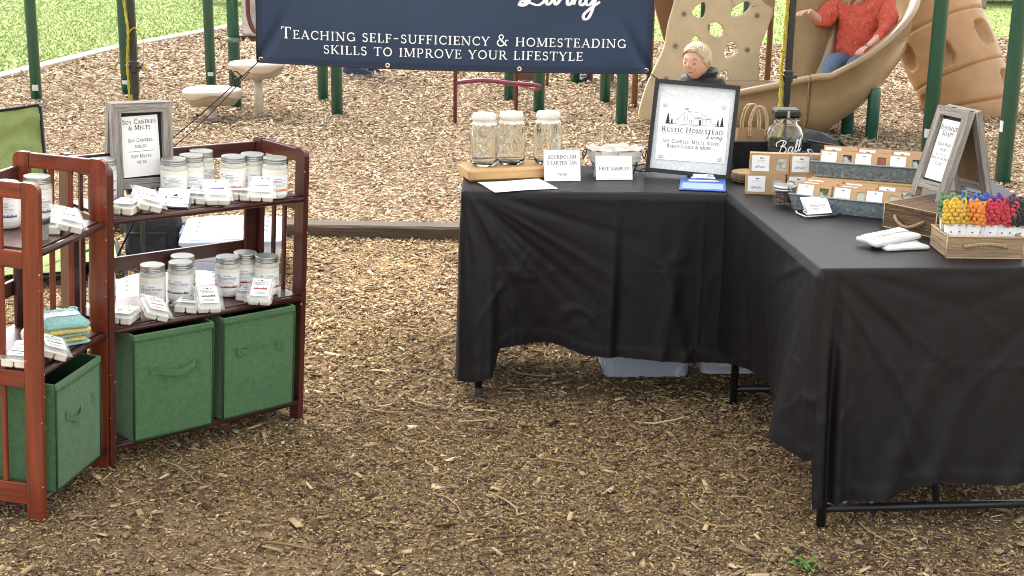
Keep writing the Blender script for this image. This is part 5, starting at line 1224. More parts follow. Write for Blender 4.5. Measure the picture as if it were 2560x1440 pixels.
riser = solo('wood_riser', (lambda mb: (mb.box((.165, .07, .035), (.35, .15, .070), None, .004), mb.mesh('wood_riser', wood('pine', (.42, .25, .10), (.62, .42, .2), 0, .6, .05, 14, .2)))[1])(MB()), 'low pine riser holding up the rear metal tray', 'riser', pose((.967, 4.512, ZR + .0005), -20))
tray('front galvanised tray of soap boxes beside the coffee bean jar', T2, .300, .105, .050)
tray('rear galvanised tray of soap boxes raised on the pine riser', T1, .335, .10, .050)
def row(T, y, zs, specs, s, rx):
    for x, soap, lab, hand in specs: soap_box(soap, T @ pose((x, y, zs), 0, rx), lab, GS, hand, s, int(x * 999))
row(T1, .026, .024, [(.062, 'swirl', 'soap box with black swirl bar, left of the front row in the rear tray', None), (.170, 'brown', 'soap box with brown bar in the rear tray', None), (.278, 'swirl', 'soap box with dark swirl bar beside the price sign in the rear tray', None)], .86, -24)
row(T1, .064, .030, [(.070, 'pale', 'kraft soap box standing behind the left swirl bar in the rear tray', None), (.178, 'pale', 'kraft soap box standing behind the brown bar in the rear tray', None), (.286, 'pale', 'kraft soap box at the back of the rear tray near the price sign', None)], .90, -20)
row(T2, .018, .024, [(.055, 'green', 'soap box with green swirl bar at the left of the front tray', None), (.170, 'sage', 'soap box with black handwriting in the middle of the front tray', 'grey'), (.268, 'sage', 'soap box with sage bar at the right of the front tray', None)], .86, -24)
row(T2, .048, .026, [(.062, 'pale', 'kraft soap box second from the front, left of the front tray', None), (.182, 'pale', 'kraft soap box second from the front, middle of the front tray', None)], .86, -24)
row(T2, .078, .028, [(.070, 'pale', 'kraft soap box at the back left of the front tray', None), (.190, 'pale', 'kraft soap box at the back middle of the front tray', None), (.292, 'pale', 'kraft soap box at the back right of the front tray', None)], .88, -22)

# business cards in a wire holder
bc = thing('card_holder', 'small chrome stand of white business cards before the front tray', 'card holder', pose((.925, 4.245, ZR + .0006), 20))
mb = MB()
for z, y in ((.006, -.03), (.012, -.024)): mb.tube([(-.052, y, z), (.052, y, z)], .0032, 8)
for k in range(5): mb.tube([(-.052 + .026 * k, -.03, .005), (-.05 + .026 * k, .03, .005), (-.05 + .026 * k, .034, .012)], .003, 8)
part('stand', mb.mesh('stand', mat('satin_chrome', (.5, .5, .52), .22, .1, metal=.9)), bc)
for k in range(4):
    mb = MB(); mb.box((0, 0, 0), (.082, .0008, .05)); cd = part('card', mb.mesh('card', paper), bc, pose((.004 * k - .006, -.016 + .014 * k, .032), 0, -42))
    if k == 0:
        mb = MB(); pl, _ = text_polys('Homestead', .008, .05, .8); print_on(mb, pl + [bar(-.025, -.006, .02, -.0052), bar(-.02, -.01, .01, -.0093)], lambda x, y, l: Vector((x, -.0005 - l, y))); part('lettering', mb.mesh('lettering', ink), cd)

# ------------------------------------------------------------------ rope handled crates
rusti = wood('rustic_brown', (.055, .030, .017), (.20, .12, .065), 0, .8, scale=22, bump=.9)
rusty = wood('rustic_brown_end', (.055, .030, .017), (.20, .12, .065), 1, .8, scale=22, bump=.9)
raw = wood('sawn_pine', (.22, .145, .085), (.46, .32, .20), 0, .8, scale=20, bump=.8)
rawy = wood('sawn_pine_end', (.22, .145, .085), (.46, .32, .20), 1, .8, scale=20, bump=.8)
edge = mat('pale_edge', (.60, .44, .26), .8, .12, 40)
rope = mat('jute_rope', (.42, .29, .15), .9, .3, 90, (1, 1, 1), .8, 200)
def rope_handle(mb, x0, x1, y, z, droop, outw=.016):
    n = 30; P = [Vector((x0 + (x1 - x0) * k / n, y - outw * math.sin(math.pi * k / n) ** .6, z + droop * math.sin(math.pi * k / n))) for k in range(n + 1)]
    for ph in (0, 2.1, 4.2): mb.tube([p + Vector((0, .0028 * math.cos(k * 1.1 + ph), .0028 * math.sin(k * 1.1 + ph))) for k, p in enumerate(P)], .0032, 6)
def crate(label, M, w, d, h, front, side, flipped, droop):
    c = thing('wood_crate', label, 'crate', M); t = .011; z0 = 0
    for (ct, sz, mt) in (((w / 2, t / 2, h / 2), (w, t, h), front), ((w / 2, d - t / 2, h / 2), (w, t, h), front), ((t / 2, d / 2, h / 2), (t, d - 2 * t - .0006, h - .001), side), ((w - t / 2, d / 2, h / 2), (t, d - 2 * t - .0006, h - .001), side)):
        mb = MB(); mb.box(ct, sz, None, .0015); part('board', mb.mesh('board', mt), c)
    z = h - .004 if flipped else .004
    mb = MB(); mb.box((w / 2, d / 2, z), (w - 2 * t - .0006 if not flipped else w + .002, d - 2 * t - .0006 if not flipped else d + .002, .008), None, .0015); part('bottom', mb.mesh('bottom', side), c)
    mb = MB(); zz = h + .0004 if flipped else h
    for a, b_ in (((0, 0, zz), (w, 0, zz)), ((0, 0, 0), (0, 0, h)), ((w, 0, 0), (w, 0, h)), ((0, 0, .001), (w, 0, .001)), ((0, 0, zz), (0, d, zz))): mb.tube([a, b_], .0017, 5)
    part('bare_edge', mb.mesh('bare_edge', edge), c)
    mb = MB(); rope_handle(mb, w * .22, w * .78, -.001, h * .55, droop); part('rope_handle', mb.mesh('rope_handle', rope), c)
    return c
crate('dark rustic crate turned upside down under the soap price sign', pose((1.094, 4.105, ZR + .0006), -53), .185, .36, .073, rusti, rusty, True, -.022)
a_sign('grey wood framed price sign for handmade soaps standing on the dark crate', pose((1.318, 4.205, ZR + .0746), -69), .150, .268, .150,
       [('Handmade', .33, .0155), ('Soaps', .235, .0155), ('Soap Bars', .07, .0100), ('$8.00', -.02, .0100), ('_', -.08, 0), ('Soap Saver Bags', -.16, .0088), ('$5.00', -.25, .0100)], .026, 0, .028)
C2 = pose((1.168, 3.722, ZR + .0006), .5)
crate('pale rustic crate with a rope handle full of crochet soap savers', C2, .208, .150, .060, raw, rawy, False, .010)
YC = {n_: mat(n_ + '_yarn', c_, .95, .22, 170, bump=.7, bscale=320, sheen=.3) for n_, c_ in {'yellow': (.80, .50, .035), 'orange': (.85, .27, .02), 'red': (.62, .030, .055), 'black': (.012, .012, .014), 'green': (.16, .30, .14), 'blue': (.04, .15, .50), 'purple': (.14, .045, .30), 'brown': (.12, .07, .06)}.items()}
def saver(colr, M, label, seed):
    o = thing('soap_saver', label, 'soap saver', M, 'crochet soap savers in the pale crate'); rg = random.Random(seed)
    mb = MB(); mb.box((0, 0, .0405), (.036, .012, .081), None, .003); cd = part('card', cached('saver_card', lambda: mb.mesh('card', paper)), o)
    mb = MB(); print_on(mb, [[(-.003, .072), (.003, .072), (0, .078)], bar(-.006, .068, .006, .069), bar(-.002, .050, .002, .0535)], lambda x, y, l: Vector((x, -.0062 - l, y))); part('lettering', cached('saver_ink', lambda: mb.mesh('lettering', ink)), cd)
    mb = MB()
    for j in range(6):
        for k in range(9):
            a = 6.2832 * (k + .5 * (j % 2)) / 9; q = j / 5; r = .0175 * math.sin(math.pi * (.28 + .62 * q)) ** .6
            mb.ball((r * math.cos(a) * 1.32 + .006 * math.sin(seed + q * 3), r * math.sin(a) * 1.15, .078 + .050 * q + rg.uniform(-.002, .002)), (.0078 * rg.uniform(.8, 1.25), .0070, .0068), 6)
    mb.ball((.004 * math.sin(seed), 0, .108), (.0200, .0160, .027), 10)
    for s in (-1, 1): mb.tube(catmull([(s * .004, 0, .126), (s * .013 + rg.uniform(-.006, .006), -.004, .142 + rg.uniform(-.006, .006)), (s * .019, -.010, .132), (s * .012, -.014, .112)], 5), .0034, 6)
    part('bag', mb.mesh('bag', YC[colr]), o)
row1 = ['yellow', 'yellow', 'orange', 'orange', 'red', 'red', 'black', 'black']; row2 = ['green', 'green', 'blue', 'blue', 'purple', 'purple', 'brown']
w1 = ['leftmost of the front row', 'second of the front row']
for k, cn in enumerate(row1):
    saver(cn, C2 @ pose((.026 + .0265 * k * .93, .042 + .002 * (k % 2), .010), -14 + 9 * math.sin(k * 2.3), -12 - 4 * (k % 2), -4 + 2.6 * k + 3 * math.sin(k * 4.1)), '%s crochet soap saver, %s %s in the front row of the crate' % (cn, 'left' if k % 2 == 0 else 'right', 'of the two'), k)
for k, cn in enumerate(row2):
    saver(cn, C2 @ pose((.030 + .0265 * k, .098, .016), -10, -6, -4 + 2.2 * k), '%s crochet soap saver in the back row of the crate, %s' % (cn, ('left of its pair' if k % 2 == 0 else 'right of its pair') if k < 6 else 'at its right end'), 20 + k)
mb = MB(); Mc = C2
whitey = mat('white_yarn', (.80, .79, .76), .95, .06, 160, bump=.6, bscale=300, sheen=.3)
crochet('crochet_cloth', 'white crocheted cloth lying lower, beside the pale crate', 'cloth', pose((1.078, 3.845, ZR + .001), 14), .125, .085, .014, whitey, False, 'white crocheted cloths on the right table', False, 31)
crochet('crochet_cloth', 'white crocheted cloth with paper band lying on top of the other', 'cloth', pose((1.050, 3.868, ZR + .016), 28, 2, -4), .155, .080, .018, whitey, True, 'white crocheted cloths on the right table', False, 33)
# ------------------------------------------------------------------ canopy overhead, its poles, ropes and the banner
pole_m = mat('black_pole', (.010, .010, .011), .35, .15, 12, spec=.5, coat=.2)
yrope = mat('yellow_rope', (.42, .33, .03), .7, .4, 120, (1, 1, 1), .6, 300)
cn = thing('canopy', 'pop up canopy standing on thin black square poles', 'canopy', pose((0, 0, 0)))
CX0, CX1, CY0, CY1 = -1.655, 1.185, 3.15, 6.2
for x, y in ((CX0, CY1), (CX1, CY1), (CX0 - .02, CY0), (CX1 + .27, CY0)):
    mb = MB(); mb.box((x, y, 1.55), (.030, .030, 1.45), None, .003); mb.box((x, y, .42), (.024, .024, .86), None, .003); pl_ = part('pole', mb.mesh('pole', pole_m), cn)
    mb = MB(); mb.box((x, y, .012), (.09, .09, .008), None, .002); part('foot_plate', mb.mesh('foot_plate', pole_m), pl_)
    mb = MB(); zc = .945 if y > 5 else .8; mb.box((x, y, zc), (.042, .042, .055), None, .006); mb.tube([(x - .034, y - .012, zc), (x + .036, y - .012, zc)], .010, 8); part('height_lock', mb.mesh('height_lock', pole_m), pl_)
ctop = bpy.data.materials.new('white_canopy_fabric'); ctop.use_nodes = True; nt = ctop.node_tree; nt.nodes.clear()
d1 = nt.nodes.new('ShaderNodeBsdfDiffuse'); d2 = nt.nodes.new('ShaderNodeBsdfTranslucent'); mxs = nt.nodes.new('ShaderNodeMixShader'); oo = nt.nodes.new('ShaderNodeOutputMaterial')
d1.inputs[0].default_value = d2.inputs[0].default_value = (.85, .84, .82, 1); mxs.inputs[0].default_value = .68
nt.links.new(d1.outputs[0], mxs.inputs[1]); nt.links.new(d2.outputs[0], mxs.inputs[2]); nt.links.new(mxs.outputs[0], oo.inputs[0])
mb = MB(); zc, ze = 2.95, 2.2; x0, x1, y0, y1 = CX0 - .05, CX1 + .3, CY0 - .05, CY1 + .05; cxm, cym = (x0 + x1) / 2, (y0 + y1) / 2
mb.add([(x0, y0, ze), (x1, y0, ze), (x1, y1, ze), (x0, y1, ze), (cxm, cym, zc)], [(0, 1, 4), (1, 2, 4), (2, 3, 4), (3, 0, 4)])
mb.add([(x0, y0, ze), (x1, y0, ze), (x1, y1, ze), (x0, y1, ze), (x0, y0, ze - .2), (x1, y0, ze - .2), (x1, y1, ze - .2), (x0, y1, ze - .2)], [(0, 1, 5, 4), (1, 2, 6, 5), (2, 3, 7, 6), (3, 0, 4, 7)])
part('roof', mb.mesh('roof', ctop), cn)

navy = mat('navy_banner', (.018, .034, .072), .55, .06, 3, bump=.06, bscale=12, spec=.35)
P0, P1 = Vector((-1.118, 6.17, .975)), Vector((.586, 6.17, .949)); ang = math.degrees(math.atan2(P1.z - P0.z, P1.x - P0.x))
BN = Matrix.Translation((P0 + P1) / 2) @ Matrix.Rotation(R_(-ang), 4, 'Y')
bw_ = (P1 - P0).length; bh = .80
def bnf(x, y):
    u, v = x / bw_ + .5, y / bh
    yb = .010 * math.sin(math.pi * u) * (1 - v) - .012 * abs(math.sin(math.pi * u * 3)) * 0
    d = .009 * math.sin(u * 5 + v * 3) + .007 * mnoise.noise((u * 4, v * 3, 2))
    for cx in (0, 1): d -= .020 * gauss((u - cx) * (1 if cx == 0 else -1) * bw_ - .62 * y * 1.0, .0, .02) * gauss(y, .05, .13)
    xx = x * (1 + .012 * v) - .008 * math.sin(math.pi * v) * (1 if x > 0 else -1) * (abs(u - .5) > .47)
    return Vector((xx, -d, y - yb))
bn_ = thing('banner', 'navy vinyl banner with white lettering tied between the canopy poles', 'banner', BN)
mb = MB(); mb.grid(lambda u, v: bnf((u - .5) * bw_, v * bh), 121, 61); mb.grid(lambda u, v: bnf((u - .5) * bw_, v * bh) + Vector((0, .0018, 0)), 121, 61); part('sheet', mb.mesh('sheet', navy), bn_)
mb = MB(); hemf = lambda x, y: bnf(x, y) + Vector((0, -.0012, 0))
mb.grid(lambda u, v: hemf((u - .5) * bw_, .001 + .024 * v), 121, 3); mb.grid(lambda u, v: hemf(-bw_ / 2 + .022 * u, .026 + (bh - .03) * v), 3, 61); mb.grid(lambda u, v: hemf(bw_ / 2 - .022 * u, .026 + (bh - .03) * v), 3, 61)
part('hem', mb.mesh('hem', mat('navy_hem', (.013, .024, .052), .55, .06, 3, spec=.35)), bn_)
mb = MB()
for x0 in (-bw_ / 2 + .0005, bw_ / 2 - .0005): mb.tube([bnf(x0, .002 + bh * k / 20) for k in range(21)], .0035, 5)
mb.tube([bnf((k / 60 - .5) * bw_, .0) for k in range(61)], .0028, 5)
part('edge_binding', mb.mesh('edge_binding', mat('dark_binding', (.012, .010, .010), .6)), bn_)
whitep = mat('white_vinyl_print', (.80, .80, .80), .5, .02)
bfn = lambda x, y, l: bnf(x, y) + Vector((0, -.0016 - l, 0))
def bline(txt, h, small, width, y):
    pol, w = text_polys(txt, h, .10, small, 1.0); k = width / w
    mb = MB(); print_on(mb, [[(x * k, yy) for x, yy in p] for p in pol], bfn, 0, 0, y); part('lettering', mb.mesh('lettering', whitep), bn_)
bline('Teaching self-sufficiency & homesteading', .0485, .76, 1.487, .109)
bline('skills to improve your lifestyle', .0485, .76, 1.122, .052)
sc, w_ = script_polys('Living', .134, .082); mb = MB(); print_on(mb, sc, bfn, 0, .266, .283); part('lettering', mb.mesh('lettering', whitep), bn_)
brass = mat('pale_brass', (.72, .62, .42), .25, .1, metal=.9)
for x in (-bw_ / 2 + .018, -bw_ / 6, bw_ / 6, bw_ / 2 - .018):
    mb = MB(); mb.lathe([(.0045, .0), (.006, .002), (.0095, .0018), (.0105, 0)], 18, capt=False, capb=False); p = bnf(x, .013)
    part('grommet', mb.mesh('grommet', brass), bn_, Matrix.Translation(p + Vector((0, -.003, 0))) @ Euler((R_(90), 0, 0)).to_matrix().to_4x4())
gl = BN @ bnf(-bw_ / 2 + .018, .013); gr = BN @ bnf(bw_ / 2 - .018, .013)
cordm = mat('black_cord', (.012, .012, .012), .7)
def sagline(a, b_, sag, n=12): return [Vector(a).lerp(Vector(b_), k / n) - Vector((0, 0, sag * math.sin(math.pi * k / n))) for k in range(n + 1)]
mb = MB(); e = Vector((CX0 + .01, 6.15, .52)); mb.tube(sagline(gl + Vector((0, -.006, 0)), e, .012), .0028, 6); mb.tube(sagline(gl + Vector((-.05, -.01, -.055)), e + Vector((0, -.02, -.03)), .03), .0024, 6)
k0 = gl.lerp(e, .16); mb.tube(catmull([k0, k0 + Vector((-.02, -.01, .022)), k0 + Vector((-.04, -.005, .012)), k0 + Vector((-.03, 0, -.012)), k0], 5), .003, 6); mb.ball(k0, .008, 8); mb.ball(gl.lerp(e, .52), .007, 8); mb.tube(catmull([k0, k0 + Vector((-.025, 0, -.012)), k0 + Vector((-.045, .0, -.008))], 5), .0028, 6)
solo('tie_cord', mb.mesh('tie_cord', cordm), 'black cord tied from the left banner corner down to the pole', 'cord')
mb = MB(); e = Vector((CX1 - .01, 6.15, .60)); mb.tube(sagline(gr + Vector((0, -.006, 0)), e, .02), .0028, 6); k0 = gr + Vector((.012, -.004, -.022)); mb.ball(k0, .008, 8)
mb.tube(catmull([k0, k0 + Vector((-.012, 0, -.022)), k0 + Vector((-.026, 0, -.036)), k0 + Vector((-.028, 0, -.055))], 5), .0026, 6); mb.ball(k0 + Vector((-.026, 0, -.036)), .005, 8)
solo('tie_cord', mb.mesh('tie_cord', cordm), 'black cord tied from the right banner corner down to the pole', 'cord')
def twist(pts, r, n=9):
    P = catmull(pts, 14); mb = MB()
    for ph in (0, 3.14): mb.tube([p + Vector((r * .8 * math.cos(k * .8 + ph), r * .8 * math.sin(k * .8 + ph), 0)) for k, p in enumerate(P)], r, 5)
    return mb
x = CX0; y = 6.18
mb = twist([(x - .022, y, 1.6), (x - .024, y, 1.25), (x - .008, y - .02, 1.10), (x - .022, y - .01, .95), (x - .020, y, .70), (x - .016, y, .3)], .0035)
mb.tube(catmull([(x - .01, y - .02, 1.09), (x + .025, y - .02, 1.115), (x + .055, y - .02, 1.06), (x + .052, y - .02, .98), (x + .058, y - .02, .905)], 8), .0028, 5)
solo('yellow_rope', mb.mesh('yellow_rope', yrope), 'yellow rope hanging in a loop on the left canopy pole', 'rope')
x = CX1
mb = twist([(x - .022, y, 1.6), (x - .024, y, 1.3), (x - .030, y, 1.05), (x - .034, y, .98), (x - .030, y, .80), (x - .05, y - .01, .62), (x - .06, y - .01, .45)], .0055); mb.ball((x - .032, y, 1.06), (.012, .01, .016), 8)
solo('yellow_rope', mb.mesh('yellow_rope', yrope), 'yellow braided rope tied along the right canopy pole', 'rope')

# ------------------------------------------------------------------ playground posts
green = mat('green_post_paint', (.012, .095, .062), .32, .12, 3, spec=.5, coat=.3)
stick = mat('faded_sticker', (.55, .60, .58), .6, .2, 90)
def green_post(px, py, r, tall, label, st=None, lean=0):
    if 'open slide, ' in label: tall = .27 if 'left' in label else .365
    p = thing('green_post', label, 'post', pose((px, py, 0), 0, 0, lean), 'round green posts of the play structure')
    mb = MB(); mb.lathe([(r, -.12), (r, tall), (r * .9, tall + .02)], 20); part('tube', mb.mesh('tube', green), p)
    if st:
        a0, z, w, h = st; mb = MB(); mb.grid(lambda u, v: ((r + .0015) * math.cos(R_(a0) + w / r * (u - .5)), (r + .0015) * math.sin(R_(a0) + w / r * (u - .5)), z + h * v), 7, 3); part('sticker', mb.mesh('sticker', stick), p)
    mb = MB(); rg = random.Random(int(px * 90 + py))
    for k in range(26):
        a, q = rg.uniform(0, 6.28), rg.uniform(1.0, 2.0); mb.box((q * r * math.cos(a), q * r * math.sin(a), .008), (rg.uniform(.03, .07), .014, .008), Euler((rg.uniform(-.4, .4), rg.uniform(-.4, .4), rg.uniform(0, 6))).to_matrix())
    part('chip_collar', mb.mesh('chip_collar', chip_m), p)['kind'] = 'stuff'
for x, y, r, lab, st in [
    (-4.01, 11.90, .046, 'green post nearest the left edge of the picture', (-80, .09, .05, .05)), (-3.366, 12.33, .046, 'green post beside the left canopy pole', (-90, .10, .06, .035)),
    (-2.744, 12.85, .046, 'green post behind the lower stepping pod', (-80, .12, .05, .035)), (-2.289, 11.64, .048, 'green post with a steel clamp left of the banner', None),
    (-1.63, 12.08, .046, 'green post under the banner, left of a matching closer one', None), (-1.412, 11.27, .046, 'green post under the banner beside the grey shoes', None),
    (-.047, 12.25, .046, 'green post under the banner behind the red rail', None), (.198, 11.55, .046, 'green post under the banner right of the red rail', None),
    (.571, 13.59, .046, 'green post far back under the banner beside the booted leg', None), (.778, 12.26, .046, 'green post under the banner just right of the booted leg', None),
    (.828, 10.96, .046, 'green post with a white sticker under the right end of the banner', (-15, .10, .03, .05)), (1.72, 13.1, .046, 'green post seen through the holes of the tan climbing panel', None), (2.28, 14.2, .046, 'green post behind the right edge of the tan climbing panel', None),
    (2.50, 10.62, .046, 'green post under the open slide, left one of the pair', None), (2.635, 10.42, .046, 'green post under the open slide, right one of the pair', (-20, .0, .03, .09)),
    (2.826, 9.61, .050, 'thick green post between the open slide and the tan tube', (-110, .16, .07, .06)), (3.059, 8.77, .049, 'green post nearest the right edge in front of the tan tube', (-160, .33, .03, .07))]:
    green_post(x, y, r, 3.0, lab, st, 0)
steel = mat('clamp_steel', (.14, .16, .15), .4, .2, metal=.6)
gp = thing('play_station', 'pale play panel with a maroon grab loop beside the banner', 'play panel', pose((-2.289, 11.64, 0)))
mb = MB(); mb.lathe([(.0495, .535), (.056, .537), (.056, .575), (.0495, .577)], 20, capb=False, capt=False); mb.box((.035, -.058, .556), (.06, .02, .03), None, .004); part('clamp', mb.mesh('clamp', steel), gp)
mb = MB(); mb.box((.13, .0, .585), (.19, .03, .012), None, .003); mb.prism([(.07, .545), (.085, .545), (.10, .58), (.06, .58)], Mxz, .02); mb.prism([(.145, .545), (.42, .545), (.42, .582), (.11, .582)], Mxz, .03); part('bracket', mb.mesh('bracket', mat('brown_steel', (.05, .025, .015), .5, .2)), gp)
mb = MB(); mb.box((.25, .025, .92), (.36, .02, .64), None, .006); part('panel', mb.mesh('panel', ramp_mat('pale_panel', [(0, (.4, .36, .33)), (.4, (.60, .56, .52)), (.55, (.72, .70, .68)), (1, (.76, .75, .74))], .4, 9, False, .5)), gp)
maroon = mat('maroon_tube', (.12, .014, .018), .3, .1, 6, coat=.5)
mb = MB(); mb.tube(catmull([(.13, -.03, 1.3), (.13, -.03, .85), (.135, -.03, .74), (.165, -.03, .645), (.20, -.03, .625), (.225, -.03, .66), (.21, -.03, .8), (.20, -.03, 1.3)], 8), .017, 10); part('grab_loop', mb.mesh('grab_loop', maroon), gp)

# stepping pods
podm = mat('tan_pod_plastic', (.36, .285, .20), .45, .1, 5, bump=.1, bscale=30, spec=.4)
podt = mat('tan_pod_top', (.52, .44, .34), .4, .08, 5, bump=.12, bscale=60, spec=.4)
def pod(x, y, zt, R, label, rz):
    p = thing('stepping_pod', label, 'stepping pod', pose((x, y, 0), rz), 'mushroom shaped stepping pods')
    mb = MB(); mb.tube([(0, 0, -.1), (0, 0, zt - .09)], .034, 14); part('stem', mb.mesh('stem', podt), p)
    def fn(u, v):
        a = 6.2832 * u; k = 1 + .05 * math.cos(3 * a + 1); pr = [(.02, -.135), (.5, -.13), (.74, -.118), (.86, -.085), (.93, -.05)]; t = v * (len(pr) - 1); i = min(int(t), len(pr) - 2); f = t - i
        r = (pr[i][0] + (pr[i + 1][0] - pr[i][0]) * f) * R * k; z = zt + pr[i][1] + (pr[i + 1][1] - pr[i][1]) * f; return (r * math.cos(a), r * math.sin(a), z + .012 * math.sin(3 * a) * (v > .5))
    mb = MB(); mb.grid(fn, 60, 22, closed_u=True); part('underside', mb.mesh('underside', podm), p)
    def fn2(u, v):
        a = 6.2832 * u; k = 1 + .05 * math.cos(3 * a + 1); pr = [(.93, -.05 ), (1.0, -.040), (1.02, -.022), (.98, -.006), (.86, .0), (.5, .003), (.02, .004)]; t = v * (len(pr) - 1); i = min(int(t), len(pr) - 2); f = t - i
        r = (pr[i][0] + (pr[i + 1][0] - pr[i][0]) * f) * R * k; z = zt + pr[i][1] + (pr[i + 1][1] - pr[i][1]) * f; return (r * math.cos(a), r * math.sin(a), z + (.020 * math.sin(3 * a) - .010) * (v < .2) + .002 * math.sin(40 * r) * (v > .7))
    mb = MB(); mb.grid(fn2, 60, 26, closed_u=True); part('cap', mb.mesh('cap', podt), p)
pod(-2.346, 10.98, .245, .225, 'lower tan stepping pod on a short stem left of the banner', 20)
pod(-2.03, 11.26, .425, .215, 'taller tan stepping pod under the left corner of the banner', 75)

# red rail under the banner
rr_ = thing('red_rail', 'red tubular climbing rail on two thin posts under the banner', 'climbing rail', pose((0, 0, 0)))
for x, y in ((-.458, 10.94), (.012, 11.42)):
    mb = MB(); mb.tube([(x, y, -.1), (x, y, 1.6)], .016, 10); part('post', mb.mesh('post', maroon), rr_)
mb = MB(); mb.tube(catmull([(-.455, 10.94, .318), (-.25, 10.98, .335), (-.05, 11.0, .315), (.16, 11.0, .30), (.185, 11.02, .282), (.15, 11.1, .265), (.02, 11.42, .262)], 8), .018, 10); part('rail', mb.mesh('rail', mat('magenta_red_tube', (.17, .016, .040), .25, .08, 6, coat=.6)), rr_)
sb = thing('step_box', 'brown step with a pale top between the green posts under the banner', 'step', pose((.10, 13.75, 0)))
mb = MB(); mb.box((0, 0, .07), (.24, .2, .16), None, .01); part('box', mb.mesh('box', mat('brown_plastic', (.13, .06, .035), .5, .1)), sb)
mb = MB(); mb.box((0, 0, .157), (.27, .23, .012), None, .004); part('top', mb.mesh('top', podt), sb)
mb = MB(); mb.tube([(.30, 13.2, -.1), (.30, 13.2, 1.4)], .013, 8); solo('red_pole', mb.mesh('red_pole', maroon), 'thin red pole behind the red climbing rail', 'pole')

# ------------------------------------------------------------------ tan climbing panel
tan = mat('tan_plastic', (.56, .44, .27), .42, .12, 5, bump=.05, bscale=90, spec=.4)
OUT = [(1.236, 1.132), (1.228, .95), (1.186, .769), (1.16, .587), (1.086, .409), (1.023, .245), (.984, .014), (1.121, -.03), (1.376, -.05), (1.63, -.05), (1.883, -.04), (1.909, .217), (1.914, .399), (1.91, .576), (1.959, .743), (1.997, .882), (1.903, .959), (1.83, 1.14)]
HOLES = [[(1.366, .854), (1.383, .891), (1.415, .919), (1.455, .935), (1.469, .911), (1.471, .862), (1.46, .822), (1.43, .815), (1.398, .824)],
         [(1.814, .933), (1.818, .918), (1.813, .9), (1.8, .879), (1.78, .86), (1.755, .844), (1.729, .833), (1.704, .829), (1.684, .831), (1.672, .841), (1.667, .856), (1.672, .875), (1.685, .895), (1.706, .914), (1.73, .93), (1.757, .941), (1.781, .946), (1.801, .943)],
         [(1.612, .689), (1.598, .677), (1.58, .672), (1.559, .673), (1.538, .68), (1.519, .694), (1.505, .712), (1.498, .731), (1.498, .751), (1.505, .767), (1.519, .779), (1.537, .785), (1.558, .784), (1.579, .776), (1.598, .762), (1.612, .745), (1.619, .725), (1.619, .706)],
         [(1.688, .635), (1.72, .62), (1.744, .577), (1.724, .545), (1.682, .52), (1.642, .513), (1.63, .55), (1.643, .603), (1.664, .628)],
         [(1.405, .677), (1.431, .659), (1.443, .609), (1.417, .572), (1.373, .578), (1.364, .621), (1.384, .664)],
         [(1.663, .408), (1.674, .377), (1.66, .339), (1.611, .326), (1.566, .331), (1.593, .369), (1.626, .401)]]
def holed_panel(y, t):
    bm = bmesh.new()
    for lp, k in [(catmull([(a, b_, 0) for a, b_ in OUT], 4, True), 0)] + [(catmull([(a, b_, 0) for a, b_ in h], 3, True), 1) for h in HOLES]:
        vs = [bm.verts.new((p.x, y, p.y)) for p in lp]
        for i in range(len(vs)): bm.edges.new((vs[i], vs[(i + 1) % len(vs)]))
    bmesh.ops.triangle_fill(bm, use_beauty=True, use_dissolve=False, edges=bm.edges[:])
    fr = bm.faces[:]
    g = bmesh.ops.extrude_face_region(bm, geom=fr)
    bmesh.ops.translate(bm, verts=[v for v in g['geom'] if isinstance(v, bmesh.types.BMVert)], vec=(0, t, 0))
    bmesh.ops.recalc_face_normals(bm, faces=bm.faces)
    me = bpy.data.meshes.new('panel'); bm.to_mesh(me); bm.free(); me.materials.append(tan); return me
cp = thing('climbing_wall', 'tan climbing panel with rounded holes behind the blond boy', 'climbing panel', pose((0, 0, 0)))
pn = part('panel', holed_panel(11.2, .06), cp); bv = pn.modifiers.new('edge', 'BEVEL'); bv.width = .009; bv.segments = 2; bv.limit_method = 'ANGLE'; bv.angle_limit = R_(60)
for x, z in ((1.304, .847), (1.869, .843), (1.81, .578), (1.186, .341), (1.247, .6)):
    mb = MB(); mb.lathe([(.022, 0), (.022, .004), (.014, .002)], 14, capt=True); mb.lathe([(.010, .002), (.010, .010), (.007, .013)], 8, mi=1); part('bolt', mb.mesh('bolt', [podm, steel]), cp, Matrix.Translation((x, 11.199, z)) @ Euler((R_(90), 0, 0)).to_matrix().to_4x4())
brownpl = mat('brown_hood_plastic', (.20, .10, .048), .45, .1, 4, spec=.4)
hd = thing('play_deck', 'brown plastic deck side rising behind the tan climbing panel', 'play deck', pose((0, 11.55, 0)))
mb = MB(); mb.prism([(1.10, 1.25), (1.08, .98), (1.20, .60), (1.26, .62), (1.30, 1.25)], Matrix(((1, 0, 0, 0), (0, 0, 1, 0), (0, 1, 0, 0), (0, 0, 0, 1))), .10); part('side_rail', mb.mesh('side_rail', brownpl), hd)
mb = MB(); mb.prism([(1.78, 1.3), (1.80, 1.06), (1.98, .93), (2.06, .84), (2.10, 1.3)], Matrix(((1, 0, 0, 0), (0, 0, 1, 0), (0, 1, 0, 0), (0, 0, 0, 1))), .10); part('side_rail', mb.mesh('side_rail', tan), hd)
mb = MB(); mb.box((1.55, .35, 1.30), (1.3, 1.0, .06), None, .01); part('floor', mb.mesh('floor', brownpl), hd)
for x in (1.02, 1.14, 2.14):
    mb = MB(); mb.tube([(x, .55, -.1), (x, .55, 1.28)], .025, 8); part('leg', mb.mesh('leg', brownpl), hd)

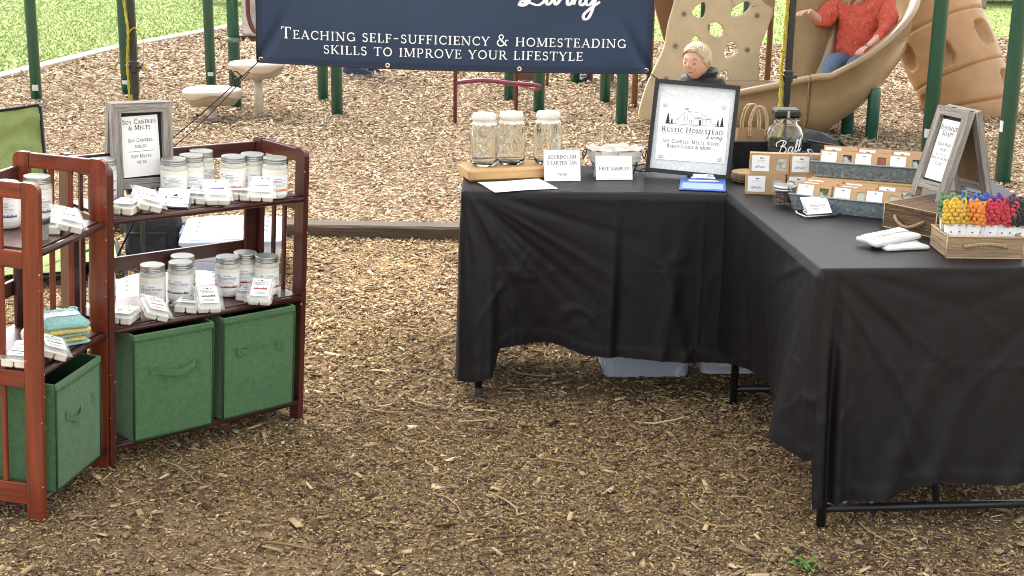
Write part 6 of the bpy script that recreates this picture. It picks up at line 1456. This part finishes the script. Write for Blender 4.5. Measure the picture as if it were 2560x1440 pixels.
# ------------------------------------------------------------------ open spiral slide
slide_m = mat('tan_slide_plastic', (.265, .185, .098), .22, .16, 3.5, bump=.05, bscale=60, spec=.5, coat=.5)
SC = Vector((2.26, 11.04)); RO = .744
def slide_pt(phi, r, z):
    if phi > -90: a = R_(phi); return Vector((SC.x + r * math.cos(a), SC.y + r * math.sin(a), z))
    return Vector((SC.x - (-90 - phi) * .014, SC.y - r, z))
def zfl(phi):
    P = [(-90, -.075), (-70, .075), (-45, .29), (0, .65), (45, .86), (90, 1.17), (200, 1.93)]
    if phi <= -90: return .046
    for (a, b_), (c, d) in zip(P, P[1:]):
        if phi <= c: return .1155 + .93 * (b_ + (d - b_) * (phi - a) / (c - a))
    return 1.91
def sect(phi):
    """cross-section, from under the outer wall, over its rolled rim, down across the bed and up the inner wall"""
    low = max(0, min(1, (-95 - phi) / 60)); H = .485 - .20 * low
    k9 = .93; o = [(RO - .40, -.035), (RO - .20, -.03), (RO - .08, .03), (RO - .02, .12), (RO + .005, .25), (RO + .01, H - .05), (RO + .045, H - .045), (RO + .06, H - .02), (RO + .05, H + .005), (RO + .02, H + .012), (RO - .02, H), (RO - .035, H - .06), (RO - .05, .22), (RO - .09, .09), (RO - .18, .02), (RO - .32, .0), (RO - .45, .02), (RO - .53, .09), (RO - .57, .24), (RO - .58, .34), (RO - .61, .36), (RO - .64, .34), (RO - .63, .2), (RO - .58, .03), (RO - .48, -.03)]
    return [(RO + (r - RO) * k9, z * k9) for r, z in o]
sd_ = thing('spiral_slide', 'glossy tan open spiral slide curving round a central column', 'slide', pose((0, 0, 0)))
for a0, a1 in ((200, 40), (39.2, -99.5), (-100.3, -142)):
    mb = MB(); n = int(abs(a1 - a0) / 2.5) + 2; k = len(sect(0))
    def fn(u, v):
        phi = a0 + (a1 - a0) * v; s_ = sect(phi); t = u * k; i = int(t) % k; r, z = s_[i]; return slide_pt(phi, r, zfl(phi) + z)
    mb.grid(fn, k, n, closed_u=True)
    for ph in (a0, a1): mb.add([slide_pt(ph, r, zfl(ph) + z) for r, z in sect(ph)], [tuple(range(k))])
    sg_ = part('slide_section', mb.mesh('slide_section', slide_m), sd_)
    mb = MB(); mb.tube([slide_pt(a1 + .6, r + (.004 if i > 3 else 0), zfl(a1) + z) for i, (r, z) in enumerate(sect(a1)[1:8])], .006, 6); part('seam', mb.mesh('seam', brownpl), sg_)
mb = MB(); mb.lathe([(.15, -.1), (.15, .3), (.16, .6), (.19, 1.0), (.24, 1.4), (.24, 2.4)], 28, (SC.x, SC.y, 0)); part('column', mb.mesh('column', slide_m), sd_)

# ------------------------------------------------------------------ tan climbing tube with footholds
tube_m = mat('orange_tan_plastic', (.40, .23, .105), .42, .14, 5, bump=.05, bscale=60, spec=.4)
TP = catmull([(3.36, 12.45, 1.55), (3.42, 12.35, 1.15), (3.55, 12.2, .75), (3.70, 12.05, .40), (3.80, 11.95, .12), (3.83, 11.92, -.1)], 14)
tt = thing('climbing_tube', 'tan climbing tube with scooped footholds at the right', 'climbing tube', pose((0, 0, 0)))
def tfr(i):
    t = (TP[min(i + 1, len(TP) - 1)] - TP[max(i - 1, 0)]).normalized(); s_ = Vector((0, 1, 0)).cross(t).normalized(); return TP[i], s_, t.cross(s_)
HO = [(36, 338), (38, 228), (40, 292), (53, 345), (54, 215)]
segs = [(0, 13), (13, 30), (30, 46), (46, 58), (58, len(TP) - 1)]
for s0, s1 in segs:
    def fn(u, v):
        f = s0 + (s1 - s0) * v; i = int(round(f)); c_, e1, e2 = tfr(i); j = min(i, len(TP) - 1)
        c_ = TP[int(f)].lerp(TP[min(int(f) + 1, len(TP) - 1)], f - int(f)); a = 6.2832 * u; r = .385 - .05 * max(0, f - 40) / 30
        edge_ = min(v, 1 - v) * (s1 - s0); r -= .020 * math.exp(-(edge_ / .45) ** 2)
        r += .006 * mnoise.noise((u * 9, f * .2, 3))
        for hf, ha in HO:
            du = (math.degrees(a) - ha + 180) % 360 - 180; d = abs(du / 13) ** 3 + abs((f - hf) / 4.2) ** 3
            if d < 1: r -= .085 * min(1, (1 - d) * 2.2) * (.35 + .65 * min(1, max(0, (hf + 4.2 - f) / 5)))
        return c_ + (e1 * math.cos(a) + e2 * math.sin(a)) * r
    mb = MB(); mb.grid(fn, 180, max(12, (s1 - s0) * 3), closed_u=True); part('tube_section', mb.mesh('tube_section', tube_m), tt)

# ------------------------------------------------------------------ people
skin_m = mat('fair_skin', (.62, .36, .26), .5, .07, 25, spec=.35)
def skinned(name, J, E_, m_, parent, sub=2, root=0, crumple=0):
    me = bpy.data.meshes.new(name); me.from_pydata([j[:3] for j in J], E_, []); o = part(name, me, parent); me.materials.append(m_)
    sk = o.modifiers.new('skin', 'SKIN'); sk.use_smooth_shade = True
    for v, j in zip(me.skin_vertices[0].data, J): v.radius = (j[3], j[4] if len(j) > 4 else j[3]); v.use_root = False
    me.skin_vertices[0].data[root].use_root = True
    ss = o.modifiers.new('smooth', 'SUBSURF'); ss.levels = sub; ss.render_levels = sub
    if crumple:
        tx = bpy.data.textures.get('crumple') or bpy.data.textures.new('crumple', 'CLOUDS'); tx.noise_scale = .085; tx.noise_depth = 2
        dp = o.modifiers.new('folds', 'DISPLACE'); dp.texture = tx; dp.strength = crumple; dp.mid_level = .5; dp.texture_coords = 'LOCAL'
    return o
def head_fn(d, jaw=.30, cheek=.5):
    """direction -> surface of a unit head, face towards -y"""
    x, y, z = d; sx, sy, sz = .76, .92, 1.06
    k = 1.0
    if z < 0: sx *= 1 - jaw * z * z; 
    f = max(0, -y)
    k += .030 * cheek * (gauss(abs(x), .42, .2) * gauss(z, -.30, .2)) * f * 3
    k -= .10 * gauss(abs(x), .34, .15) * gauss(z, .05, .10) * f
    k += .05 * gauss(z, .24, .1) * gauss(x, 0, .5) * f * .6
    k += .17 * gauss(x, 0, .085) * gauss(z, -.16, .12) * f + .06 * gauss(x, 0, .06) * gauss(z, .02, .12) * f
    k += .05 * gauss(x, 0, .20) * gauss(z, -.45, .05) * f + .045 * gauss(x, 0, .18) * gauss(z, -.56, .05) * f - .03 * gauss(x, 0, .25) * gauss(z, -.505, .02) * f
    k += .06 * gauss(x, 0, .25) * gauss(z, -.80, .12) * f
    return Vector((x * sx * k, y * sy * k, z * sz * (k if z > -.75 else 1)))
def head(parent, M, s, hairm, style, lips):
    hn = part('head', None, parent) if False else None
    mb = MB(); n, q = 64, 44; vs = []
    for j in range(q + 1):
        t = math.pi * j / q
        for i in range(n): a = 6.2832 * i / n; vs.append(head_fn((math.sin(t) * math.cos(a), math.sin(t) * math.sin(a), math.cos(t))) * s)
    fs_ = [(j * n + i, (j + 1) * n + i, (j + 1) * n + (i + 1) % n, j * n + (i + 1) % n) for j in range(q) for i in range(n)]
    mb.add(vs, fs_, 0, True)
    for sx in (-1, 1):  # ears
        mb.ball(Vector((sx * .80, .08, -.06)) * s, (.07 * s, .16 * s, .24 * s), 12, 0, Euler((-.2, 0, sx * -.35)).to_matrix()); mb.ball(Vector((sx * .86, .05, -.05)) * s, (.03 * s, .09 * s, .14 * s), 10, 1)
    h = part('head', mb.mesh('head', [skin_m, mat('ear_hollow', (.45, .2, .14), .6)]), parent, M)
    mb = MB()
    for sx in (-1, 1):
        e = head_fn((sx * .34, -.92, .02)) * s
        mb.ball(e + Vector((0, .035 * s, 0)), (.15 * s, .10 * s, .085 * s), 12, 0)                              # eyelid, looking down
        mb.tube(catmull([e + Vector((dx * s, (-.062 + abs(dx) * .25) * s, (-.05 - .25 * (.13 - abs(dx)) ** 1) * s)) for dx in (-.14, -.07, 0, .07, .14)], 4), (.030 * s), 5, mi=1)   # lashes
        b_ = head_fn((sx * .36, -.90, .22)) * s; mb.tube(catmull([b_ + Vector((dx * s, (-.01 + dx * dx * .8) * s, (.03 - dx * dx * 1.5) * s)) for dx in (-.17, -.08, 0, .08, .17)], 4), .018 * s, 5, mi=2)
    part('eyes', mb.mesh('eyes', [skin_m, mat('lash', (.05, .03, .025), .6), mat('brow_blond', (.22, .13, .07), .8)]), h)
    mb = MB(); c_ = head_fn((0, -.86, -.505)) * s
    for dz, r in ((.028, .032), (-.028, .038)): mb.tube(catmull([c_ + Vector((dx * s, (.005 + dx * dx * 1.3) * s, (dz + dx * dx * .7) * s)) for dx in (-.21, -.11, 0, .11, .21)], 5), [r * s * (.35 + .65 * math.sin(math.pi * (i + .6) / 22)) for i in range(21)], 6)
    part('lips', mb.mesh('lips', lips), h)
    return h
blond = ramp_mat('blond_hair', [(0, (.42, .32, .19)), (.5, (.53, .42, .265)), (1, (.64, .53, .36))], .5, 3, True, .35, 0, 60)
def short_hair(h, s, seed):
    rg = random.Random(seed); mb = MB()
    def hairline(a):  # a: 0 = face
        return lerp(abs(a), (0, .60), (.5, .63), (.9, .42), (1.2, .05), (1.7, -.22), (3.15, -.55))
    n, q = 80, 26
    def fn(u, v):
        a = (u - .5) * 6.2832; z0 = hairline(a); z = z0 + (1 - z0) * v; z = min(z, .9995); rr = math.sqrt(max(0, 1 - z * z)); d = (rr * math.sin(a), -rr * math.cos(a), z)
        p = head_fn(d) * s; k = 1.015 + .05 * min(1, v * 4) + .030 * mnoise.noise((u * 30, v * 5, seed)) + .03 * gauss(a, .3, .7) * v
        return p * k + Vector((0, 0, .015 * s))
    mb.grid(fn, n, q)
    for i in range(620):   # locks combed from the crown forward and to one side
        a = rg.uniform(-3.14, 3.14); z1 = hairline(a) - rg.uniform(.0, .07); z0 = rg.uniform(max(.6, z1 + .1), .992); lift = rg.uniform(.0, .05); pts = []
        for k in range(6):
            t = k / 5; zz = min(.995, z0 + (z1 - z0) * t); aa = a + .55 * (1 - t) * (.3 + max(0, math.cos(a))) - .12 * t; rr = math.sqrt(max(0, 1 - zz * zz)); p = head_fn((rr * math.sin(aa), -rr * math.cos(aa), zz)) * s
            pts.append(p * (1.06 + .02 * rg.random() + lift * math.sin(math.pi * (.25 + .75 * t))) + Vector((0, 0, .018 * s)))
        mb.tube(pts, [.016 * s, .034 * s, .036 * s, .030 * s, .020 * s, .004 * s], 5, caps=False)
    part('hair', mb.mesh('hair', blond), h)
# the blond boy
by = thing('person', 'small blond boy in a black jacket looking down behind the framed sign', 'person', pose((1.03, 8.0, 0), -38))
skinned('body', [(0, 0, .42, .075, .06), (0, 0, .52, .085, .065), (0, .01, .62, .085, .065), (0, .01, .67, .045, .045), (0, -.01, .74, .033), (.09, 0, .63, .036), (.125, .01, .52, .03), (.12, -.03, .42, .024), (.118, -.05, .385, .02), (-.09, 0, .63, .036), (-.125, .01, .52, .03), (-.12, -.03, .42, .024), (-.118, -.05, .385, .02), (.05, 0, .38, .055), (.055, -.01, .22, .042), (.055, .01, .06, .03), (.055, -.06, .03, .025), (-.05, 0, .38, .055), (-.055, -.01, .22, .042), (-.055, .01, .06, .03), (-.055, -.06, .03, .025)],
        [(0, 1), (1, 2), (2, 3), (3, 4), (2, 5), (5, 6), (6, 7), (7, 8), (2, 9), (9, 10), (10, 11), (11, 12), (0, 13), (13, 14), (14, 15), (15, 16), (0, 17), (17, 18), (18, 19), (19, 20)], skin_m, by)
jacket = mat('black_jacket', (.014, .014, .017), .75, .2, 20, bump=.3, bscale=60, sheen=.15)
jk = skinned('jacket', [(0, 0, .37, .105, .085), (0, 0, .50, .112, .085), (0, .03, .63, .118, .088), (0, .048, .715, .095, .078), (.112, .03, .69, .060), (.145, .01, .52, .043), (.14, -.03, .42, .036), (-.112, .03, .69, .060), (-.145, .01, .52, .043), (-.14, -.03, .42, .036)], [(0, 1), (1, 2), (2, 3), (2, 4), (4, 5), (5, 6), (2, 7), (7, 8), (8, 9)], jacket, by, 3, 0, .018)
mb = MB()
mb.grid(lambda u, v: ((.062 + .030 * v + .006 * math.sin(3 * 6.28 * u)) * math.sin((u - .5) * 5.2), .034 + (.058 + .028 * v) * math.cos((u - .5) * 5.2), .695 + .085 * v * (1 - .35 * abs(u - .5) * 2)), 36, 8); part('collar', mb.mesh('collar', jacket), by)
mb = MB(); mb.box((0, -.070, .655), (.06, .03, .05), Euler((-.5, 0, 0)).to_matrix(), .012); part('shirt', mb.mesh('shirt', mat('grey_shirt', (.16, .16, .17), .8, .1)), by)
jean = mat('blue_jeans', (.022, .032, .065), .85, .25, 30, bump=.3, bscale=120)
for s in (-1, 1):
    skinned('trouser_leg', [(s * .045, 0, .42, .070, .075), (s * .055, -.01, .22, .055), (s * .055, .01, .06, .046)], [(0, 1), (1, 2)], jean, by)
    mb = MB(); mb.ball((s * .055, -.03, .035), (.035, .075, .035), 12); part('shoe', mb.mesh('shoe', blackf), by)
hb = head(by, pose((0, -.030, .820), 2, 3, 2), .094, blond, 'short', mat('smile', (.30, .07, .06), .45))
short_hair(hb, .094, 3)

# adults mostly hidden behind the banner, standing in the chips
def adult(x, y, rz, pants, shoem, solem, topm, label, splash=None, s=1.0):
    p = thing('person', label, 'person', pose((x, y, 0), rz, 0, 0, s))
    J = [(0, 0, .95, .14, .10), (0, 0, 1.12, .14, .10), (0, 0, 1.32, .16, .11), (0, .01, 1.46, .06), (0, -.02, 1.53, .055)]
    E_ = [(0, 1), (1, 2), (2, 3), (3, 4)]
    for q in (-1, 1):
        i = len(J); J += [(q * .19, 0, 1.38, .06), (q * .25, .02, 1.12, .045), (q * .24, -.06, .88, .035), (q * .235, -.09, .80, .03)]; E_ += [(2, i), (i, i + 1), (i + 1, i + 2), (i + 2, i + 3)]
        i = len(J); J += [(q * .09, 0, .86, .095), (q * .10, -.01, .48, .065), (q * .105, .02, .09, .042), (q * .11, -.10, .04, .035)]; E_ += [(0, i), (i, i + 1), (i + 1, i + 2), (i + 2, i + 3)]
    skinned('body', J, E_, skin_m, p)
    skinned('top', [(0, 0, .90, .165, .13), (0, 0, 1.12, .165, .125), (0, 0, 1.34, .175, .125), (.20, 0, 1.38, .078), (.265, .02, 1.12, .06), (.25, -.05, .90, .05), (-.20, 0, 1.38, .078), (-.265, .02, 1.12, .06), (-.25, -.05, .90, .05)], [(0, 1), (1, 2), (2, 3), (3, 4), (4, 5), (2, 6), (6, 7), (7, 8)], topm, p)
    for q in (-1, 1):
        skinned('trouser_leg', [(q * .085, 0, .95, .125), (q * .10, -.01, .48, .088), (q * .105, .015, .22, .078), (q * .105, .02, .115, .080), (q * .105, .015, .085, .072)], [(0, 1), (1, 2), (2, 3), (3, 4)], pants, p)
        mb = MB()
        def sfn(u, v):
            a = 6.2832 * u; L_ = .155; yy = -math.cos(a); xx = math.sin(a); w = .050 * (1 - .18 * (yy < 0) * abs(yy)); hgt = lerp(-yy, (-1, .105), (-.2, .10), (.35, .066), (1, .040)); k = math.cos(v * 1.35) ** .35
            return (q * .108 + xx * w * k, -.045 + yy * L_ * -1 * -1 * k, .018 + hgt * math.sin(v * 1.571))
        mb.grid(sfn, 36, 12, closed_u=True); mb.add([sfn(k / 30, 1) for k in range(30)], [tuple(range(30))], 0, True); sh = part('shoe', mb.mesh('shoe', shoem), p)
        mb = MB(); mb.add([(sfn(k / 36, 0)[0] * 1.0 + 0, sfn(k / 36, 0)[1] * 1.02, z) for z in (-.005, .020) for k in range(36)], [(k, (k + 1) % 36, 36 + (k + 1) % 36, 36 + k) for k in range(36)] + [tuple(range(36, 72))]); part('sole', mb.mesh('sole', solem), sh)
        mb = MB()
        for k in range(4): mb.tube([(q * .108 - .022, -.085 - .022 * k, .098 - .010 * k), (q * .108, -.088 - .022 * k, .104 - .010 * k), (q * .108 + .022, -.085 - .022 * k, .098 - .010 * k)], .004, 5)
        part('lace', mb.mesh('lace', solem), sh)
    hh = head(p, pose((0, -.03, 1.62), 0, 8), .115, blond, 'short', mat('boy_lips', (.48, .16, .13), .45)); short_hair(hh, .115, 8)
    return p
navyshoe = mat('slate_shoe', (.035, .045, .085), .8, .2, 40, bump=.3, bscale=150); sole_g = mat('grey_sole', (.30, .30, .36), .7); darktop = mat('dark_top', (.05, .05, .06), .8, .2)
adult(-1.56, 14.12, 72, jean, navyshoe, sole_g, darktop, 'person in blue jeans and slate shoes seen only below the banner', s=1.0)
splat = ramp_mat('splashed_jeans', [(0, (.02, .03, .07)), (.52, (.03, .045, .10)), (.58, (.35, .40, .55)), (1, (.5, .55, .7))], .85, 16, False, .2)
adult(.80, 13.72, -20, splat, mat('brown_black_boot', (.022, .012, .014), .6, .2), mat('dark_sole', (.02, .02, .02), .8), darktop, 'person in splashed blue jeans and dark boots seen below the banner')
adult(6.72, 18.55, -80, mat('black_trousers', (.02, .02, .022), .8), mat('black_shoe', (.012, .012, .013), .6), mat('white_sole', (.7, .7, .7), .6), darktop, 'person at the right edge with only a black shoe showing')

# girl on the slide in a red blouse
red_m = bpy.data.materials.new('red_blouse'); red_m.use_nodes = True; nt = red_m.node_tree; b_ = nt.nodes['Principled BSDF']; b_.inputs['Roughness'].default_value = .85
tc = nt.nodes.new('ShaderNodeTexCoord'); mp = nt.nodes.new('ShaderNodeMapping'); mp.inputs['Scale'].default_value = (46, 46, 24); vo = nt.nodes.new('ShaderNodeTexVoronoi'); vo.inputs['Scale'].default_value = 1; ra = nt.nodes.new('ShaderNodeValToRGB')
ra.color_ramp.elements[0].position = .10; ra.color_ramp.elements[0].color = (.66, .60, .48, 1); ra.color_ramp.elements[1].position = .17; ra.color_ramp.elements[1].color = (.50, .075, .045, 1)
nz = nt.nodes.new('ShaderNodeTexNoise'); nz.inputs['Scale'].default_value = 9; nz.inputs['Detail'].default_value = 4; bpn = nt.nodes.new('ShaderNodeBump'); bpn.inputs['Strength'].default_value = .8; bpn.inputs['Distance'].default_value = .05
for a, c_ in ((tc.outputs['Object'], mp.inputs['Vector']), (mp.outputs[0], vo.inputs['Vector']), (vo.outputs['Distance'], ra.inputs['Fac']), (ra.outputs['Color'], b_.inputs['Base Color']), (tc.outputs['Object'], nz.inputs['Vector']), (nz.outputs['Fac'], bpn.inputs['Height']), (bpn.outputs[0], b_.inputs['Normal'])): nt.links.new(a, c_)
gi = thing('person', 'long haired person in a red flecked blouse riding the open slide', 'person', pose((2.60, 10.83, .366), -30, 0, 0, .93))
skinned('body', [(0, 0, .20, .15, .12), (0, .0, .40, .13, .10), (0, -.02, .62, .15, .10), (0, -.02, .76, .055), (0, -.04, .84, .05),
                 (.18, -.03, .68, .06), (.245, -.11, .46, .045), (.18, -.29, .36, .034), (.16, -.34, .34, .022), (-.18, -.03, .68, .06), (-.29, -.16, .50, .045), (-.31, -.32, .56, .034), (-.31, -.40, .60, .022),
                 (.10, -.05, .16, .10), (.08, -.30, .20, .075), (.0, -.37, .03, .05), (-.10, -.05, .16, .10), (-.12, -.30, .20, .075), (-.14, -.37, .03, .05)],
        [(0, 1), (1, 2), (2, 3), (3, 4), (2, 5), (5, 6), (6, 7), (7, 8), (2, 9), (9, 10), (10, 11), (11, 12), (0, 13), (13, 14), (14, 15), (0, 16), (16, 17), (17, 18)], skin_m, gi)
skinned('blouse', [(0, 0, .16, .20, .16), (0, -.01, .32, .205, .16), (0, -.02, .52, .20, .145), (0, -.02, .68, .15, .12), (.19, -.03, .66, .095), (.255, -.12, .46, .085), (.20, -.24, .36, .062), (-.19, -.03, .66, .095), (-.28, -.15, .50, .088), (-.295, -.22, .52, .066)], [(0, 1), (1, 2), (2, 3), (3, 4), (4, 5), (5, 6), (3, 7), (7, 8), (8, 9)], red_m, gi, 3, 0, .05)
for s in (-1, 1):
    skinned('trouser_leg', [(s * .09, .0, .14, .115), (s * .10 - .02, -.30, .20, .092), (s * .07 - .07, -.37, .04, .060)], [(0, 1), (1, 2)], mat('grey_blue_jeans', (.10, .14, .20), .85, .2, 40), gi)
    mb = MB(); mb.ball((s * .07 - .07, -.40, .0), (.042, .06, .035), 12); part('shoe', mb.mesh('shoe', blackf), gi)
def hand(parent, M, side):
    """palm, four fingers of unequal length curled round the rim, and a thumb from the side"""
    J = [(0, 0, 0, .022, .012), (0, -.04, 0, .026, .012)]; E_ = [(0, 1)]
    for k, (x, l_) in enumerate(((-.024, .062), (-.008, .070), (.008, .066), (.023, .052))):
        i = len(J); J += [(x, -.075, .002, .0085), (x * 1.1, -.075 - l_ * .5, -.004, .0080), (x * 1.15, -.075 - l_ * .8, -.024, .0068)]; E_ += [(1, i), (i, i + 1), (i + 1, i + 2)]
    i = len(J); J += [(side * .034, -.035, -.004, .010), (side * .050, -.062, -.014, .0085)]; E_ += [(0, i), (i, i + 1)]
    o = skinned('hand', J, E_, skin_m, parent, 1); o.matrix_local = M
hand(gi, pose((-.31, -.40, .60), -30, 10, 0), 1); hand(gi, pose((.16, -.34, .34), -20, 20, 0), -1)
hg = head(gi, pose((0, -.06, .955), 6, 16), .112, blond, 'long', mat('boy_lips', (.48, .16, .13), .45)); short_hair(hg, .112, 5)
mb = MB(); rg = random.Random(21)
for i in range(420):
    a = rg.uniform(-2.6, 2.6); s_ = .112; x0, y0 = .095 * math.sin(a), -.085 * math.cos(a) * (.55 if abs(a) < 1.1 else 1); fr = abs(a) < 1.9
    x1 = x0 * 1.15 + rg.gauss(0, .02); ln_h = rg.uniform(.08, .20); sweep = .13 * (a > 0) * rg.random()
    pts = [(x0 * .8, y0 * .6, .06), (x0 * 1.08, y0 * 1.0, .0), (x1, y0 * 1.15 - .03 * fr, -.10), (x1 - sweep * .4, y0 * 1.25 - .10 * fr, -.10 - ln_h * .5), (x1 - sweep + rg.gauss(0, .02), y0 * 1.25 - .12 * fr, -.10 - ln_h)]
    if abs(a) < .55: continue
    mb.tube(catmull(pts, 3), [.006] * 10 + [.004, .002, .001], 4, caps=False)
part('long_hair', mb.mesh('long_hair', blond), hg)
